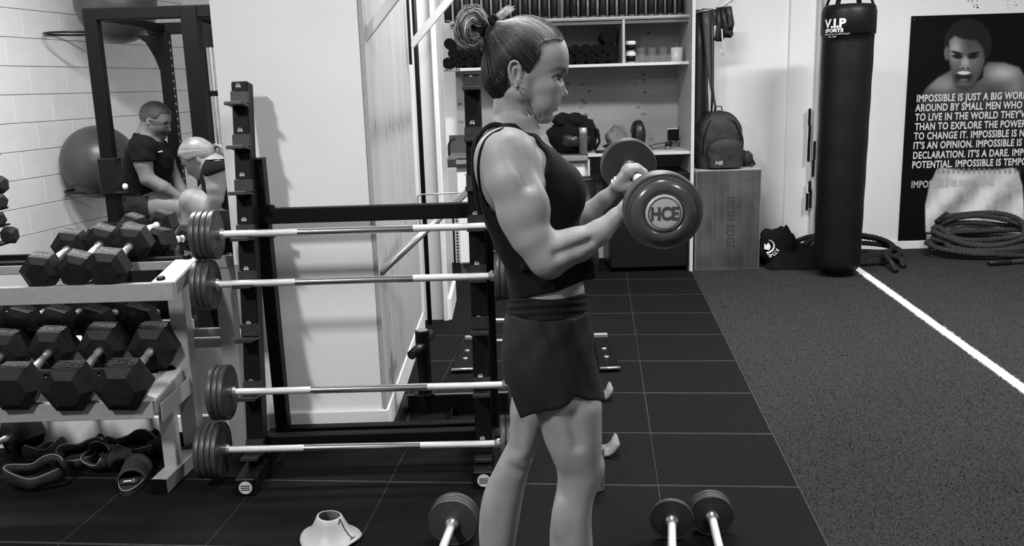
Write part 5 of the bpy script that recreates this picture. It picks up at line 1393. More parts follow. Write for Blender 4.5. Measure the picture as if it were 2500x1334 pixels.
def relax(V, Q, it=1, lam=.5):
    n = len(V)
    for _ in range(it):
        A = np.zeros((n, 3)); c = np.zeros(n)
        for a, b in ((0, 1), (1, 2), (2, 3), (3, 0)):
            for p, q in ((a, b), (b, a)):
                for k in range(3): A[:, k] += np.bincount(Q[:, p], V[Q[:, q], k], n)
                c += np.bincount(Q[:, p], minlength=n)
        V = V+(A/np.maximum(c, 1)[:, None]-V)*lam
    return V
M_skin = mat('skin', .36, .52, attr='tone', nz=.07, scale=14, bump=.05, bscale=160, spec=.32, sss=.0)
M_hair = mat('hair', .2, .42, attr='tone', spec=.45)
M_eye = mat('eye_white', .28, .15, spec=.6)
M_iris = mat('dark_iris', .01, .1, spec=.6)
# ---------------------------------------------------------------- the woman in front
W0 = 2.18
def K(x, y, lat=0.): return np.array(P(x, y, W0+lat*.001))       # photo pixel + sideways offset in mm
def KS(lat=0.): return (W0+lat*.001)/F*1.01                          # metres per pixel there
woman = thing('person', 'woman in black tank top and dark shorts, hair in a high bun, curling a barbell', 'person', tuple(P(1290, 1334, W0)))
xs = axis([(-.125, .37, .0024)]); ys = axis([(1.90, 2.085, .0042), (2.085, 2.275, .0025), (2.275, 2.46, .0045)]); zs = axis([(.16, 1.28, .0042), (1.28, 1.66, .0024)])
B = Sculpt(xs, ys, zs)
def lofts(rows, lat=0., hwscale=1.):
    """rows: y_px, x_back, x_front, halfwidth_mm, [lateral centre mm]"""
    out = []
    for r in rows:
        la = r[4] if len(r) > 4 else lat
        a = K(r[1], r[0], la); b = K(r[2], r[0], la); out.append(((a[2]+b[2])/2, a[0], b[0], W0+la*.001, r[3]*.001*hwscale))
    return out
TORSO = [(292, 1207, 1303, 50), (312, 1203, 1312, 58), (330, 1190, 1326, 84), (350, 1171, 1340, 120), (375, 1162, 1358, 142), (405, 1158, 1378, 146), (440, 1158, 1398, 143), (480, 1168, 1408, 138), (520, 1182, 1408, 133), (570, 1202, 1402, 124), (620, 1225, 1402, 118), (670, 1243, 1415, 118), (705, 1248, 1426, 120), (740, 1248, 1424, 122), (790, 1245, 1422, 130), (850, 1245, 1428, 145), (910, 1250, 1440, 150), (940, 1256, 1446, 140)]
B.loft(lofts(TORSO), 0.)
# breasts, trapezius, collar
for s_ in (-1, 1):
    B.ell(K(1372, 468, 62*s_), (.050, .052, .058), .03)
    B.cap(K(1245, 318, 30*s_), K(1235, 362, 120*s_), .034, .032, .03)
    B.cap(K(1262, 356, 132*s_), K(1296, 452, 150*s_), .030, .030, .02)
    B.cap(K(1322, 338, 18*s_), K(1290, 345, 115*s_), .011, .010, .02)
# neck
B.loft(lofts([(200, 1212, 1292, 44), (235, 1206, 1284, 44), (265, 1203, 1288, 44), (290, 1204, 1301, 46), (315, 1202, 1311, 53), (335, 1200, 1318, 64)]), .012)
B.cap(K(1248, 225, -44), K(1318, 338, -14), .014, .010, .016)
B.cap(K(1248, 225, 44), K(1318, 338, 14), .014, .010, .016)
# head
B.ell(K(1284, 150), (.098, .076, .090), .0)
B.ell(K(1338, 140), (.044, .055, .062), .02)
B.ell(K(1325, 205), (.050, .058, .078), .02)
B.ell(K(1350, 170), (.029, .048, .013), .012)
for s_ in (-1, 1):
    B.ell(K(1330, 213, 40*s_), (.032, .024, .022), .014)
    B.cap(K(1272, 222, 50*s_), K(1326, 282, 20*s_), .016, .013, .016)
    B.cap(K(1275, 225, 50*s_), K(1280, 190, 57*s_), .016, .014, .016)
    B.ell(K(1330, 245, 30*s_), (.028, .026, .030), .014)
B.ell(K(1338, 250), (.024, .030, .030), .012)
B.cap(K(1322, 281), K(1285, 262), .0145, .030, .015)
B.cap(K(1334, 284), K(1330, 286), .0145, .015, .010)
# eye sockets
for s_ in (-1, 1):
    B.ell(K(1373, 190, 33*s_), (.020, .019, .013), .010, sub=True)
    B.ell(K(1353, 190, 31*s_), (.0150, .0150, .0150), .003)
    B.ell(K(1366, 190, 38*s_), (.0150, .0155, .0062), .0020, sub=True)
    B.cap(K(1352, 198, 46*s_), K(1366, 200, 26*s_), .0040, .0030, .006)
    B.cap(K(1361, 182, 42*s_), K(1369, 183, 26*s_), .0032, .0028, .004)
# nose
B.ell(K(1385, 194), (.0125, .020, .0120), .007, sub=True)
B.cap(K(1366, 193), K(1374, 222), .0058, .0075, .006)
B.ell(K(1377.5, 229), (.0095, .0085, .0088), .005)
for s_ in (-1, 1):
    B.ell(K(1366, 233, 10.5*s_), (.0105, .0062, .0075), .004)
    B.ell(K(1371.5, 240, 6.0*s_), (.0052, .003, .0024), .002, sub=True)
# lips
B.ell(K(1350, 250), (.0145, .02, .010), .006)
B.ell(K(1354.5, 253.5), (.0100, .020, .0045), .003)
B.ell(K(1350, 265), (.0095, .018, .0062), .003)
B.ell(K(1355, 258.3), (.0190, .028, .0018), .0020, sub=True)
for s_ in (-1, 1):
    B.cap(K(1343, 258, 24*s_), K(1336, 270, 29*s_), .0016, .0014, .004, sub=True)
    B.cap(K(1362, 238, 15*s_), K(1342, 256, 29*s_), .0016, .0012, .006, sub=True)
    for q_ in ((1288, 244, 1312, 290), (1281, 252, 1300, 288), (1276, 262, 1296, 300), (1322, 276, 1318, 296)):
        B.cap(K(q_[0], q_[1], 54*s_), K(q_[2], q_[3], 26*s_), .0022, .0014, .007, sub=True)
B.cap(K(1343, 277), K(1343, 279), .010, .010, .008)
B.ell(K(1337, 286), (.0135, .019, .012), .006)
B.ell(K(1352, 275), (.0045, .02, .0035), .006, sub=True)
# ear (near and far)
for s_ in (-1, 1):
    L = 74*s_
    B.ell(K(1259, 180, 71*s_), (.0150, .0060, .0290), .004, rot=-.12)
    hp = [(1271, 176), (1270, 163), (1264, 153), (1255, 149), (1247, 153), (1243, 164), (1243, 177), (1246, 190), (1251, 201)]
    B.chain([K(x, y, (79+1.5*math.sin(i*.6))*s_) for i, (x, y) in enumerate(hp)], [.0034]*9, .002)
    ah = [(1266, 168), (1258, 163), (1252, 170), (1252, 184), (1258, 194)]
    B.chain([K(x, y, 77*s_) for x, y in ah], [.0026]*5, .002)
    B.ell(K(1262, 182, 80*s_), (.0068, .0085, .0120), .003, sub=True)
    B.ell(K(1256, 157, 80.5*s_), (.0075, .0030, .0028), .002, sub=True)
    B.ell(K(1258, 206, 75*s_), (.0070, .0045, .0080), .003)
    B.ell(K(1271, 184, 76*s_), (.0035, .0035, .0065), .003)
# shoulders and arms
def arm(s_, shoulder, pts, rs, k=.012):
    Pq = [K(x, y, l) for (x, y, l) in pts]
    B.chain(Pq, rs, k, .03)
near = [(1236, 384, -150), (1246, 440, -172), (1276, 520, -184), (1300, 580, -186), (1330, 632, -184)]
s1_ = KS(-180)
B.ell(K(1232, 388, -142), (.066, .052, .068), .02, rot=-.2)
B.ell(K(1215, 430, -115), (.050, .042, .085), .02, rot=-.25)
arm(-1, None, near, [58*s1_, 58*s1_, 53*s1_, 49*s1_, 40*s1_])
B.ell(K(1300, 485, -188), (.034, .036, .062), .014, rot=-.42)   # biceps
B.ell(K(1262, 548, -186), (.034, .036, .070), .014, rot=-.5)    # triceps
B.ell(K(1342, 655, -182), (.028, .026, .024), .012)               # elbow
fa_ = [(1338, 626, -184), (1372, 612, -184), (1412, 598, -182), (1462, 568, -180), (1505, 530, -180), (1530, 512, -182)]
arm(-1, None, fa_, [41*s1_, 44*s1_, 41*s1_, 30*s1_, 20.5*s1_, 20*s1_], .010)
B.ell(K(1385, 585, -184), (.046, .030, .022), .012, rot=-.28)
B.cap(K(1250, 352, -206), K(1290, 450, -214), .005, .004, .030, sub=True)
B.cap(K(1360, 622, -222), K(1440, 590, -208), .004, .003, .022, sub=True)
# far arm
s2_ = KS(170)
B.ell(K(1240, 392, 140), (.062, .05, .062), .02)
arm(1, None, [(1240, 388, 150), (1262, 440, 168), (1290, 520, 176), (1340, 590, 178)], [50*s2_, 50*s2_, 44*s2_, 36*s2_])
arm(1, None, [(1340, 588, 178), (1385, 563, 176), (1430, 527, 174), (1475, 488, 174), (1507, 459, 175)], [36*s2_, 34*s2_, 27*s2_, 20*s2_, 16*s2_], .01)
# legs
NEAR = [(930, 1280, 1450, 76, -74), (955, 1285, 1458, 82, -75), (983, 1298, 1468, 86, -76), (1010, 1309, 1469, 83, -78), (1040, 1319, 1469, 79, -79), (1075, 1330, 1469, 74, -80), (1110, 1345, 1468, 67, -80), (1142, 1358, 1471, 59, -80), (1165, 1361, 1469, 56, -80), (1188, 1360, 1460, 54, -80), (1215, 1355, 1450, 54, -80), (1245, 1349, 1445, 57, -80), (1280, 1344, 1444, 60, -79), (1311, 1342, 1446, 62, -78), (1345, 1342, 1447, 60, -77), (1390, 1346, 1444, 54, -76)]
FAR = [(930, 1265, 1390, 76, 76), (960, 1252, 1372, 80, 80), (1000, 1245, 1350, 80, 82), (1040, 1245, 1334, 74, 83), (1081, 1241, 1318, 66, 84), (1105, 1229, 1305, 60, 84), (1125, 1218, 1298, 56, 84), (1150, 1205, 1291, 53, 84), (1180, 1190, 1284, 54, 84), (1215, 1178, 1277, 57, 84), (1255, 1171, 1270, 59, 84), (1300, 1169, 1263, 58, 84), (1340, 1172, 1256, 54, 84), (1390, 1178, 1248, 48, 84)]
B.loft(lofts(NEAR), .015); B.loft(lofts(FAR), .012)
B.ell(K(1455, 1140, -86), (.020, .030, .030), .014)                # patella
B.ell(K(1438, 1185, -84), (.020, .024, .016), .012)
B.ell(K(1375, 1105, -112), (.012, .020, .040), .02, rot=-.2)
B.ell(K(1425, 1060, -120), (.024, .022, .070), .02, rot=-.1)
B.ell(K(1278, 1120, 60), (.020, .026, .028), .012)
B.ell(K(1205, 1240, 60), (.026, .030, .06), .014, rot=.15)
B.ell(K(1372, 1270, -112), (.026, .026, .06), .014)
B.cap(K(1394, 1020, -160), K(1410, 1090, -154), .003, .002, .030, sub=True)
B.cap(K(1262, 1040, 6), K(1256, 1100, 14), .006, .004, .03, sub=True)
B.cap(K(1236, 1140, 24), K(1270, 1158, 26), .005, .004, .022, sub=True)
# feet (outside the frame below, still part of the body)
zs_low = None
# hands: palm, four fingers round the bar, thumb
BAR0 = np.array(P(1622, 521, 1.775)); BAR1 = np.array(P(1531, 402, 2.63))
BD = (BAR1-BAR0)/np.linalg.norm(BAR1-BAR0)
def bar_at(y): t = (y-BAR0[1])/(BAR1[1]-BAR0[1]); return BAR0+(BAR1-BAR0)*t
def hand(wrist, ylat, s_):
    c = bar_at(W0+ylat*.001); wr = np.array(wrist); u = c-wr; u[1] = 0; Lw = np.linalg.norm(u); u /= Lw      # wrist to bar
    n = np.array([-u[2], 0, u[0]])          # upward/back normal of hand
    kn0 = c-u*.014+n*.032
    br_ = .0135
    # palm slab
    for dy in np.linspace(-.030, .030, 4):
        B.cap(wr+np.array([0, dy*.45, 0])+n*.004, kn0+np.array([0, dy, 0])-n*.010, .0150, .0125, .008)
    B.cap(wr+np.array([0, s_*-.020, 0]), c-u*.022-n*.010+np.array([0, s_*-.026, 0]), .016, .014, .008)
    fr = [.0098, .0102, .0100, .0086]; fo = [-.033, -.0115, .0105, .031]
    for i in range(4):
        dy = np.array([0, fo[i]*-s_*-1, 0]); r = fr[i]; R = br_+r*.92
        def at(a, rr=R): return c+dy+(-u*math.cos(a)+n*math.sin(a))*rr
        k0 = kn0+dy-n*.006; ln = [2.55, 2.75, 2.7, 2.4][i]
        B.chain([k0, at(1.35, R+.006), at(2.25, R+.001), at(3.1, R), at(3.1+ln*.36, R)], [r*1.15, r*1.1, r, r*.95, r*.85], .0022, .006)
    # thumb: from the side of the palm, under the bar
    th0 = wr+u*.022+np.array([0, -s_*.030, 0])*-1*(1)
    dyt = np.array([0, -s_*-.034, 0])
    def at(a, rr): return c+dyt*.9+(-u*math.cos(a)+n*math.sin(a))*rr
    B.chain([wr+u*.012+dyt*.6-n*.004, wr+u*.040+dyt*1.05-n*.014, at(-.75, br_+.014), at(-1.55, br_+.011), at(-2.2, br_+.0105)], [.0145, .0128, .0108, .0102, .0085], .003, .008)
    return c, u, n
hand(K(1530, 512, -182), -165, 1)
hand(K(1507, 459, 175), 172, -1)
BODY = B
V, Q = B.mesh()
V = relax(V, Q, 1, .35)
# skin tone per vertex: lips, brows, nails stay where they are on the body
def kpix(V):
    q = V-np.array([0, 0, CAMH]); z = q@_f0; return 1250+F*(q@_r)/z, 667-F*(q@_u)/z
def gauss(V, c, r):
    return np.exp(-(((V[:, 0]-c[0])/r[0])**2+((V[:, 1]-c[1])/r[1])**2+((V[:, 2]-c[2])/r[2])**2))
tone = np.full(len(V), .27)
for s_ in (-1, 1):
    for (x, y, l, rx, rz, a) in ((1348, 174, 52, .010, .0035, .6), (1357, 169, 44, .010, .0042, .8), (1366, 167, 36, .010, .0048, .85), (1374, 168, 26, .009, .0050, .85), (1379, 172, 16, .007, .005, .6)):
        tone *= 1-a*gauss(V, K(x, y, l*s_), (rx, .02, rz))
    tone *= 1-.6*gauss(V, K(1362, 183, 38*s_), (.014, .018, .0040))
    tone *= 1-.30*gauss(V, K(1362, 198, 36*s_), (.010, .016, .004))
    tone *= 1-.10*gauss(V, K(1325, 215, 60*s_), (.02, .03, .02))
tone *= 1-.45*gauss(V, K(1354, 253, 0), (.012, .03, .004)); tone *= 1-.45*gauss(V, K(1350, 265, 0), (.012, .03, .006))
tone *= 1-.75*gauss(V, K(1352, 258.3, 0), (.018, .030, .0022))
body = np_mesh('body', V, Q, M_skin, woman, True, tone)
# feet below the frame
def simple_sculpt(box, h, fn, name, m, parent, rel=1, tone=None):
    S_ = Sculpt(axis([(box[0], box[1], h)]), axis([(box[2], box[3], h)]), axis([(box[4], box[5], h)])); fn(S_); V_, Q_ = S_.mesh(); V_ = relax(V_, Q_, rel, .4)
    return np_mesh(name, V_, Q_, m, parent, True, np.full(len(V_), tone) if tone is not None else None)
def shoe_fn(cx, cy):
    def f(S_):
        S_.cap((cx-.07, cy, .045), (cx+.12, cy, .035), .042, .034, .02, fl=(0, 0, 1, 1.0))
        S_.cap((cx-.06, cy, .05), (cx-.035, cy, .13), .040, .036, .02)
        S_.add(lambda X, Y, Z: (.004-Z)+0*X+0*Y, (cx-.2, cy-.1, -.05), (cx+.2, cy+.1, .0), 0, .0) if 0 else None
    return f
nb = K(1395, 1334, -76); fb = K(1212, 1334, 84)
simple_sculpt((nb[0]-.14, nb[0]+.22, nb[1]-.07, nb[1]+.07, -.0, .2), .006, shoe_fn(nb[0]-.01, nb[1]), 'shoe', M_darkcloth, woman)
simple_sculpt((fb[0]-.16, fb[0]+.2, fb[1]-.07, fb[1]+.07, -.0, .2), .006, shoe_fn(fb[0]-.03, fb[1]), 'shoe', M_darkcloth, woman)
# eyeball
for s_ in (-1, 1):
    c = K(1353, 190, 31*s_)
    e = MB().slathe(Vector(c)-Vector((.0138, 0, 0)), (1, 0, 0), [(.0138*(1-math.cos(PI*i/16)), .0138*math.sin(PI*i/16)) for i in range(17)], 24).build('eye', M_eye, woman)
    d_ = Vector((1, .30*s_, -.05)).normalized()
    MB().slathe(Vector(c)+d_*.0112, d_, [(0, .0082), (.0016, .0070), (.0028, .0040), (.0032, 0)], 20).build('iris', M_iris, e)
    MB().tube([Vector(K(x, y, l*s_)) for (x, y, l) in ((1347, 190, 50), (1355, 185, 46), (1363, 183.5, 40), (1369, 184.5, 32), (1371, 187, 23))], [.0008, .0018, .0022, .0020, .0008], 8).build('eyelashes', M_darkcloth, woman)
# ---- tank top
TX = axis([(-.125, .24, .0032)]); TY = axis([(1.98, 2.38, .0040)]); TZ = axis([(.85, 1.40, .0034)])
T = Sculpt(TX, TY, TZ)
TOP = [(320, 1188, 1322, 70), (340, 1172, 1340, 100), (365, 1157, 1366, 140), (400, 1151, 1388, 148), (440, 1152, 1404, 147), (480, 1162, 1416, 143), (520, 1176, 1414, 138), (570, 1196, 1416, 131), (610, 1212, 1425, 128), (650, 1232, 1428, 126), (690, 1242, 1430, 128), (730, 1245, 1430, 130)]
T.loft(lofts(TOP), 0.)
for s_ in (-1, 1):
    T.ell(K(1374, 470, 60*s_), (.0545, .056, .066), .035)
    pass
T.ell(K(1425, 620, 0), (.036, .11, .055), .03)
# folds
def fold(S_, a, b, r, k): S_.cap(a, b, r, r, k)
for (x0, y0, x1, y1, l0, l1) in ((1330, 540, 1405, 560, -118, -80), (1310, 600, 1400, 610, -120, -85), (1280, 655, 1390, 640, -122, -90), (1350, 500, 1410, 505, -105, -70), (1262, 600, 1330, 690, -124, -122), (1240, 560, 1290, 640, -124, -126)):
    fold(T, K(x0, y0, l0), K(x1, y1, l1), .008, .014)
X, Y, Z = TX[:, None, None], TY[None, :, None], TZ[None, None, :]
# work in picture-plane coordinates of the mid-plane for the cut lines
zc_ = (Y*math.cos(PITCH)-(Z-CAMH)*math.sin(PITCH))
PX = (1250+F*((X*_r[0]+Y*_r[1]+(Z-CAMH)*_r[2])/zc_)).astype(np.float32); PYX = (667-F*((X*_u[0]+Y*_u[1]+(Z-CAMH)*_u[2])/zc_)).astype(np.float32)
LAT = ((Y-W0)*1000).astype(np.float32)*np.ones_like(PX)
def polycut(pts, x, y):
    P_ = np.array(pts, float); ins = np.zeros(x.shape, bool); dmin = np.full(x.shape, 1e9, np.float32)
    for i in range(len(P_)):
        a_, b_ = P_[i], P_[(i+1) % len(P_)]; e = b_-a_
        t_ = np.clip(((x-a_[0])*e[0]+(y-a_[1])*e[1])/(e@e), 0, 1)
        dmin = np.minimum(dmin, np.hypot(x-a_[0]-t_*e[0], y-a_[1]-t_*e[1]))
        cr = ((a_[1] > y) != (b_[1] > y)); xi = a_[0]+(y-a_[1])/(e[1] if e[1] else 1e-9)*e[0]; ins ^= cr & (x < xi)
    return np.where(ins, -dmin, dmin)*.001
la = np.abs(LAT)
def resample(D, ax, new, axis_):
    i = np.clip(np.searchsorted(ax, new)-1, 0, len(ax)-2); t = np.clip((new-ax[i])/(ax[i+1]-ax[i]), 0, 1); sh = [1, 1, 1]; sh[axis_] = -1
    t = t.reshape(sh); return np.take(D, i, axis_)*(1-t)+np.take(D, i+1, axis_)*t
BS = resample(resample(resample(B.D, B.zs, TZ, 2), B.ys, TY, 1), B.xs, TX, 0)
strapz = np.maximum(BS-.0048, np.maximum((la-103)*.001, (PYX-560)*.001))
strapz = np.maximum(strapz, (300-PYX)*.001)
T.D = smin(T.D, strapz.astype(np.float32), .004)
# front neckline: keep region y > yn(x): line from the strap (1255,308) to the chest (1387,405)
hw = 78-.0*PX
neck = polycut([(1206, 250), (1206, 300), (1216, 305), (1232, 316), (1262, 326), (1300, 356), (1340, 388), (1368, 403), (1396, 408), (1460, 400), (1460, 250)], PX+0*LAT, PYX)
neck = np.maximum(neck, (la-76+np.clip((PYX-345), 0, 60)*.28)*.001)
neck2 = polycut([(1120, 240), (1236, 240), (1236, 322), (1205, 345), (1178, 395), (1168, 450), (1120, 468)], PX, PYX)
T.D = np.maximum(T.D, -neck)
# armholes: both sides
arm_poly = [(1246, 314), (1268, 335), (1288, 362), (1302, 395), (1314, 425), (1318, 455), (1316, 480), (1300, 512), (1270, 525), (1230, 522), (1196, 508), (1178, 480), (1166, 430), (1163, 392), (1170, 356), (1188, 328), (1210, 314)]
ah = np.maximum(polycut(arm_poly, PX, PYX), (101-la)*.001)
T.D = np.maximum(T.D, -ah)
T.D = np.maximum(T.D, (la-101-46*sstep(355, 455, PYX+.5*(PX-1330)))*.001)
# hem slopes up to the front
hem = polycut([(1100, 728), (1243, 738), (1290, 726), (1360, 712), (1440, 680), (1500, 660), (1500, 900), (1100, 900)], PX, PYX)
T.D = np.maximum(T.D, -hem)
Vt, Qt = T.mesh(); Vt = relax(Vt, Qt, 2, .4)
M_top = mat('black_jersey_top', .0045, .75, spec=.18, bump=.2, bscale=60)
np_mesh('tank_top', Vt, Qt, M_top, woman)
def surf_hit(x, y, off=.001, B=None):
    B = B or BODY
    d = ray(x, y); ts = np.arange(1.86, 2.4, .002)/d[1]
    for t in ts:
        q = np.array([0, 0, CAMH])+d*t
        i, j, k = (int(np.clip(np.searchsorted(a_, v_), 0, len(a_)-1)) for a_, v_ in zip((B.xs, B.ys, B.zs), q))
        if B.D[i, j, k] < 0: return Vector(q-d/np.linalg.norm(d)*off)
    return Vector(K(x, y, -100))
MB().tube(spline([surf_hit(x, y) for (x, y) in ((1246, 308), (1226, 315), (1204, 325), (1186, 340), (1175, 360), (1169, 385), (1167, 415), (1170, 450), (1178, 480), (1190, 505))], 6), .0026, 8).build('strap_edge', M_top, woman)
MB().tube(spline([Vector(K(x, y, l)) for (x, y, l) in ((1258, 322, -84), (1240, 313, -80), (1222, 306, -76), (1206, 304, -72), (1192, 309, -72), (1178, 321, -74), (1165, 338, -76), (1157, 360, -80), (1155, 390, -84), (1156, 430, -88), (1162, 480, -92), (1172, 525, -96))], 6), .0062, 10, flat=.75).build('strap', M_top, woman)
M_brow = mat('dark_brow_hair', .018, .7)
MB().tube(spline([surf_hit(x, y, .0002) for (x, y) in ((1355, 172), (1360, 169.5), (1366, 167.5), (1372, 167), (1377, 169), (1380.5, 172.5))], 5), [.0004]+[.0008+.0017*(i/24)**.7 for i in range(24)]+[.0012], 8, flat=.7).build('eyebrow', M_brow, woman)
MB().tube(spline([surf_hit(x, y, .0004) for (x, y) in ((1347, 189.5), (1353, 185.5), (1360, 183), (1367, 183.5), (1372, 186))], 5), .0017, 6).build('eyelashes', M_brow, woman)
MB().tube(spline([surf_hit(x, y, .0002) for (x, y) in ((1352, 194.5), (1358, 196.5), (1364, 196.5), (1369, 195))], 5), .0006, 6).build('eyelashes', M_brow, woman)
# ---- shorts and waistband
SX = axis([(-.06, .24, .0034)]); SY = axis([(1.94, 2.42, .0042)]); SZ = axis([(.50, .97, .0036)])
S2 = Sculpt(SX, SY, SZ)
SHORT = [(748, 1240, 1436, 142), (775, 1232, 1440, 154), (810, 1227, 1445, 166), (850, 1223, 1451, 174), (880, 1225, 1455, 177), (920, 1231, 1463, 178), (960, 1238, 1474, 178), (1000, 1245, 1480, 176), (1030, 1250, 1482, 172)]
S2.loft(lofts(SHORT), 0., p=2.3); S0 = S2.D.copy()
X, Y, Z = SX[:, None, None], SY[None, :, None], SZ[None, None, :]
zc_ = (Y*math.cos(PITCH)-(Z-CAMH)*math.sin(PITCH))
PX = (1250+F*((X*_r[0]+Y*_r[1]+(Z-CAMH)*_r[2])/zc_)).astype(np.float32); PYX = (667-F*((X*_u[0]+Y*_u[1]+(Z-CAMH)*_u[2])/zc_)).astype(np.float32)
LAT = ((Y-W0)*1000).astype(np.float32)*np.ones_like(PX)
S2.D = np.maximum(S2.D, -polycut([(1200, 1200), (1200, 925), (1240, 940), (1255, 985), (1271, 1021), (1300, 1012), (1336, 1005), (1368, 998), (1390, 985), (1402, 968), (1420, 974), (1445, 980), (1470, 978), (1500, 976), (1500, 1200)], PX, PYX))
# open at the bottom so that it reads as cloth
S2.D = np.maximum(S2.D, -np.maximum(S0+.011, (915-PYX)*.001))
# creases
wr = .0009*np.sin(PX*.075+PYX*.035+1.1*np.sin(PYX*.03))*sstep(760, 800, PYX)+.0007*np.sin(PX*.15-PYX*.06)
S2.D = S2.D+wr.astype(np.float32)
Vs, Qs = S2.mesh(); Vs = relax(Vs, Qs, 2, .4)
M_short = mat('charcoal_shorts', .008, .7, v2=.016, scale=9, spec=.2, bump=.25, bscale=40)
sh_ = np_mesh('shorts', Vs, Qs, M_short, woman)
for pth_ in (((1366, 905), (1372, 930), (1384, 953), (1398, 967)),):
    MB().tube(spline([surf_hit(x, y, .0004, S2) for (x, y) in pth_], 6), .0016, 6).build('seam', M_short, sh_)
WB = Sculpt(SX, SY, axis([(.80, .97, .0034)]))
WB.loft(lofts([(704, 1240, 1432, 128), (728, 1240, 1434, 133), (752, 1237, 1437, 140), (772, 1234, 1440, 146), (790, 1232, 1443, 150)]), 0.)
X, Y, Z = WB.xs[:, None, None], WB.ys[None, :, None], WB.zs[None, None, :]
zc_ = (Y*math.cos(PITCH)-(Z-CAMH)*math.sin(PITCH))
PX = (1250+F*((X*_r[0]+Y*_r[1]+(Z-CAMH)*_r[2])/zc_)).astype(np.float32); PYX = (667-F*((X*_u[0]+Y*_u[1]+(Z-CAMH)*_u[2])/zc_)).astype(np.float32)
WB.D = np.maximum(WB.D, -polycut([(1200, 736), (1300, 728), (1360, 730), (1405, 722), (1440, 712), (1480, 700), (1480, 600), (1200, 600)], PX, PYX))
WB.D = np.maximum(WB.D, -polycut([(1200, 750), (1260, 776), (1340, 788), (1410, 780), (1445, 762), (1500, 745), (1500, 900), (1200, 900)], PX, PYX))
WB.D = WB.D+(.0012*np.sin(PYX*.35+.02*PX)).astype(np.float32)
Vw, Qw = WB.mesh(); Vw = relax(Vw, Qw, 1, .4); np_mesh('waistband', Vw, Qw, M_top, woman)
# ---- hair
HX = axis([(-.115, .145, .003)]); HY = axis([(2.085, 2.275, .0035)]); HZ = axis([(1.38, 1.68, .003)])
H_ = Sculpt(HX, HY, HZ)
H_.ell(K(1284, 144), (.0965, .0805, .0975), 0.)
H_.ell(K(1335, 128), (.046, .062, .050), .02)
H_.ell(K(1233, 180), (.046, .062, .066), .014)
H_.cap(K(1242, 108), K(1199, 70), .056, .016, .02)
H_.cap(K(1218, 205), K(1230, 238), .028, .012, .02, fl=(0, 1, 0, .45))
X, Y, Z = HX[:, None, None], HY[None, :, None], HZ[None, None, :]
zc_ = (Y*math.cos(PITCH)-(Z-CAMH)*math.sin(PITCH))
PX = (1250+F*((X*_r[0]+Y*_r[1]+(Z-CAMH)*_r[2])/zc_)).astype(np.float32); PYX = (667-F*((X*_u[0]+Y*_u[1]+(Z-CAMH)*_u[2])/zc_)).astype(np.float32)
HAIRLINE = [(1374, 100), (1350, 97), (1330, 103), (1319, 114), (1321, 127), (1316, 144), (1306, 158), (1297, 174), (1289, 182), (1281, 170), (1275, 157), (1262, 141), (1246, 148), (1238, 165), (1237, 190), (1240, 215), (1238, 246), (1180, 250), (1180, 300), (1480, 300), (1480, 60), (1395, 60)]
H_.D = np.maximum(H_.D, -polycut(HAIRLINE, PX, PYX))
Vh, Qh = H_.mesh(); Vh = relax(Vh, Qh, 1, .4)
tie = np.array(K(1196, 62))
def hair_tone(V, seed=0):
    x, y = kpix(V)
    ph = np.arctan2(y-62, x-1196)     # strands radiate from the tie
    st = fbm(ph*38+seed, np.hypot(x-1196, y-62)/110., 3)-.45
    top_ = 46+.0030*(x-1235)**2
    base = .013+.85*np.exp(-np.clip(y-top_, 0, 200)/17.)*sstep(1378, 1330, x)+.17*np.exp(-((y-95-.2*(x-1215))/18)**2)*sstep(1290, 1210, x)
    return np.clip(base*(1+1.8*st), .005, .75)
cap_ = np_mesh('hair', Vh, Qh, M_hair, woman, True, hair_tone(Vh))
# fine strands combed back to the tie
rs = np.random.RandomState(5)
def strands(paths, rads, tones, name, parent, seg=3):
    """paths (n,k,3)"""
    n, k, _ = paths.shape
    T_ = np.gradient(paths, axis=1); T_ /= np.linalg.norm(T_, axis=2, keepdims=True)+1e-9
    ref = np.array([.2, 1, .1]); U = np.cross(T_, ref); U /= np.linalg.norm(U, axis=2, keepdims=True)+1e-9; W_ = np.cross(T_, U)
    tap = np.clip(np.minimum(np.linspace(0, 1, k)*6+.3, (1-np.linspace(0, 1, k))*3+.15), 0, 1)[None, :, None]
    V = np.stack([paths+(U*math.cos(2*PI*j/seg)+W_*math.sin(2*PI*j/seg))*rads[:, None, None]*tap for j in range(seg)], 2)
    i = np.arange(n*k*seg).reshape(n, k, seg); q = []
    for j in range(seg):
        l = (j+1) % seg; q.append(np.stack([i[:, :-1, j], i[:, :-1, l], i[:, 1:, l], i[:, 1:, j]], -1).reshape(-1, 4))
    c = np.repeat(tones[:, None], k*seg, 1).ravel()
    o = np_mesh(name, V.reshape(-1, 3), np.concatenate(q), M_hair, parent, True, c); o['kind'] = 'stuff'; return o
pick = rs.choice(len(Vh), 4600); cen = K(1272, 148)
xx, yy = kpix(Vh[pick]); keep = (Vh[pick][:, 1] < W0+.045); pick = pick[keep]
A = Vh[pick]; n = len(A); kk = 12; tt = np.linspace(0, 1, kk)
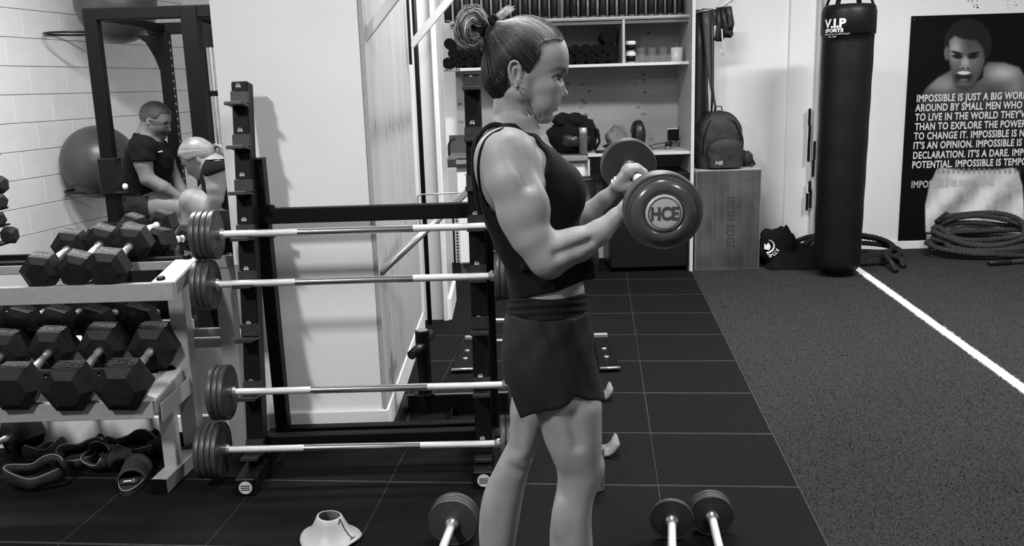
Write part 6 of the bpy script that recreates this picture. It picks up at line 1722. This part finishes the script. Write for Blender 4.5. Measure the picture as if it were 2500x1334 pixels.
# project intermediate points back on the hair shell: nearest shell radius by direction from the centre
dirV = Vh-cen; rV = np.linalg.norm(dirV, axis=1); dirV /= rV[:, None]
az = ((np.arctan2(dirV[:, 2], dirV[:, 0])+PI)/(2*PI)*47.999).astype(int); el = ((dirV[:, 1]+1)/2*23.999).astype(int)
rt = np.zeros((48, 24)); ct = np.zeros((48, 24)); np.maximum.at(rt, (az, el), rV)
for _ in range(30):
    z_ = rt == 0
    if not z_.any(): break
    nb_ = np.maximum(np.maximum(np.roll(rt, 1, 0), np.roll(rt, -1, 0)), np.maximum(np.pad(rt, ((0, 0), (1, 0)))[:, :-1], np.pad(rt, ((0, 0), (0, 1)))[:, 1:])); rt = np.where(z_, nb_, rt)
def shell_r(d):
    a = (np.arctan2(d[..., 2], d[..., 0])+PI)/(2*PI)*48-.5; e = (d[..., 1]+1)/2*24-.5
    a0 = np.floor(a).astype(int); e0 = np.clip(np.floor(e).astype(int), 0, 22); fa2 = a-a0; fe = np.clip(e-e0, 0, 1)
    g = lambda i, j: rt[i % 48, j]
    return (g(a0, e0)*(1-fa2)+g(a0+1, e0)*fa2)*(1-fe)+(g(a0, e0+1)*(1-fa2)+g(a0+1, e0+1)*fa2)*fe
dA = (A-cen); dA /= np.linalg.norm(dA, axis=1, keepdims=True); dT = (tie-cen)/np.linalg.norm(tie-cen)
fr_ = np.minimum(1, .55+.5*rs.rand(n))[:, None]
w1 = -.10*(rs.rand(n)**2)[:, None]+tt[None, :]*(fr_+.06)
dd = dA[:, None, :]*(1-w1[..., None])+dT*(w1[..., None]); dd /= np.linalg.norm(dd, axis=2, keepdims=True)
r0 = np.linalg.norm(A-cen, axis=1)
rr_ = np.minimum(shell_r(dd), np.linalg.norm(tie-cen)*1.02+(1-w1)*1.0)
rr_ = r0[:, None]*(1-tt)[None, :]**2+rr_*(1-(1-tt)[None, :]**2)
path = cen+dd*(rr_+.0006)[..., None]
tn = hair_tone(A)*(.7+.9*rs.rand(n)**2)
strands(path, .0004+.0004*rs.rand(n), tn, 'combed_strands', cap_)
# bun: loops of hair falling from the tie to the back
BX = Sculpt(axis([(-.15, .0, .003)]), axis([(2.12, 2.25, .003)]), axis([(1.48, 1.66, .003)]))
BX.ell(K(1166, 66), (.020, .018, .026), 0.); BX.ell(K(1146, 80), (.014, .014, .022), .02)
Vb, Qb = BX.mesh()
bun = np_mesh('bun', Vb, Qb, M_hair, woman, True, np.full(len(Vb), .03))
def KK(x, y, l):
    Yw_ = W0+l*.001; u_ = (x-1250)/F; v_ = (667-y)/F
    d_ = _f0[None]+_r[None]*u_[:, None]+_u[None]*v_[:, None]; return np.array([0, 0, CAMH])+d_*(Yw_/d_[:, 1])[:, None]
n = 3600; P0 = tie+rs.randn(n, 3)*.005
q_ = .18+.80*np.sqrt(rs.rand(n)); sd_ = rs.rand(n); th_ = rs.rand(n)
lat_ = np.where(sd_ < .75, -1, 1)*(32*np.sqrt(np.clip(1.12-q_**2, .02, 1)))*(.75+.4*rs.rand(n))+3*rs.randn(n)
cx_, cy_ = 1158., 70.
def rim(a, q, dx=0): return cx_+42*q*np.cos(a)+dx, cy_-52*q*np.sin(a)
def pt(a, q, l): x, y = rim(a, q); return KK(x+1.5*rs.randn(n), y+2*rs.randn(n), l)
j_ = .25*rs.randn(n)
P1 = pt(1.05+j_, q_*.95, lat_*.8); P2 = pt(1.9+j_, q_*1.12, lat_); P3 = pt(2.8+j_, q_*1.15, lat_*1.05); P4 = pt(3.6+j_*1.2, q_*1.05, lat_); P5 = pt(4.2+.3*th_, q_*(.85+.25*rs.rand(n)), lat_*.9); P6 = pt(4.5+1.0*th_, q_*(.7+.4*rs.rand(n)), lat_*.85)
tt = np.linspace(0, 1, 14)[None, :, None]
def bez(ps, t):
    ps = [p[:, None, :] for p in ps]
    while len(ps) > 1: ps = [ps[i]*(1-t)+ps[i+1]*t for i in range(len(ps)-1)]
    return ps[0]
def crs(ps, m=5):
    out = []; N_ = len(ps)
    for i in range(N_-1):
        p0, p1, p2, p3 = ps[max(i-1, 0)], ps[i], ps[i+1], ps[min(i+2, N_-1)]
        for k in range(m):
            t = k/m; out.append(.5*((2*p1)+(p2-p0)*t+(2*p0-5*p1+4*p2-p3)*t*t+(3*p1-p0-3*p2+p3)*t**3))
    out.append(ps[-1]); return np.stack(out, 1)
path = crs([P0, P1, P2, P3, P4, P5, P6], 4)
clump = vnoise(j_*9+5, q_*7+3)
tn = (.05+.95*np.clip(clump*1.5-.35, 0, 1)**1.6)*(.5+.8*rs.rand(n))
strands(path, .0006+.0005*rs.rand(n), tn, 'bun_strands', bun)
# loose ends sticking up
n = 190; P0 = tie+rs.randn(n, 3)*.003; g_ = rs.rand(n) < .45
P1 = np.where(g_[:, None], KK(1215+10*rs.rand(n), 40+8*rs.randn(n), 8*rs.randn(n)), KK(1175+8*rs.randn(n), 40+8*rs.randn(n), 8*rs.randn(n)))
P2 = np.where(g_[:, None], KK(1236+22*rs.rand(n), 12+14*rs.rand(n), 12*rs.randn(n)), KK(1130+45*rs.rand(n), 8+22*rs.rand(n), 12*rs.randn(n)))
path = bez([P0, P1, P2], tt); strands(path, .0006+.0003*rs.rand(n), .3+.5*rs.rand(n), 'loose_ends', bun)
sc_ = MB(); cyc = [Vector(tie)+Vector((.002+.004*math.cos(a)*.4, .019*math.sin(a), .019*math.cos(a))) for a in [2*PI*k/40 for k in range(40)]]
for k in range(2):
    pts_ = [Vector(tie)+Vector((.004+.006*k+.004*math.sin(6*a), (.018+.003*math.sin(9*a+k))*math.sin(a), (.020+.003*math.sin(8*a))*math.cos(a))) for a in [2*PI*j/48 for j in range(48)]]
    sc_.tube(pts_, .0048, 8, close=True)
sc_.tube([Vector(tie)+Vector((.004, -.010, .012)), Vector(K(1200, 48, -18)), Vector(K(1196, 42, -16)), Vector(K(1192, 50, -18)), Vector(tie)+Vector((0, -.012, .008))], .004, 8)
o = sc_.build('hair_tie', M_darkcloth, woman); o['kind'] = 'stuff'
# earring, necklace, bracelet
MB().tube([Vector(K(1265+6.5*math.sin(a), 215-7.5*math.cos(a), -80)) for a in [2*PI*k/24 for k in range(24)]], .0016, 8, close=True).build('hoop_earring', M_chrome, woman)
nk = spline([Vector(K(x, y, l)) for (x, y, l) in ((1232, 318, -84), (1262, 326, -78), (1296, 333, -66), (1326, 343, -50), (1346, 355, -32), (1360, 366, -12), (1362, 368, 0))], 8)
for i, p in enumerate(nk): nk[i] = p
MB().tube(spline([surf_hit(x, y) for (x, y) in ((1290, 330), (1306, 336), (1320, 344), (1332, 352), (1342, 360), (1349, 366))], 6), .0008, 6).build('necklace', M_chrome, woman)
for (x, y) in ((1326, 347), (1330, 350), (1334, 353), (1338, 356.5), (1342, 360), (1346, 363.5)):
    MB().slathe(surf_hit(x, y, .0015), (.5, -.8, .3), [(-.0018, 0), (-.0008, .0018), (.0008, .0018), (.0018, 0)], 8).build('necklace_bead', M_chrome, woman)
wc = K(1507, 459, 175); wu = K(1540, 425, 175)-wc; wu /= np.linalg.norm(wu); wn = np.array([-wu[2], 0, wu[0]])
for k in range(2):
    MB().tube([Vector(wc+wu*(.004+.010*k+.003*math.sin(3*a))+(wn*math.cos(a)*.0245+np.array([0, 1, 0])*math.sin(a)*.023)) for a in [2*PI*j/30 for j in range(30)]], .0028, 8, close=True).build('bracelet', M_brac, woman) if False else None
M_brac = mat('pale_bracelet', .75, .4)
for k in range(2):
    MB().tube([Vector(wc+wu*(.004+.010*k+.003*math.sin(3*a))+(wn*math.cos(a)*.0235+np.array([0, 1, 0])*math.sin(a)*.023)) for a in [2*PI*j/30 for j in range(30)]], .0026, 8, close=True).build('bracelet', M_brac, woman)
# ---- the barbell she curls
hb_ = thing('fixed_barbell', 'rubber barbell held in the woman\'s hands, domed plate with a pale badge towards the viewer', 'barbell', tuple((BAR0+BAR1)/2))
bd = Vector(BD); b0_ = Vector(BAR0); b1_ = Vector(BAR1)
MB().cyl(b0_+bd*.06, b1_-bd*.02, .0135, 20).build('shaft', M_knurl, hb_)
for (p, s_) in ((b0_, 1), (b1_, -1)):
    R = .080
    d = bd*s_
    pl = MB().lathe(p+d*.012, d, [(0, .02), (0, R*.84), (.002, R*.90), (.002, R*.96), (.006, R*.995), (.022, R), (.034, R*.995), (.038, R*.96), (.038, R*.9), (.036, R*.8), (.036, .0)], 64).build('plate', M_rubber, hb_)
    pl2 = MB().lathe(p+d*.052, d, [(0, .02), (0, R*.9), (.002, R*.955), (.006, R*.985), (.016, R*.985), (.02, R*.95), (.02, R*.4), (.02, 0)], 64).build('plate', M_rubber, hb_)
    MB().lathe(p+d*.073, d, [(0, .0), (0, .022), (.014, .02), (.022, .016), (.022, 0)], 24).build('collar', M_steel, hb_)
    dm = MB().slathe(p+d*.018, -d, [(0, R*.84), (.004, R*.835), (.010, R*.80), (.015, R*.73), (.018, R*.64), (.0185, R*.56), (.016, R*.52), (.013, R*.50), (.013, .0)], 64).build('end_dome', mat('grey_domed_rubber', .06, .22, spec=.6), hb_)
    bg = MB().slathe(p+d*.0055, -d, [(0, R*.47), (.004, R*.465), (.0065, R*.43), (.007, R*.3), (.007, 0)], 48).build('end_badge', M_capbadge, dm)
    if s_ == 1:
        co, fs = text_mesh('HCE', size=.036, bold=.0016, align='CENTER', width=.8)
        xa = Vector((1, 0, 0)); xa = (xa-bd*xa.dot(bd)).normalized(); za = xa.cross(bd); za = -za if za.z < 0 else za
        o_ = p-d*.0022
        np_mesh('badge_lettering', [tuple(o_+xa*a[0]+za*(a[1]-.013)) for a in co], fs, mat('worn_print', .06, .5), bg, False)
        rg = MB().tube([o_+(xa*math.cos(a)+za*math.sin(a))*R*.40 for a in [2*PI*k/48 for k in range(48)]], .0008, 6, close=True).build('badge_ring', M_rubber, bg)
# ================================================================ THE PAIR IN THE BACKGROUND
def KY(Y0):
    def f(x, y, lat=0.): return np.array(P(x, y, Y0+lat*.001))
    return f
def head_sculpt(S_, c, tilt, face=1, sc=1.):
    """profile head; local mm: forward, down, lateral. tilt>0 looks down"""
    ct, st = math.cos(tilt), math.sin(tilt)
    def h(fx, dn, la=0.):
        x = fx*ct-dn*st*1; z = -(dn*ct+fx*st)
        return c+np.array([face*x, la, z])*.001*sc
    r = tilt*face
    S_.ell(h(0, 0), (.098*sc, .075*sc, .090*sc), 0., rot=r)
    S_.ell(h(52, 55), (.046*sc, .055*sc, .072*sc), .025, rot=r)
    for s_ in (-1, 1):
        S_.cap(h(-5, 70, 50*s_), h(62, 118, 20*s_), .018*sc, .015*sc, .02)
        S_.ell(h(92, 30, 32*s_), (.016*sc, .015*sc, .010*sc), .01, sub=True)
        S_.ell(h(-12, 35, 74*s_), (.016*sc, .008*sc, .030*sc), .004, rot=r)
        S_.ell(h(-8, 35, 82*s_), (.008*sc, .006*sc, .015*sc), .004, sub=True)
    S_.cap(h(92, 34), h(104, 68), .009*sc, .013*sc, .012)
    S_.ell(h(88, 86), (.014*sc, .024*sc, .006*sc), .008, rot=r); S_.ell(h(86, 97), (.013*sc, .022*sc, .007*sc), .006, rot=r)
    S_.ell(h(72, 118), (.020*sc, .024*sc, .018*sc), .015, rot=r)
    S_.cap(h(-30, 60), h(-45, 150), .052*sc, .056*sc, .03)
    return h
def linecut(Sd, a, b, sgn, off=0., limit=True):
    a = np.array(a); b = np.array(b); t = b-a; t[1] = 0; t /= np.linalg.norm(t); n = np.array([-t[2], 0, t[0]])*sgn
    d = ((Sd.xs[:, None, None]-a[0])*n[0]+(Sd.zs[None, None, :]-a[2])*n[2]-off).astype(np.float32)
    lim = (np.abs(Sd.ys-Sd.ys.mean())-.105)[None, :, None].astype(np.float32)
    Sd.D = np.maximum(Sd.D, np.minimum(d, -lim) if limit else d+0*Sd.D)
def garment(S_, fn, nm, m, par, rel=1):
    V_, Q_ = S_.mesh(); V_ = relax(V_, Q_, rel, .4); return np_mesh(nm, V_, Q_, m, par)
def fing(S_, a, d, n_, up, r=.008, k=.004, ln=.07):
    for i in range(4):
        o = np.array(a)+np.array(n_)*(i-1.5)*.018
        p1 = o+np.array(d)*ln*.5*[.95, 1.05, 1, .85][i]; p2 = p1+(np.array(d)*.5+np.array(up)*-.8)*ln*.5
        S_.chain([o, p1, p2], [r*1.1, r, r*.85], .003, .008)
# ---- man
YM = 5.95; Km = KY(YM); sm = YM/F
man = thing('person', 'man in black T-shirt and shorts with glasses and beard, sitting hunched, looking down and smiling', 'person', tuple(Km(380, 545)))
lo = Km(300, 620); hi = Km(480, 240)
S = Sculpt(axis([(lo[0]-.05, hi[0]+.05, .007)]), axis([(YM-.42, YM+.38, .0085)]), axis([(lo[2]-.1, hi[2]+.06, .007)]))
hc = Km(380, 283)
hm = head_sculpt(S, hc, .30, 1, 1.0)
# torso leaning forward
tor = [(362, 345, 0), (358, 400, 0), (352, 450, 0), (350, 500, 0)]
S.cap(Km(366, 330), Km(360, 352), .06, .075, .03)
S.ell(Km(364, 395), (.135, .175, .17), .05, rot=0.); S.ell(Km(352, 455), (.125, .165, .15), .06); S.ell(Km(350, 497), (.13, .18, .09), .05)
for s_ in (-1, 1): S.ell(Km(352, 358, 165*s_), (.07, .07, .06), .05)
DA = S.D.copy()
S.chain([Km(352, 505, -90), Km(400, 505, -120), Km(438, 508, -140)], [.098, .088, .068], .03)
S.chain([Km(352, 505, 90), Km(400, 505, 130), Km(436, 510, 160)], [.095, .085, .066], .03)
DB = S.D.copy(); SM = S
# near arm, far arm
S.chain([Km(350, 360, -190), Km(350, 400, -210), Km(360, 437, -215)], [.062, .055, .046], .015, .04)
S.chain([Km(360, 437, -215), Km(398, 458, -190), Km(432, 478, -160), Km(446, 485, -150)], [.047, .044, .030, .026], .01)
S.chain([Km(378, 362, 180), Km(408, 395, 200), Km(424, 430, 190)], [.058, .05, .044], .015, .04)
S.chain([Km(424, 430, 190), Km(440, 460, 120), Km(458, 484, 20)], [.044, .038, .027], .01)
# hands
for (x, y, l) in ((452, 489, -140), (462, 490, 0)):
    S.ell(Km(x, y, l), (.045, .035, .026), .01, rot=.5)
    for i in range(4):
        o = Km(x+6, y+3, l-27+18*i); S.chain([o, o+np.array([.035, 0, -.022]), o+np.array([.042, 0, -.062])], [.0105, .0095, .008], .004, .01)
    o = Km(x-2, y+5, l); S.chain([o, o+np.array([.03, -.02, -.02]), o+np.array([.045, -.02, -.045])], [.012, .010, .009], .004, .01)
# legs
S.chain([Km(352, 505, -90), Km(400, 505, -120), Km(438, 508, -140)], [.098, .088, .068], .03)
S.chain([Km(440, 508, -140), Km(442, 545, -140), Km(436, 600, -140), Km(432, 640, -140)], [.064, .058, .055, .04], .02)
S.chain([Km(352, 505, 90), Km(400, 505, 130), Km(436, 510, 160)], [.095, .085, .066], .03)
S.chain([Km(436, 510, 160), Km(438, 560, 160), Km(430, 640, 160)], [.062, .058, .04], .02)
V, Q = S.mesh(); V = relax(V, Q, 1, .4)
tn = np.full(len(V), .15)
for (p_, r_, a_) in ((hm(78, 100), (.05, .07, .04), .85), (hm(50, 100, -40), (.045, .05, .035), .8), (hm(88, 22, -30), (.02, .03, .006), .7)): tn *= 1-a_*gauss(V, p_, r_)
np_mesh('body', V, Q, M_skin, man, True, tn)
# hair
Hs = Sculpt(axis([(hc[0]-.13, hc[0]+.13, .0055)]), axis([(YM-.1, YM+.1, .0055)]), axis([(hc[2]-.12, hc[2]+.12, .0055)]))
c_, r_ = hc, .30
Hs.ell(hc, (.104, .080, .096), 0., rot=.30)
cut = lambda q, n_: Hs.add(lambda X, Y, Z: -((X-q[0])*n_[0]+(Y-q[1])*n_[1]+(Z-q[2])*n_[2]), hc-.13, hc+.13, 0, 0)
Xh, Zh = Hs.xs[:, None, None], Hs.zs[None, None, :]
fx = (Xh-hc[0])*math.cos(.3)-(Zh-hc[2])*math.sin(.3); dn = -(Zh-hc[2])*math.cos(.3)-(Xh-hc[0])*math.sin(.3); fx = fx+0*Zh
face_cut = np.minimum(np.maximum(fx*-1+.055+.0*dn, -dn-.022)*1., 1)   # remove in front of .055 and below -.022
rem = np.minimum(fx-.050+.35*(dn+.03), dn+.035)          # >0 inside the removed face corner
rem2 = np.minimum(fx+.012, dn-.010)
rem3 = dn-.075
Hs.D = np.maximum(Hs.D, np.maximum(np.maximum(rem, rem2), rem3).astype(np.float32)+0*Hs.D)
garment(Hs, None, 'hair', mat('dark_short_hair', .028, .6, v2=.06, scale=60, bump=.6, bscale=120), man)
# glasses
gl = MB(); 
for s_ in (-1, 1):
    q = hm(98, 30, 30*s_); ringp = [Vector(q)+Vector((-.006*abs(math.cos(a))*1, .024*math.cos(a), .017*math.sin(a))) for a in [2*PI*k/20 for k in range(20)]]
    gl.tube(ringp, .0022, 6, close=True); gl.tube([Vector(hm(96, 27, 52*s_)), Vector(hm(40, 28, 74*s_)), Vector(hm(-8, 30, 80*s_))], .002, 6)
gl.tube([Vector(hm(100, 28, -7)), Vector(hm(100, 28, 7))], .002, 6)
o = gl.build('glasses', M_blk, man); o['kind'] = 'stuff'
# T-shirt
Ts = Sculpt(axis([(lo[0]-.06, hi[0]+.05, .0075)]), axis([(YM-.32, YM+.32, .009)]), axis([(Km(350, 520)[2], Km(366, 322)[2], .0075)]))
Ts.chain([Km(350, 362, -185), Km(351, 388, -206)], [.078, .074], .015, .03)
Ts.chain([Km(378, 364, 175), Km(398, 386, 196)], [.072, .068], .015, .03)
Xp, Yp_, Zp = Ts.xs[:, None, None], Ts.ys[None, :, None], Ts.zs[None, None, :]
k1 = Km(352, 393, -208); k2 = Km(398, 390, 196)
Ts.D = np.maximum(Ts.D, np.where(Yp_ < YM, k1[2]-Zp, k2[2]-Zp)+0*Xp).astype(np.float32)
def off_from(Dsrc, Ssrc, Sd, off): return resample(resample(resample(Dsrc, Ssrc.zs, Sd.zs, 2), Ssrc.ys, Sd.ys, 1), Ssrc.xs, Sd.xs, 0)-off
Ts.D = smin(Ts.D, off_from(DA, SM, Ts, .012).astype(np.float32), .02)
linecut(Ts, Km(338, 320), Km(404, 350), 1)
Ts.D = Ts.D+(.004*np.sin(Xp*60+Zp*35)*np.sin(Zp*40+Yp_*22)).astype(np.float32)
garment(Ts, None, 't_shirt', M_tee, man, 1)
co, fs = text_mesh('->', size=.05, bold=.002)
# shorts
Ss = Sculpt(axis([(lo[0]-.06, hi[0]+.05, .0075)]), axis([(YM-.34, YM+.34, .009)]), axis([(Km(350, 560)[2], Km(366, 470)[2], .0075)]))
Ss.D = off_from(DB, SM, Ss, .014).astype(np.float32)
ek = Km(392, 506); Ss.D = np.maximum(Ss.D, ((Ss.xs[:, None, None]-ek[0])+.0*(Ss.zs[None, None, :]-ek[2])+0*Ss.ys[None, :, None]).astype(np.float32))
ek = Km(350, 468); Ss.D = np.maximum(Ss.D, (Ss.zs[None, None, :]-ek[2]+0*Ss.D).astype(np.float32))
so_ = garment(Ss, None, 'shorts', mat('dark_shorts', .006, .85), man, 1)
co, fs = text_mesh('IIIIIII', size=.034, bold=.001)
p_ = Km(322, 500, -190)
np_mesh('shorts_print', [(p_[0]+a[0]*.95+a[1]*.6, p_[1]-.02+.04*(a[0]-.1)**2*0, p_[2]+a[1]-.1*a[0]) for a in co], fs, mat('grey_print', .025, .6), so_, False)
for dx, sx in ((-.02, -1),):
    pass
co = None
m_ = MB(); q = Km(386, 372, -175); m_.tube([Vector(q), Vector(q)+Vector((.03, -.004, .006))], .004, 6); m_.build('chest_logo', M_white_print, man)
for (x, l) in ((430, -140), (428, 160)):
    q = Km(x, 640, l); 
    def fshoe(S_, q=q): S_.cap((q[0]-.04, q[1], .05), (q[0]+.17, q[1], .04), .05, .038, .02); S_.cap((q[0]-.02, q[1], .06), (q[0]-.01, q[1], max(.2, q[2]-.0)), .05, .045, .03)
    simple_sculpt((q[0]-.12, q[0]+.26, q[1]-.08, q[1]+.08, -.01, .3), .01, fshoe, 'shoe', M_darkcloth, man)
    MB().cyl((q[0]-.012, q[1], .2), (q[0], q[1], q[2]+.02), .04, 16, .042).build('sock', M_darkcloth, man)
# ---- blonde woman
YW = 5.2; Kb = KY(YW)
bl = thing('person', 'blonde woman in black top with a low ponytail, stooping forward behind the barbell rack', 'person', tuple(Kb(530, 560)))
lo = Kb(425, 620); hi = Kb(590, 320)
S = Sculpt(axis([(lo[0]-.06, hi[0]+.06, .0065)]), axis([(YW-.34, YW+.34, .008)]), axis([(lo[2]-.1, hi[2]+.06, .0065)]))
hc2 = Kb(478, 376)
hb2 = head_sculpt(S, hc2, .55, -1, .95)
S.cap(hb2(-40, 60), Kb(538, 408), .052, .06, .04)
S.ell(Kb(550, 430), (.12, .165, .10), .05, rot=.5); S.ell(Kb(560, 480), (.13, .155, .15), .06, rot=.1); S.ell(Kb(560, 530), (.13, .165, .10), .05)
DA = S.D.copy()
S.chain([Kb(552, 530, -80), Kb(505, 510, -95), Kb(470, 492, -100)], [.095, .085, .065], .03)
S.chain([Kb(552, 530, 80), Kb(505, 512, 120), Kb(466, 496, 130)], [.09, .070, .052], .03)
DB = S.D.copy(); SM = S
S.ell(Kb(530, 425, -160), (.062, .055, .06), .04); S.ell(Kb(530, 425, 160), (.062, .055, .06), .04)
S.chain([Kb(525, 428, -170), Kb(527, 460, -185), Kb(527, 484, -190)], [.056, .050, .043], .012, .03)
S.chain([Kb(527, 484, -190), Kb(512, 512, -180), Kb(500, 545, -170), Kb(494, 566, -165)], [.044, .045, .030, .024], .01)
S.chain([Kb(525, 428, 170), Kb(500, 470, 185), Kb(488, 490, 180), Kb(480, 530, 150), Kb(476, 560, 130)], [.052, .044, .040, .032, .024], .01)
for (x, y, l) in ((492, 574, -165), (474, 570, 130)):
    S.ell(Kb(x, y, l), (.024, .036, .042), .01)
    for i in range(4):
        o = Kb(x, y+8, l-24+16*i); S.chain([o, o+np.array([-.012, 0, -.038]), o+np.array([-.006, 0, -.062])], [.0095, .0085, .0075], .004, .008)
    o = Kb(x-5, y, l); S.chain([o, o+np.array([-.03, -.01, -.02]), o+np.array([-.034, -.01, -.048])], [.011, .0095, .008], .004, .008)
S.chain([Kb(552, 530, -80), Kb(505, 510, -95), Kb(470, 492, -100)], [.095, .085, .065], .03)
S.chain([Kb(468, 492, -100), Kb(472, 560, -100), Kb(478, 640, -100)], [.062, .058, .04], .02)
S.chain([Kb(552, 530, 80), Kb(505, 512, 120), Kb(466, 496, 130)], [.09, .070, .052], .03)
S.chain([Kb(464, 498, 130), Kb(466, 560, 130), Kb(470, 650, 130)], [.052, .055, .038], .02)
V, Q = S.mesh(); V = relax(V, Q, 1, .4)
tn = np.full(len(V), .175); tn *= 1-.5*gauss(V, hb2(90, 22, -30), (.02, .03, .006)); tn *= 1-.4*gauss(V, hb2(92, 90, 0), (.02, .03, .01))
np_mesh('body', V, Q, M_skin, bl, True, tn)
Hs = Sculpt(axis([(hc2[0]-.13, hc2[0]+.16, .0055)]), axis([(YW-.1, YW+.1, .0055)]), axis([(hc2[2]-.13, hc2[2]+.13, .0055)]))
Hs.ell(hc2, (.103, .081, .096), 0., rot=-.55); Hs.ell(hb2(-60, 40), (.05, .06, .055), .03)
Xh, Zh = Hs.xs[:, None, None], Hs.zs[None, None, :]
fx = (-(Xh-hc2[0])*math.cos(.55)-(Zh-hc2[2])*math.sin(.55)); dn = -(Zh-hc2[2])*math.cos(.55)+(Xh-hc2[0])*math.sin(.55)
rem = np.minimum(fx-.060+.5*(dn+.02), dn+.035); rem2 = np.minimum(fx+.006, dn-.020); rem3 = np.minimum(dn-.062, fx+.09)
Hs.D = np.maximum(Hs.D, np.maximum(np.maximum(rem, rem2), rem3).astype(np.float32)+0*Hs.D)
Vh2, Qh2 = Hs.mesh(); Vh2 = relax(Vh2, Qh2, 1, .4)
x_, y_ = kpix(Vh2); pn = np.arctan2(y_-362, x_-525); t_ = .17*(1+1.9*(fbm(pn*30+4, np.hypot(x_-525, y_-362)/70, 3)-.45))
hr = np_mesh('hair', Vh2, Qh2, M_hair, bl, True, np.clip(t_, .06, .7))
n = 420; r3 = np.random.RandomState(8)
def KB(x, y, l): u_ = (x-1250)/F; v_ = (667-y)/F; d_ = _f0[None]+_r[None]*u_[:, None]+_u[None]*v_[:, None]; return np.array([0, 0, CAMH])+d_*((YW+l*.001)/d_[:, 1])[:, None]
P0 = KB(521+0*r3.rand(n), 358+2*r3.randn(n), 8*r3.randn(n)); P1 = KB(532+2*r3.randn(n), 354+3*r3.randn(n), 14*r3.randn(n)); P2 = KB(548+4*r3.randn(n), 362+5*r3.randn(n), 18*r3.randn(n)); P3 = KB(548+8*r3.rand(n), 386+10*r3.rand(n), 20*r3.randn(n))
strands(bez([P0, P1, P2, P3], np.linspace(0, 1, 10)[None, :, None]), .0016+.001*r3.rand(n), .05+.2*r3.rand(n), 'ponytail', hr)
Ts = Sculpt(axis([(Kb(480, 400)[0], hi[0]+.08, .0075)]), axis([(YW-.30, YW+.30, .009)]), axis([(Kb(550, 560)[2], Kb(540, 385)[2], .0075)]))
for s_ in (-1, 1): Ts.ell(Kb(532, 418, 165*s_), (.080, .078, .075), .04)
nk = hb2(-48, 100); Xp, Yp_, Zp = Ts.xs[:, None, None], Ts.ys[None, :, None], Ts.zs[None, None, :]
q = Kb(525, 427); Ts.D = np.maximum(Ts.D, (q[2]-Zp)+.35*(Xp-q[0])+0*Yp_).astype(np.float32)
Ts.D = smin(Ts.D, off_from(DA, SM, Ts, .012).astype(np.float32), .02)
linecut(Ts, Kb(518, 372), Kb(494, 440), -1, limit=False)
garment(Ts, None, 'black_top', M_tee, bl, 1)
Ss = Sculpt(axis([(Kb(500, 400)[0], hi[0]+.1, .0075)]), axis([(YW-.30, YW+.30, .009)]), axis([(Kb(550, 580)[2], Kb(540, 490)[2], .0075)]))
Ss.D = off_from(DB, SM, Ss, .014).astype(np.float32)
ek = Kb(518, 520); Ss.D = np.maximum(Ss.D, (-(Ss.xs[:, None, None]-ek[0])+0*Ss.D).astype(np.float32))
ek = Kb(550, 505); Ss.D = np.maximum(Ss.D, (Ss.zs[None, None, :]-ek[2]+0*Ss.D).astype(np.float32))
garment(Ss, None, 'shorts', MATS['dark_shorts'], bl, 1)
for (x, l) in ((478, -100), (470, 130)):
    q = Kb(x, 645, l)
    def fshoe(S_, q=q): S_.cap((q[0]+.04, q[1], .05), (q[0]-.16, q[1], .04), .048, .036, .02); S_.cap((q[0]+.02, q[1], .06), (q[0]+.01, q[1], .2), .05, .042, .03)
    simple_sculpt((q[0]-.24, q[0]+.12, q[1]-.08, q[1]+.08, -.01, .3), .01, fshoe, 'shoe', M_darkcloth, bl)
    MB().cyl((q[0]+.01, q[1], .2), (q[0], q[1], q[2]+.02), .04, 16, .040).build('sock', M_darkcloth, bl)
